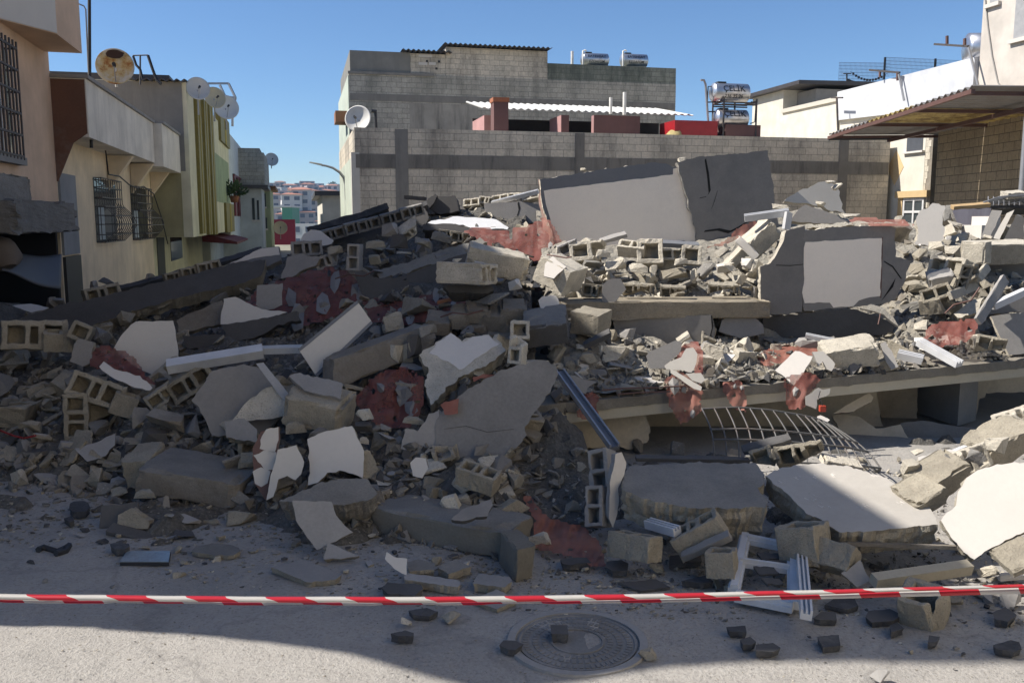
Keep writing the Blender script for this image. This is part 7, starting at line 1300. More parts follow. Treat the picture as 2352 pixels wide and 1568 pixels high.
rbox('yellow timber plank lying before the brown yard wall', 2229, 473, 84, 9, (1, 0.08, 0), (0, 1, 0.3), 0.1, 'T', d=12.2, amp=0.003, name='timber_plank', cat='plank'); bpy.context.scene.collection.objects[-1].data.materials[0] = WOOD
wm = thing('wire_mesh', 'crumpled grey reinforcing wire mesh lying at the right edge', 'wire mesh', P(2300, 465, 12.3), 0); m = MB()
for k_ in range(12):
    y_ = 449 + k_ * 1.8; m.tube([P(2258 + (x_ - 2258) , 467 - (467 - y_) * min(1, (x_ - 2250) / 60.0) + 1.5 * math.sin(x_ * 0.09 + k_), 12.2 + 0.05 * k_) for x_ in range(2258, 2420, 14)], 0.009, 5)
for k_ in range(12): m.tube([P(2270 + k_ * 12, 467 + 1 - 2 * j_ * 2.4 + 3, 12.15 + 0.12 * j_) for j_ in range(5)], 0.008, 5)
m.build('strands', GALV, wm)
rbox('pale lump on top of the crumpled wire mesh at the right edge', 2328, 447, 44, 14, (1, 0.1, 0), (0, 1, 0.2), 0.2, 'P', d=12.4, amp=0.02)
slab('dark_slab', 'dark roof slab under the crumpled wire mesh', 'slab', [(2190, 480), (2270, 472), (2360, 462), (2420, 462), (2420, 478), (2300, 480)], (0, 0.5, 1), 0.2, 'DDC', d=12.5, jag=2)
for i, (a_, c_, dd) in enumerate((((2246, 738), (2308, 640), 8.4), ((2182, 680), (2244, 655), 8.8), ((2246, 640), (2268, 612), 9.0))):
    A_, B_ = P(a_[0], a_[1], dd), P(c_[0], c_[1], dd + 0.35); dr_ = B_ - A_; x_ = dr_.cross(Vector((0.3, -1, 0.3))).normalized()
    rough_box('ribbed_strip', ('long slanting grey window frame strip at the right edge', 'short slanting pale strip left of the long one', 'short rough strip above the long slanting one')[i], 'strip', (A_ + B_) / 2, dr_ / 2, x_ * 0.045, dr_.normalized().cross(x_) * 0.02, (MATD['L'], MATD['P'], MATD['P'])[i], 0.012, 6)
rough_box('white_box_profile', 'bright white box profile poking in at the right edge', 'window profile', P(2318, 686, 8.6), (0.17, 0.02, 0.075), (-0.01, 0.035, 0), (-0.012, 0, 0.028), PVC, 0.001, 2)
slab('stone_slab', 'smooth grey stone panel standing at the right edge on the slab', 'stone panel', [(2276, 726), (2300, 722), (2360, 716), (2420, 716), (2420, 812), (2352, 812), (2318, 815), (2300, 780)], (-0.05, 0.3, 1), 0.05, 'LPC', d=8.6, jag=1)
slab('fallen_wall', 'grey framed board behind the white box profile', 'wall panel', [(2270, 722), (2290, 690), (2330, 670), (2420, 640), (2420, 718), (2330, 716)], (0, 0.15, 1), 0.06, 'GDC', d=9.1, jag=1)
slab('plaster_piece', 'sunlit rough plaster slope left of the slanting frame strip', 'plaster slope', [(2190, 720), (2230, 690), (2262, 680), (2245, 718), (2200, 730)], (-0.3, 0.8, 0.8), 0.06, 'PTC', d=8.9, jag=5)
cloth('dark pink red mesh sheet spread between the strip and the fallen profile', [(2120, 782), (2138, 745), (2180, 738), (2240, 732), (2246, 750), (2222, 786), (2170, 792), (2150, 800)], (8.9, 8.6, 8.4, 8.3), RED, 6, 0.06, seed=33)
block('two celled broken block at the right edge of the slab', 2276, 792, 54, (1, -0.15, 0), (0.1, 0.45, 1), 2, 2, 'T', d=8.35)
profile('dull white grooved profile slanting down on the right of the slab', (2112, 785), (2204, 836), 0.09, 0.06, da=8.5, db=8.15)
profile('short grooved profile lying flat left of the slanting one', (2062, 813), (2120, 826), 0.09, 0.07, da=8.4, db=8.3)
profile('thin pale profile lying in the gap under the second panel', (1850, 770), (1925, 785), 0.05, 0.04, da=8.6, db=8.5)
rbox('big rough tan chunk on the slab right of the tilted white plate', 1947, 810, 116, 52, (1, 0.18, 0.1), (0, 1, 0.3), 0.3, 'P', d=8.15, amp=0.035)
slab('white_plate', 'tilted white plate hanging over the slab edge above the red mesh', 'plate', [(1780, 850), (1800, 830), (1826, 806), (1867, 818), (1862, 830), (1842, 860), (1824, 884)], (-0.2, 0.7, 0.9), 0.05, 'WLC', d=7.75, jag=2)
slab('plaster_flake', 'pale plaster flake right of the tilted white plate', 'plaster flake', [(1866, 808), (1890, 806), (1918, 835), (1910, 852), (1900, 848), (1890, 830), (1880, 840)], (0, 0.5, 1), 0.03, 'KLL', d=7.85, jag=3)
slab('leaning_plank', 'rough grey plank leaning on the slab edge, right of the big tan chunk', 'plank', [(2022, 790), (2034, 784), (2048, 806), (2064, 842), (2048, 848), (2034, 830)], (-0.3, 0.4, 1), 0.05, 'LPC', d=8.0, jag=2)
cloth('dusty pink mesh with rubble lying behind the tilted white plate', [(1735, 815), (1780, 790), (1850, 780), (1890, 790), (1905, 815), (1870, 818), (1830, 808), (1800, 832), (1750, 838)], None, PINK, 6, 0.05, seed=35, lift=0.1)
slab('plaster_slope', 'loose plaster scrap dangling with a small red box below the slab edge', 'plaster scrap', [(1850, 910), (1880, 890), (1890, 896), (1908, 892), (1905, 905), (1876, 918), (1874, 940), (1850, 930)], (0, 0.2, 1), 0.02, 'KLL', d=7.6, jag=3)
rough_box('junction_box', 'small red junction box dangling under the slab edge', 'box', P(1889, 938, 7.55), (0.025, 0, 0), (0, 0.02, 0), (0, 0, 0.025), plain('orange red plastic', (0.45, 0.06, 0.03), 0.5), 0.001, 1)
plate('small white tile balanced below the red junction box', [(1876, 955), (1885, 952), (1906, 964), (1900, 969), (1880, 966)], 'WLL', 0.02, (0.1, 1, 0.6), d=7.5)
# ---- front right slabs
f1 = slab('front_slab', 'dusty grey slab lying at the front right beside the block pillar', 'slab', [(1428, 1105), (1436, 1085), (1446, 1068), (1500, 1066), (1600, 1061), (1700, 1064), (1735, 1063), (1757, 1092), (1753, 1112), (1740, 1120), (1764, 1150), (1758, 1165), (1660, 1168), (1600, 1166), (1550, 1160), (1480, 1145), (1428, 1122)], (0, 1, 0.18), 0.2, 'UTT', d=5.22, jag=4, anchor=(1600, 1166))
f2 = slab('front_slab', 'pale slab with white scuffs lying across the shadow edge at the front right', 'slab', [(1757, 1092), (1790, 1075), (1830, 1068), (1880, 1064), (1950, 1070), (2030, 1096), (2085, 1122), (2130, 1160), (2150, 1188), (2154, 1204), (2100, 1208), (2020, 1218), (1928, 1222), (1885, 1192), (1850, 1178), (1815, 1140)], (-0.04, 1, 0.22), 0.16, 'ETT', d=4.98, jag=3, anchor=(1928, 1222))
for x, y, w_, h_ in ((1862, 1142, 22, 22), (1895, 1160, 26, 14), (1830, 1098, 24, 8), (1880, 1094, 20, 8), (1950, 1140, 24, 12), (1985, 1160, 18, 14), (2010, 1094, 16, 6), (2060, 1120, 14, 8), (2090, 1146, 12, 8), (1915, 1092, 14, 8), (2070, 1158, 16, 10), (1790, 1108, 16, 8)):
    for q in range(5):
        cx_, cy_ = x + random.uniform(-.5, .5) * w_, y + random.uniform(-.5, .5) * h_; ww, hh = random.uniform(2, 6), random.uniform(0.8, 2.2)
        patch(f2, [(cx_ + ww * math.cos(a) * random.uniform(.6, 1.2) + hh * math.sin(a), cy_ + hh * math.sin(a) * random.uniform(.5, 1.2) + ww * 0.35 * math.cos(a)) for a in np.linspace(0, 5.4, 7)], 'W', 'white_scuff', 0, 0.002)
lump('small round stone lying on the pale scuffed slab', 1918, 1112, 936, 1, 'T') if False else lump('small round stone lying on the pale scuffed slab', 1916, 1110, 1936, 1128, 'T', d=5.5)
f3 = slab('front_slab', 'bright white plastered slab in full sun at the right edge', 'slab', [(2162, 1195), (2175, 1176), (2196, 1160), (2200, 1130), (2220, 1098), (2246, 1078), (2290, 1066), (2352, 1062), (2420, 1060), (2440, 1180), (2352, 1222), (2310, 1240), (2270, 1262), (2238, 1284), (2214, 1268), (2180, 1225)], (-0.25, 0.75, 1), 0.1, 'WTT', d=4.75, jag=3, anchor=(2238, 1284))
rbox('broken tan block edge under the lower side of the bright white slab', 2335, 1275, 84, 18, (1, 0.45, -0.1), (-0.3, 1, 0.4), 0.2, 'T', d=4.7, amp=0.02)
for i, (x0, y0, x1, y1, mt) in enumerate(((2072, 1048, 2116, 1110, 'P'), (2090, 1028, 2126, 1048, 'P'), (2104, 1095, 2160, 1166, 'P'), (2120, 1110, 2194, 1160, 'P'), (2160, 1040, 2220, 1090, 'C'), (2200, 1030, 2262, 1078, 'C'), (2150, 1080, 2190, 1112, 'C'), (2250, 990, 2300, 1034, 'P'), (2290, 945, 2352, 1010, 'P'), (2262, 1000, 2330, 1050, 'P'))):
    lump(('sunlit pale block left end of the rising masonry strip', 'small pale brick on the left end of the masonry strip', 'broken sunlit block between the two front slabs', 'open pale block wedged beside the bright white slab', 'rough dark pitted masonry in the rising strip', 'upper rough pitted masonry in the rising strip', 'lower rough pitted lump in the rising strip', 'pale block high in the rising masonry strip', 'sunlit block at the top of the masonry strip by the right edge', 'pale block behind the rising masonry strip')[i], x0, y0, x1, y1, mt, d=5.5 + (0.5 if y1 < 1050 else 0))
for i, (x, y, l_, h_, d_) in enumerate(((2150, 1092, 120, 52, 5.5), (2225, 1062, 120, 58, 5.7), (2290, 1018, 130, 62, 5.9), (2350, 970, 130, 66, 6.1), (2110, 1135, 80, 44, 5.3))):
    if i in (1, 3): block(('middle', 'topmost')[i // 2] + ' open celled length of the sunlit masonry strip at the right', x, y, l_ * 0.85, (1, 0.5, -0.2), (-0.3, 0.9, 0.5), 3, 2, 'P', d=d_); continue
    rbox(('second', '', 'fourth', '', 'lowest')[i] + ' rough length of the sunlit masonry strip rising to the right edge', x, y, l_, h_, (1, 0.5, -0.2), (-0.2, 1, 0.3), 0.24, 'TCTPT'[i], d=d_, amp=0.035, name='masonry_length', cat='masonry')
block('broken two cell block in the rising masonry strip', 2275, 1005, 70, (1, 0.6, 0), (0, 0.5, 1), 2, 2, 'P', d=6.0)
plate('flat white plate lying on the left end of the masonry strip', [(2108, 1050), (2145, 1038), (2182, 1031), (2204, 1040), (2198, 1050), (2150, 1058), (2114, 1066)], 'WPC', 0.04, (0, 1, 0.5), d=5.7)
rough_box('profile_piece', 'thin white strip behind the flat white plate', 'strip', P(2212, 1028, 5.9), (0.09, 0.02, 0.03), (0, 0.02, 0), (0, 0, 0.01), PVC, 0.002, 2)
block('broken hollow block resting above the pale scuffed slab', 1838, 1045, 100, (1, 0.25, 0.1), (0.5, 0.2, 1), 3, 2, 'T', d=6.0)
block('second broken hollow block leaning under the grille end', 1770, 1048, 80, (1, 0.4, 0), (-0.3, 0.2, 1), 2, 3, 'T', d=6.0)
rbox('dark plank resting on the broken hollow blocks', 1760, 1020, 110, 12, (1, 0.3, 0.1), (0, 1, 0.2), 0.1, 'D', d=6.1, amp=0.006, name='plank', cat='plank')
rbox('sunlit broken brick row along the back of the pale scuffed slab', 1930, 1062, 90, 16, (1, -0.2, 0), (0, 1, 0.2), 0.12, 'P', d=5.9, amp=0.02)
rbox('dark wooden bar along the back edge of the dusty grey slab', 1590, 1054, 260, 10, (1, -0.02, 0), (0, 1, 0.2), 0.06, 'D', d=6.05, amp=0.006, name='bar', cat='bar', cuts=9)
# ---- front: blocks, frame, long beam
block('cubic hollow block with a small dark opening at the front right', 1458, 1254, 84, (0.8, -0.1, 0.6), (0.1, 1, 0.2), 2, 0, 'T', d=5.05)
block('large block with a grey board on its side, tipped at the front right', 1606, 1228, 118, (1, 0.62, 0.2), (-0.3, 0.9, 0.4), 3, 0, 'T', d=5.1)
rbox('slate grey board along the lower side of the tipped large block', 1622, 1254, 120, 20, (1, 0.62, 0.3), (-0.5, 1, 0.4), 0.05, 'G', d=4.98, amp=0.005, name='board', cat='board')
block('small squared block left of the white window frame', 1658, 1292, 58, (1, 0.05, 0.2), (0, 1, 0.3), 1, 0, 'T', d=4.85)
block('hollow block with an open top right of the white window frame', 1848, 1248, 70, (1, 0.1, 0.5), (0.1, 1, 0.35), 1, 0, 'T', d=5.0)
block('solid sided block right of the open topped block', 1902, 1276, 90, (0.95, -0.15, 0.4), (0.1, 1, -0.3), 2, 0, 'T', d=4.9)
block('broken open block lying at the right front of the road', 2121, 1394, 70, (1, -0.15, 0.2), (0.1, 0.8, 0.8), 1, 1, 'T', d=4.45)
profile('short white profile jutting out beside the tipped large block', (1488, 1200), (1556, 1220), 0.06, 0.05, da=5.3, db=5.1)
wf = thing('broken_window', 'white plastic window frame lying broken on the road at the front right', 'window frame', on_z(1760, 1370, 0.05), 0)
def gz(x, y, z): return on_z(x, y, z)
def rail(a_, c_, za, zb, w_, nm):
    A_, B_ = gz(*a_, za), gz(*c_, zb); d_ = (B_ - A_).normalized(); x_ = d_.cross(Vector((0, 0, 1))).normalized(); u_ = x_.cross(d_)
    sec = [(0, 0), (1, 0), (1, .6), (.8, .6), (.8, 1), (.2, 1), (.2, .6), (0, .6)]
    return MB().prism([A_ + x_ * (p[0] - .5) * w_ + u_ * (p[1] - .5) * 0.05 for p in sec], B_ - A_).build(nm, PVC, wf)
rail((1712, 1230), (1686, 1352), 0.16, 0.07, 0.065, 'stile'); rail((1716, 1236), (1824, 1258), 0.16, 0.15, 0.06, 'top_rail'); rail((1823, 1256), (1824, 1390), 0.15, 0.05, 0.07, 'stile'); rail((1690, 1366), (1822, 1392), 0.05, 0.05, 0.07, 'bottom_rail'); rail((1700, 1290), (1815, 1306), 0.12, 0.11, 0.035, 'mullion')
profile('loose white stile lying beside the broken window frame', (1840, 1268), (1852, 1412), 0.055, 0.05, da=on_z(1840, 1268, 0.08).y, db=on_z(1852, 1412, 0.03).y)
for i, (x0, y0, x1, y1) in enumerate(((1738, 1268, 1800, 1284), (1730, 1300, 1790, 1318), (1748, 1326, 1800, 1342), (1762, 1285, 1812, 1300))):
    plate('dark splintered slate inside the broken window frame', [(x0, y0), (x1 - 12, y0 + 2), (x1, y1 - 2), (x0 + 14, y1)], 'DDD', 0.015, (0.1 * (i - 1), 1, 0.3), 'slate_splinter', 'slate', d=on_z((x0 + x1) / 2, y1, 0.03).y)
for o in C.objects:
    if o.get('label', '') == 'dark splintered slate inside the broken window frame': o['group'] = 'slates inside the window frame'
rough_box('iron_rod', 'long thin iron rod lying below the pale scuffed slab', 'rod', (P(1935, 1248, 5.0) + P(2200, 1257, 4.95)) / 2, (P(2200, 1257, 4.95) - P(1935, 1248, 5.0)) / 2, (0, 0.012, 0), (0, 0, 0.012), BROWN, 0.003, 6)
profile('dirty cream profile lying in front of the bright white slab', (2006, 1334), (2226, 1302), 0.06, 0.06, mottled('dirty cream plastic', (0.36, 0.32, 0.24), 0.15, 4), da=4.62, db=4.75, grooves=False)
plate('grey square plate leaning on the dirty cream profile', [(1932, 1316), (1976, 1285), (2000, 1332), (1968, 1348)], 'LTL', 0.025, (0, 0.8, 0.8), d=4.68)
m_ = on_z(851, 1222, 0); m2_ = on_z(1156, 1286, 0); dr_ = m2_ - m_; nn = Vector((-dr_.y, dr_.x, 0)).normalized()
if nn.y < 0: nn = -nn
rough_box('curb_beam', 'long dark concrete curb beam lying on the road at the front centre', 'beam', (m_ + m2_) / 2 + nn * 0.19 + Vector((0, 0, 0.085)), dr_ / 2, nn * 0.19, Vector((0, 0, 0.085)), mottled('weathered curb concrete', (0.17, 0.155, 0.125), 0.3, 4, 60, 0.6), 0.016, 8, mats2=MATD['U'])  # paler top tone paints in the sky light
rough_box('curb_stone', 'short broken curb end leaning right of the long curb beam', 'curb', on_z(1185, 1283, 0.085) + Vector((0, .06, 0)), (0.05, 0.04, 0), (-0.05, 0.15, 0), (0.01, 0, 0.1), mottled('weathered curb concrete', (0.17, 0.155, 0.125)), 0.014, 4)
cloth('red orange mesh heaped on the road right of the long curb beam', [(1202, 1140), (1220, 1138), (1245, 1180), (1290, 1195), (1345, 1212), (1378, 1250), (1394, 1302), (1365, 1302), (1310, 1275), (1260, 1268), (1225, 1255), (1228, 1195)], None, PINK, 6, 0.08, seed=41, lift=0.1)
for i, (x0, y0, x1, y1, mt) in enumerate(((942, 1046, 1036, 1100, 'P'), (1040, 1052, 1100, 1100, 'T'), (968, 1090, 1030, 1126, 'T'), (975, 1112, 1014, 1166, 'T'), (1030, 1086, 1084, 1146, 'P'), (1004, 1130, 1062, 1192, 'P'), (862, 1100, 905, 1120, 'P'), (900, 1115, 945, 1140, 'T'), (875, 1090, 900, 1110, 'G'))):
    lump(('white faced lump under the foot of the large grey slab', 'tan block left of the hollow block at the large slab foot', 'tan plate on the curb beam heap', 'upright tan brick on the curb beam', 'leaning tan plate right of the upright brick', 'white cornered chunk on the curb beam', 'pale curl of plaster behind the curb beam', 'tan chunk behind the curb beam', 'grey splinter behind the curb beam')[i], x0, y0, x1, y1, mt)
slab('white_coat_piece', 'white octagonal paint face under the foot of the large grey slab', 'plaster piece', [(942, 1062), (955, 1050), (978, 1052), (984, 1075), (970, 1098), (948, 1092)], (-0.2, 0.2, 1), 0.04, 'WLT', d=5.95, jag=1.5)
block('hollow block tipped at the foot of the large grey slab', 1098, 1096, 90, (1, -0.35, 0.3), (0.9, 0.2, 0.6), 3, 0, 'T', d=5.85)
plate('dark slate plate lying on the right half of the curb beam', [(1036, 1192), (1060, 1170), (1128, 1146), (1132, 1160), (1120, 1184), (1060, 1196)], 'GDL', 0.03, (0.05, 1, 0.6), d=5.25)

# ---- bent rods and wires
def rod(label, pts, r=0.007, mat=None, name='steel_rod', cat='steel rod'):
    p_ = [P(*q) for q in pts]; sm = []
    for i in range(len(p_) - 1):
        for k_ in range(4): sm.append(p_[i].lerp(p_[i + 1], k_ / 4))
    sm.append(p_[-1]); tag(MB().tube(sm, r, 6).build(name, mat or RUSTRED), label, cat)
rod('upper of two rusty rods lying along the slab edge right of the steel channel', [(1382, 896, 7.2), (1440, 891, 7.25), (1510, 890, 7.3), (1570, 886, 7.35)])
rod('lower of two rusty rods lying along the slab edge right of the steel channel', [(1420, 905, 7.15), (1470, 901, 7.2), (1540, 899, 7.25)])
rod('bent rod sticking out above the big squared block with a bluish top', [(1256, 585, 8.6), (1275, 588, 8.55), (1300, 592, 8.5), (1312, 590, 8.4)])
rod('hanging wire above the small red junction box', [(1884, 898, 7.6), (1880, 912, 7.56), (1888, 925, 7.55), (1889, 934, 7.55)], 0.004, BLACK, 'wire', 'wire')
rod('short rod hanging from the curled plaster strip', [(2022, 720, 8.7), (2020, 732, 8.68), (2017, 745, 8.66)], 0.006)
rod('bent rusty rod poking out of the brown masonry band', [(1012, 728, 8.0), (1040, 718, 7.9), (1075, 722, 7.8), (1110, 712, 7.75)], 0.007)
rod('bent rod lying on the dark ridge beside the upright hollow block', [(770, 640, 9.9), (800, 630, 9.8), (835, 634, 9.7), (860, 622, 9.7)], 0.008)
rod('red flex trailing over the ground at the far left', [(0, 988, 7.3), (30, 1000, 7.2), (55, 1006, 7.15), (82, 1000, 7.1)], 0.008, plain('red flex', (0.25, 0.02, 0.02), 0.5), 'cable', 'cable')
rod('bent rod rising from the rubble at the right edge of the heap', [(2170, 720, 8.8), (2190, 700, 8.8), (2230, 690, 8.75), (2250, 660, 8.75)], 0.008)
# ================================================================== ON THE ROAD
def flat(label, outline, z=0.03, mat='LTL', th=None, name='plaster_plate', cat='plate', n=(0, 1, 0.06), jag=2.0):
    a = max(outline, key=lambda q: q[1]); p = on_z(a[0], a[1], z); d = (p - CAM).dot(FWD); return slab(name, label, cat, outline, n, th or z * 0.95, mat, d, jag, 8, anchor=a)
def rnd_poly(x0, y0, x1, y1, seed, n=None):
    rr = random.Random(seed); n = n or rr.randrange(4, 7); cx, cy = (x0 + x1) / 2, (y0 + y1) / 2
    return [(cx + (x1 - x0) / 2 * math.cos(a) * k_, cy + (y1 - y0) / 2 * math.sin(a) * k_) for a, k_ in ((2 * math.pi * (i + rr.uniform(-.3, .3)) / n + seed, rr.uniform(0.85, 1.2)) for i in range(n))]
flat('wide flat tan plate lying on the road left of the curb beam', [(622, 1302), (660, 1294), (700, 1285), (785, 1318), (770, 1330), (742, 1334), (708, 1336)], 0.035, 'LTT')
flat('triangular grey plate propped on the road before the leaning tan plate', [(743, 1284), (752, 1246), (825, 1276), (790, 1282)], 0.03, 'LTT', 0.03, n=(0, .8, .7))
slab('plaster_piece', 'pale greenish white tile corner standing on the road before the curb beam', 'tile piece', [(884, 1283), (888, 1267), (905, 1278), (935, 1282), (934, 1321), (905, 1306)], (-0.1, 0.6, 1), 0.012, 'WLL', d=4.93, jag=2)
flat('long tan bar plate lying on the road right of the greenish tile', [(928, 1322), (940, 1316), (1050, 1330), (1058, 1338), (1052, 1348), (930, 1330)], 0.05, 'LTT')
flat('tan topped plate beside the greenish tile corner', [(936, 1290), (960, 1284), (1000, 1292), (998, 1308), (940, 1312)], 0.06, 'UTT')
flat('tan plate with a crumbling edge before the curb beam', rnd_poly(1000, 1284, 1080, 1318, 3), 0.05, 'UTT')
flat('squared grey plate lying on the road near the tape centre', [(1086, 1340), (1100, 1316), (1172, 1324), (1176, 1335), (1160, 1348), (1120, 1344)], 0.05, 'LTT')
flat('thin grey plate passing under the tape at the centre', [(1086, 1378), (1140, 1352), (1188, 1376), (1142, 1398)], 0.025, 'LTT')
flat('dark flat slate just above the tape at the centre left', [(876, 1348), (890, 1336), (968, 1342), (972, 1352), (952, 1368), (890, 1362)], 0.04, 'DDD')
for i, (x0, y0, x1, y1, z, lb) in enumerate(((940, 1394, 1008, 1414, 0.04, 'dark asphalt piece just below the tape, left of a tan one'), (902, 1446, 952, 1462, 0.06, 'squared black asphalt piece lowest left of the manhole'), (1148, 1468, 1200, 1492, 0.05, 'black asphalt piece touching the left of the manhole'), (1662, 1436, 1732, 1452, 0.05, 'squared black asphalt piece right of the manhole'), (1726, 1474, 1790, 1498, 0.05, 'black asphalt piece below the squared one on the right'), (1696, 1462, 1735, 1482, 0.05, 'small black asphalt piece between two larger ones'), (1862, 1456, 1950, 1486, 0.045, 'long black asphalt piece at the lower right'), (1866, 1402, 1928, 1426, 0.045, 'black asphalt piece under the loose white stile'), (1984, 1398, 2068, 1430, 0.045, 'long black asphalt piece in the middle right below the tape'), (2040, 1430, 2076, 1452, 0.05, 'small black asphalt piece below the long middle right one'), (2276, 1396, 2336, 1426, 0.06, 'squared asphalt piece at the right edge below the tape'), (2124, 1456, 2160, 1474, 0.05, 'small asphalt lump low on the right'), (1900, 1374, 1978, 1398, 0.04, 'grey black asphalt piece just under the tape on the right'), (1388, 1284, 1450, 1312, 0.05, 'dark plate below the cubic hollow block'), (1530, 1266, 1616, 1300, 0.04, 'dark slate wedge right of the cubic hollow block'), (1568, 1318, 1644, 1340, 0.05, 'dark plate left of the white window frame'), (1282, 1278, 1358, 1296, 0.05, 'dark bar on the front of the red orange mesh'), (1424, 1330, 1540, 1356, 0.02, 'low dark plate just above the tape right of centre'), (2280, 1470, 2352, 1496, 0.05, 'black asphalt lump at the lower right edge'), (1250, 1430, 1318, 1456, 0.07, 'dark broken piece lying on the manhole cover'))):
    flat(lb, rnd_poly(x0, y0, x1, y1, i + 40), z * 0.75, 'DAA' if i % 3 else 'AAA', name='asphalt_piece', cat='asphalt piece', jag=1.2)
for i, (x0, y0, x1, y1, mt) in enumerate(((1010, 1399, 1064, 1434, 'T'), (918, 1416, 948, 1442, 'P'), (1204, 1222, 1272, 1270, 'P'), (1482, 1290, 1528, 1318, 'T'), (1459, 1484, 1509, 1522, 'T'), (1996, 1532, 2046, 1570, 'L'), (990, 1275, 1018, 1300, 'T'), (1160, 1285, 1200, 1310, 'T'), (1168, 1250, 1200, 1275, 'T'), (1048, 1290, 1086, 1312, 'K'), (1300, 1290, 1340, 1305, 'L'), (2180, 1370, 2215, 1398, 'T'), (2230, 1340, 2290, 1380, 'T'), (2300, 1350, 2352, 1400, 'L'), (2160, 1330, 2190, 1350, 'L'), (2240, 1300, 2300, 1330, 'P'), (2290, 1310, 2352, 1340, 'W'))):
    lump(('tan brick chip lying on the road just below the tape', 'pale pointed chip beside the squared black asphalt', 'white topped chunk on the left of the road mesh heap', 'tan stone left of the tipped large block', 'tan rock on the right rim of the manhole', 'grey rock in the sun at the bottom right', 'tan chip before the curb beam', 'small tan lump at the right end of the curb', 'tan lump beside the short curb end', 'cream chip on the crumbling plate', 'grey chip on the front of the mesh heap', 'tan chip behind the broken open block', 'tan lump below the right of the tape', 'big grey lump at the right edge below the tape', 'grey flat chip above the tape on the right', 'pale lump under the corner of the bright white slab', 'white chunk at the right edge above the tape')[i], x0, y0, x1, y1, mt, name='rubble_stone', cat='stone')
# left road pieces
flat('round edged dark asphalt piece on the left of the road', rnd_poly(158, 1150, 204, 1176, 77, 9), 0.05, 'AAA', name='asphalt_piece', cat='asphalt piece', jag=1)
flat('blunt dark asphalt piece above the framed glass', rnd_poly(252, 1244, 296, 1262, 78, 8), 0.05, 'AAA', name='asphalt_piece', cat='asphalt piece', jag=1)
flat('small dark asphalt lump under the round edged piece', rnd_poly(146, 1185, 174, 1200, 79), 0.04, 'AAA', name='asphalt_piece', cat='asphalt piece', jag=1)
rbox('dark slab plank lying over tan blocks on the left of the road', 320, 1124, 108, 20, (1, 0.3, 0.15), (0, 1, 0.4), 0.16, 'D', name='slab_plank', cat='plank', amp=0.012)
rbox('narrow dark beam with a pale top lying on the left of the road', 440, 1136, 134, 20, (1, -0.27, 0.2), (0, 1, 0.4), 0.14, 'D', 'L', name='slab_beam', cat='beam', amp=0.012)
rbox('thin dark bar lying behind the framed glass', 304, 1226, 110, 12, (1, -0.2, 0.1), (0, 1, 0.3), 0.09, 'D', name='slab_bar', cat='bar', amp=0.008)
slab('dark_plate', 'dark upright plate behind the pointed tan piece on the left', 'plate', [(228, 1212), (234, 1160), (275, 1158), (316, 1152), (318, 1170), (272, 1212)], (0, 0.4, 1), 0.04, 'DDD', jag=2)
slab('tan_plate', 'pointed tan block piece standing on the left of the road', 'block piece', [(270, 1213), (271, 1182), (303, 1165), (328, 1188), (342, 1195), (340, 1213), (325, 1214)], (-0.1, 0.25, 1), 0.1, 'TTT', jag=2)
for i, (x0, y0, x1, y1, mt) in enumerate(((246, 1112, 300, 1150, 'T'), (310, 1118, 372, 1156, 'T'), (518, 1168, 596, 1208, 'T'), (404, 1180, 458, 1208, 'L'), (474, 1190, 502, 1208, 'T'), (395, 1250, 425, 1272, 'T'), (425, 1190, 448, 1205, 'T'), (412, 1284, 430, 1300, 'T'), (324, 1252, 345, 1266, 'T'), (395, 1218, 450, 1240, 'A'), (216, 1236, 250, 1252, 'A'), (180, 1210, 206, 1224, 'A'), (62, 1284, 86, 1298, 'A'), (395, 1310, 430, 1328, 'T'))):
    lump(('left tan block end under the dark slab plank', 'right tan block end under the dark slab plank', 'hollow tan block shard on the road, left of centre', 'flat grey chip above the framed glass', 'small tan chip right of the flat grey one', 'tan chip right of the framed glass', 'tan chip behind the thin dark bar', 'tan chip at the right corner of the framed glass', 'tan chip on the far rim of the framed glass', 'dark lump right of the thin dark bar', 'dark lump left of the thin dark bar', 'small dark lump on the left of the road', 'dark chip with a tail near the left end of the tape', 'tan chip above the tape on the left')[i], x0, y0, x1, y1, mt, name='rubble_stone', cat='stone')
flat('broken grey plate on the road left of the wide flat tan plate', rnd_poly(432, 1248, 556, 1274, 91, 9), 0.03, 'UTT')
tb = thing('framed_glass', 'dark framed glass pane lying flat on the left of the road', 'glass pane', on_z(330, 1290, 0), 0)
gq = [on_z(x, y, 0.03) for x, y in ((275, 1288), (388, 1288), (392, 1263), (290, 1263))]
MB().prism([p - Vector((0, 0, 0.028)) for p in gq], (0, 0, 0.02)).build('frame', BLACK, tb)
MB().prism([p * 0.985 + sum(gq, Vector()) / 4 * 0.015 - Vector((0, 0, 0.007)) for p in gq], (0, 0, 0.004)).build('pane', mottled('dusty glass', (0.2, 0.24, 0.26), 0.4, 6, 40, 0, 0.15), tb)
tag(MB().tube([on_z(x, y, 0.02 + 0.01 * math.sin(x)) for x, y in ((88, 1262), (100, 1256), (118, 1262), (132, 1266), (150, 1258), (158, 1252), (150, 1266), (128, 1270))], 0.02, 6).build('rubber_hose', BLACK), 'crumpled black rubber strip lying at the left of the road', 'rubber strip')
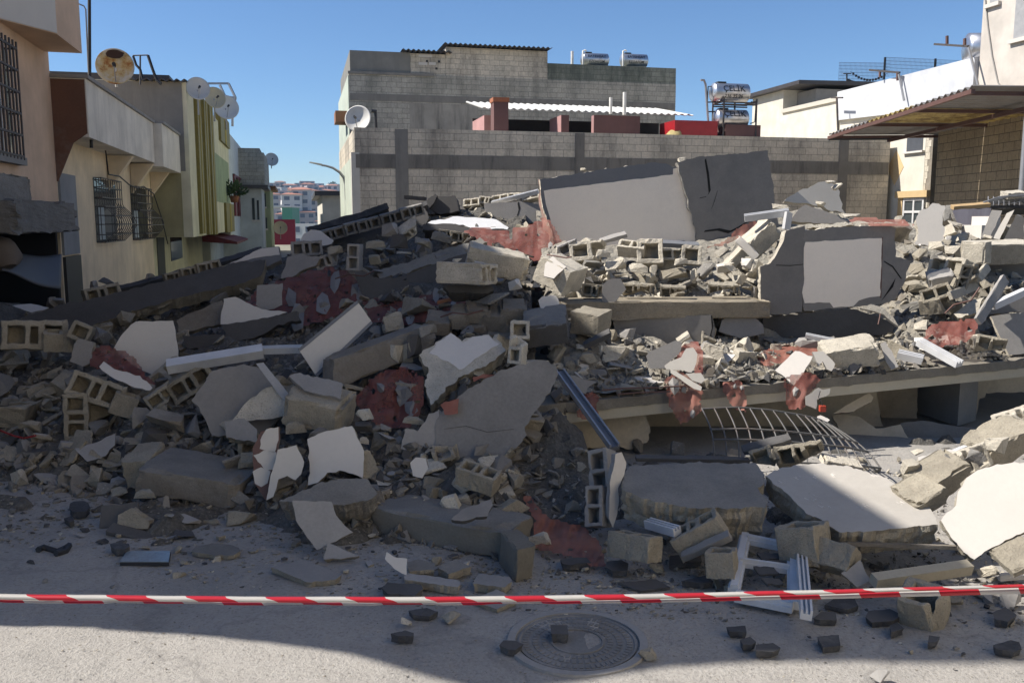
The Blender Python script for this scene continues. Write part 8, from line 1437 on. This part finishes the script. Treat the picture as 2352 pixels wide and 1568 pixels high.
# manhole
mc = on_z(1326, 1474, 0.0); mh = thing('manhole_cover', 'round cast iron manhole cover set in the road behind the tape', 'manhole cover', mc, 0)
CAST = mottled('dusty cast iron', (0.2, 0.192, 0.178), 0.3, 6, 60, 0.3, 0.8, stain=(0.3, 0.288, 0.268, 1), stain_amt=1.0)
RM = 0.285
MB().lathe(mc, (0, 0, 1), [(-0.05, RM + 0.012), (0.012, RM + 0.012), (0.012, RM + 0.05), (-0.05, RM + 0.055)], 64, smooth=False).build('rim', mottled('concrete collar', (0.28, 0.268, 0.25), 0.2, 8), mh)
lid = MB().lathe(mc, (0, 0, 1), [(-0.05, RM), (0.008, RM), (0.008, RM - 0.012), (0.003, RM - 0.016), (0.003, 0.001)], 64, smooth=False).build('lid', CAST, mh)
m = MB()
for r0, r1, n_ in ((0.235, 0.262, 60), (0.19, 0.215, 44), (0.145, 0.17, 36)):
    for k_ in range(n_):
        a = 2 * math.pi * k_ / n_; w_ = math.pi / n_ * 0.62
        q = [(r0, a - w_), (r1, a - w_), (r1, a + w_), (r0, a + w_)]; bz = [mc + Vector((r_ * math.cos(t_), r_ * math.sin(t_), 0.0035)) for r_, t_ in q]; m.prism(bz, (0, 0, 0.0032))
m.build('tread', CAST, lid)
MB().lathe(mc, (0, 0, 1), [(0.0035, 0.128), (0.009, 0.128), (0.009, 0.118), (0.0035, 0.118)], 48, smooth=False).build('ring', CAST, lid)
# ---- barrier tape
def tape_mat(name, col):
    b = NB(name); tl = b.n('ShaderNodeBsdfTranslucent'); mx = b.n('ShaderNodeMixShader'); mx.inputs[0].default_value = 0.35; tl.inputs[0].default_value = col
    b.l(b.ramp(b.noise(20, 3), [(0.3, sc(col, 0.92)), (0.7, col)]), b.b.inputs['Base Color']); b.b.inputs['Roughness'].default_value = 0.3; b.l(b.b.outputs[0], mx.inputs[1]); b.l(tl.outputs[0], mx.inputs[2]); b.l(mx.outputs[0], b.out.inputs[0]); return b.m
TR_, TW_ = tape_mat('red tape', (0.55, 0.03, 0.045, 1)), tape_mat('white tape', (0.6, 0.58, 0.54, 1))
DT = 2.07
def tape_y(px):
    xs_ = [-120, 0, 300, 700, 1000, 1176, 1500, 1800, 2100, 2352, 2480]; ys_ = [1358, 1360, 1364, 1367, 1367, 1365, 1360, 1353, 1345, 1338, 1334]; return float(np.interp(px, xs_, ys_)) + 1.2 * noise.noise((px * 0.006, 0, 0)) + 0.5 * noise.noise((px * 0.03, 4, 0))
def twist(px): return float(np.interp(px, [0, 1300, 1900, 2352], [0.0, 0.0, 0.55, 1.0])) + 0.06 * noise.noise((px * 0.008, 7, 0))
m = MB()
def strip(rows, shift, per=91.5, slant=30.0, dfun=None):
    """band of the tape between two rows (offset px below the top edge), red and white slanted stripes"""
    k_ = -3
    while k_ * per < 2560:
        x0 = k_ * per + shift
        def edge(xe):
            return [(xe + slant * (r_[1]), r_[0]) for r_ in rows]
        L_ = edge(x0); n_ = 4; prev = L_
        for q in range(1, n_ + 1):
            cur = [(x + per * q / n_, f_) for x, f_ in L_]
            for a in range(len(rows) - 1):
                vs_ = []
                for (x, f_) in (prev[a], cur[a], cur[a + 1], prev[a + 1]):
                    y_, d_ = dfun(x, f_); vs_.append(P(x, y_, d_))
                m.add(vs_, [(0, 1, 2, 3)], 0 if k_ % 2 == 0 else 1, True)
            prev = cur
        k_ += 1
def front(x, f_):
    t_ = twist(x); h_ = 13 * (1 - t_) + 7 * t_; return tape_y(x) + 3 + f_ * h_, DT - 0.006 * math.sin(math.pi * min(1, f_) ) * 0.9 - 0.002 * f_ + 0.006 * (0.5 - f_)
def lower(x, f_):
    t_ = twist(x); h0 = 12.6 * (1 - t_) + 6 * t_; h_ = 5 * (1 - t_) + 14 * t_ + (2 if t_ > 0 else 0); return tape_y(x) + 3 + h0 + f_ * h_, DT + 0.006 - 0.012 * f_ + 0.003
strip([(0, 0), (0.3, 0.1), (0.65, 0.7), (0.9, 0.95), (1, 1)], 60, slant=30, dfun=front)
strip([(0, 0), (0.5, 0.5), (1, 1)], 142, slant=6, dfun=lower)
o = m.build('barrier_tape', [TR_, TW_]); bm = bmesh.new(); bm.from_mesh(o.data); bmesh.ops.remove_doubles(bm, verts=bm.verts, dist=0.0004); bmesh.ops.recalc_face_normals(bm, faces=bm.faces); bm.to_mesh(o.data); bm.free(); tag(o, 'red and white striped barrier tape stretched across the road in front', 'barrier tape'); md = o.modifiers.new('s', 'SOLIDIFY'); md.thickness = 0.0006; md.offset = 1

# ================================================================== SCATTERED CHUNKS (each its own object) AND FINE DEBRIS
kinds = {'T': 'tan block', 'P': 'pale block', 'C': 'concrete', 'L': 'grey plaster', 'D': 'dark render', 'H': 'dusty grey render', 'W': 'white plaster', 'U': 'dusty mortar', 'A': 'black asphalt'}
zones = [('left', 'in the shaded rubble on the left', [(0, 800), (170, 770), (260, 800), (440, 900), (600, 1000), (640, 1140), (300, 1150), (0, 1125)], 230, 'TTLDCUBHTB', (18, 66)),
 ('ridge', 'on the dark ridge of the heap', [(150, 780), (480, 640), (700, 570), (960, 490), (1230, 530), (1230, 680), (830, 760), (420, 800)], 170, 'TLDDCUHBB', (14, 48)),
 ('centre', 'in the shaded middle of the heap', [(640, 860), (860, 760), (1240, 700), (1300, 850), (1230, 1000), (1180, 1180), (860, 1180), (640, 1130)], 215, 'TTPLUCDHBB', (18, 62)),
 ('upper', 'on the sunlit upper heap', [(1290, 580), (1720, 570), (1740, 690), (1640, 720), (1400, 720), (1300, 720)], 95, 'PPPTTUC', (12, 40)),
 ('slab', 'on top of the tilted floor slab', [(1300, 850), (1330, 760), (1640, 790), (2060, 790), (2250, 760), (2352, 800), (2352, 828), (1900, 858), (1640, 880), (1400, 905)], 150, 'PPPTTUWL', (10, 40)),
 ('right', 'in the sunlit right edge rubble', [(2060, 560), (2352, 500), (2352, 720), (2120, 760), (2060, 690)], 85, 'PPPTTUW', (12, 46)),
 ('crest', 'along the far crest of the heap', [(1040, 470), (1240, 450), (1240, 500), (1060, 505)], 14, 'PPU', (10, 24)),
 ('hollow', 'on the hollow floor under the slab', [(1230, 1080), (1340, 1030), (1640, 1040), (2050, 1060), (2352, 1000), (2352, 1060), (2060, 1100), (1700, 1060), (1420, 1090), (1340, 1220), (1230, 1160)], 60, 'TBDCU', (14, 44)),
 ('front', 'at the right foot of the heap', [(1240, 1180), (1400, 1200), (1560, 1300), (1900, 1240), (2200, 1270), (2352, 1330), (2352, 1440), (1900, 1400), (1300, 1310)], 75, 'TTLDALPH', (12, 40)),
 ('roadside', 'along the foot of the heap', [(0, 1120), (300, 1150), (640, 1170), (860, 1220), (1150, 1290), (1250, 1330), (900, 1340), (500, 1300), (150, 1250), (0, 1190)], 85, 'TTLLPADU', (8, 30)),
 ('road', 'on the open road near the tape', [(0, 1200), (900, 1330), (1700, 1330), (2352, 1400), (2352, 1540), (1500, 1440), (1000, 1440), (0, 1330)], 75, 'TALDAUP', (5, 18))]
zones += [('left', 'among the bigger pieces of the shaded left', zones[0][2], 42, 'TTHLCDT', (44, 84)), ('ridge', 'among the bigger pieces of the dark ridge', zones[1][2], 34, 'TLHDCT', (34, 62)), ('centre', 'among the bigger pieces of the centre', zones[2][2], 42, 'TTPHLCDT', (42, 80)), ('upper', 'among the bigger pieces of the upper heap', zones[3][2], 22, 'PPTPU', (34, 60)), ('slab', 'among the bigger pieces on the floor slab', zones[4][2], 30, 'PPTTLW', (32, 58))]
kinds['B'] = 'brown mortar'
rr = random.Random(99); protos = {}
for zname, where, poly, count, mats_, (s0, s1) in zones:
    xs = [q[0] for q in poly]; ys = [q[1] for q in poly]; done = 0; tries = 0
    while done < count and tries < count * 60:
        tries += 1; px, py = rr.uniform(min(xs), max(xs)), rr.uniform(min(ys), max(ys))
        if not inpoly(px, py, poly): continue
        if any(inpoly(px, py, e) for e in EXC) and rr.random() > 0.3: continue
        d = hit(px, py)
        if d > 15.5: continue
        mt = rr.choice(mats_); s_ = (s0 + (s1 - s0) * rr.random() ** 1.8) * d / FOC; flat_ = rr.choice((0.3, 0.55, 0.8, 1.0)) if zname not in ('road', 'roadside') else rr.choice((0.25, 0.4, 0.6)); r_ = rr.random()
        p = P(px, py, d)
        if r_ < (0.4 if s1 > 56 and s0 > 30 else 0.14) and s_ > 0.1 and mt in 'TPC':
            key = ('blk', rr.randrange(1, 4), mt if mt in 'TP' else 'T'); k2 = (2, key[1], key[2])
            if k2 not in HM: HM[k2] = hollow_mesh(2, len(HM) + 1, CUTS[key[1]]); HM[k2].materials.append(MATD[key[2]])
            o = bpy.data.objects.new('broken_block', HM[k2]); sca = (s_ / 0.25,) * 3; mt = key[2]; what = 'broken hollow ' + kinds[mt] + ' piece'; cat = 'broken block'
        elif r_ < 0.62 and zname not in ('road',):
            nm_ = {'T': 'block_fragment', 'P': 'masonry_fragment', 'A': 'asphalt_piece', 'C': 'mortar_lump', 'U': 'mortar_lump', 'B': 'mortar_lump', 'D': 'render_fragment', 'H': 'render_fragment'}.get(mt, 'plaster_fragment'); sd_ = {'L': 'T', 'D': 'C', 'W': 'P', 'H': 'T'}.get(mt, mt)
            o = bpy.data.objects.new(nm_, plate_proto(rr.randrange(1, 12), mt, sd_)); q_ = s_ * 0.62; sca = (q_ * rr.uniform(0.8, 1.3), q_ * rr.uniform(0.6, 1.0), max(0.07, q_) * rr.uniform(0.6, 1.1)); what = kinds[mt] + ' slab piece'; cat = 'slab piece'
        else:
            nm_ = {'T': 'block_fragment', 'P': 'masonry_fragment', 'A': 'asphalt_piece', 'C': 'mortar_lump', 'U': 'mortar_lump', 'B': 'mortar_lump', 'D': 'render_fragment', 'H': 'render_fragment'}.get(mt, 'plaster_fragment'); o = bpy.data.objects.new(nm_, lump_proto(rr.randrange(1, 9), 1.0, mt, 1)); sca = (s_ * 0.5 * rr.uniform(0.8, 1.3), s_ * 0.5 * rr.uniform(0.6, 1.1), s_ * 0.5 * flat_); what = kinds[mt] + ' fragment'; cat = 'fragment'
        C.objects.link(o); tl = (0.9 if cat == 'slab piece' else 0.55) if zname not in ('road', 'roadside') else 0.15
        o.matrix_world = Matrix.Translation(p + Vector((0, 0, sca[2] * (0.75 if cat == 'fragment' else 0.25 if cat == 'slab piece' else 0.09)))) @ Matrix.Rotation(rr.uniform(-tl, tl), 4, 'X') @ Matrix.Rotation(rr.uniform(-tl, tl), 4, 'Y') @ Matrix.Rotation(rr.uniform(0, 6.28), 4, 'Z') @ Matrix.Diagonal(sca + (1,))
        tag(o, 'loose ' + what + ' ' + where, cat, kinds[mt] + ' ' + cat + 's ' + where); done += 1
# fine debris: nobody could count it
def debris(name, n, poly, smin, smax, mats_, seed, exc=0.75, lift=0.3, flat=(0.25, 0.9)):
    rs = np.random.default_rng(seed); xs = [q[0] for q in poly]; ys = [q[1] for q in poly]; V_, F_, M_ = [], [], []; base = 0; cnt = 0; tries = 0
    protos_ = []
    for q in range(10):
        bm = bmesh.new(); r2 = random.Random(q + 500)
        for _ in range(9): bm.verts.new((r2.uniform(-1, 1), r2.uniform(-1, 1), r2.uniform(-1, 1)))
        r_ = bmesh.ops.convex_hull(bm, input=bm.verts[:]); bmesh.ops.delete(bm, geom=list(set(r_['geom_interior'] + r_['geom_unused'])), context='VERTS'); bm.verts.index_update()
        protos_.append((np.array([v.co[:] for v in bm.verts]), [[v.index for v in f_.verts] for f_ in bm.faces])); bm.free()
    while cnt < n and tries < n * 20:
        tries += 1; px, py = rs.uniform(min(xs), max(xs)), rs.uniform(min(ys), max(ys))
        if not inpoly(px, py, poly): continue
        if rs.random() < exc and any(inpoly(px, py, e) for e in EXC): continue
        d = hit(px, py)
        if d > 15.5: continue
        p = P(px, py, d); s_ = smin + (smax - smin) * rs.random() ** 3; pv, pf = protos_[rs.integers(10)]
        q = rs.normal(size=(3, 3)); q, _ = np.linalg.qr(q); sc_ = np.array([1, rs.uniform(.5, 1), rs.uniform(*flat)]) * s_ * 0.5
        vv = (pv * sc_) @ q.T if flat[1] > 0.6 else pv * sc_
        V_.append(vv + np.array([p.x, p.y, p.z + s_ * lift * 0.5])); F_ += [[base + i for i in f_] for f_ in pf]; mi = int(rs.integers(len(mats_))); M_ += [mi] * len(pf); base += len(pv); cnt += 1
    V_ = np.concatenate(V_); me = bpy.data.meshes.new(name); me.from_pydata(V_.tolist(), [], F_)
    for c_ in mats_: me.materials.append(MATD[c_])
    me.polygons.foreach_set('material_index', M_); o = bpy.data.objects.new(name, me); C.objects.link(o); return tag(o, kind='stuff')
HEAP = [(0, 770), (20, 745), (200, 690), (480, 630), (700, 560), (980, 480), (1240, 500), (1300, 580), (1700, 560), (1900, 500), (2352, 480), (2352, 830), (1640, 890), (1380, 915), (1280, 960), (1230, 1180), (1150, 1290), (860, 1230), (640, 1170), (300, 1160), (0, 1130)]
debris('small_rubble', 9000, HEAP, 0.02, 0.15, 'TUHBUDCBD', 5)  # darker piece mix, shade between pieces put into colour
debris('small_rubble', 1500, [(1640, 880), (1300, 905), (1300, 840), (1640, 790), (2352, 790), (2352, 826)], 0.015, 0.07, 'PPTU', 6)
debris('small_rubble', 1600, [(1230, 1180), (1230, 1080), (1400, 1050), (2060, 1080), (2352, 1240), (2352, 1400), (1700, 1330), (1250, 1320)], 0.012, 0.06, 'TUDLP', 7)
debris('road_grit', 6500, [(0, 1110), (700, 1170), (1200, 1300), (2352, 1330), (2352, 1450), (1400, 1420), (900, 1390), (400, 1330), (0, 1250)], 0.006, 0.042, 'TULUTPTLUD', 8, 0.5, 0.2, (0.3, 0.55))
debris('road_grit', 2600, [(0, 1250), (900, 1390), (2352, 1440), (2352, 1568), (0, 1568)], 0.003, 0.016, 'TULPUT', 9, 0.3, 0.2, (0.3, 0.55))
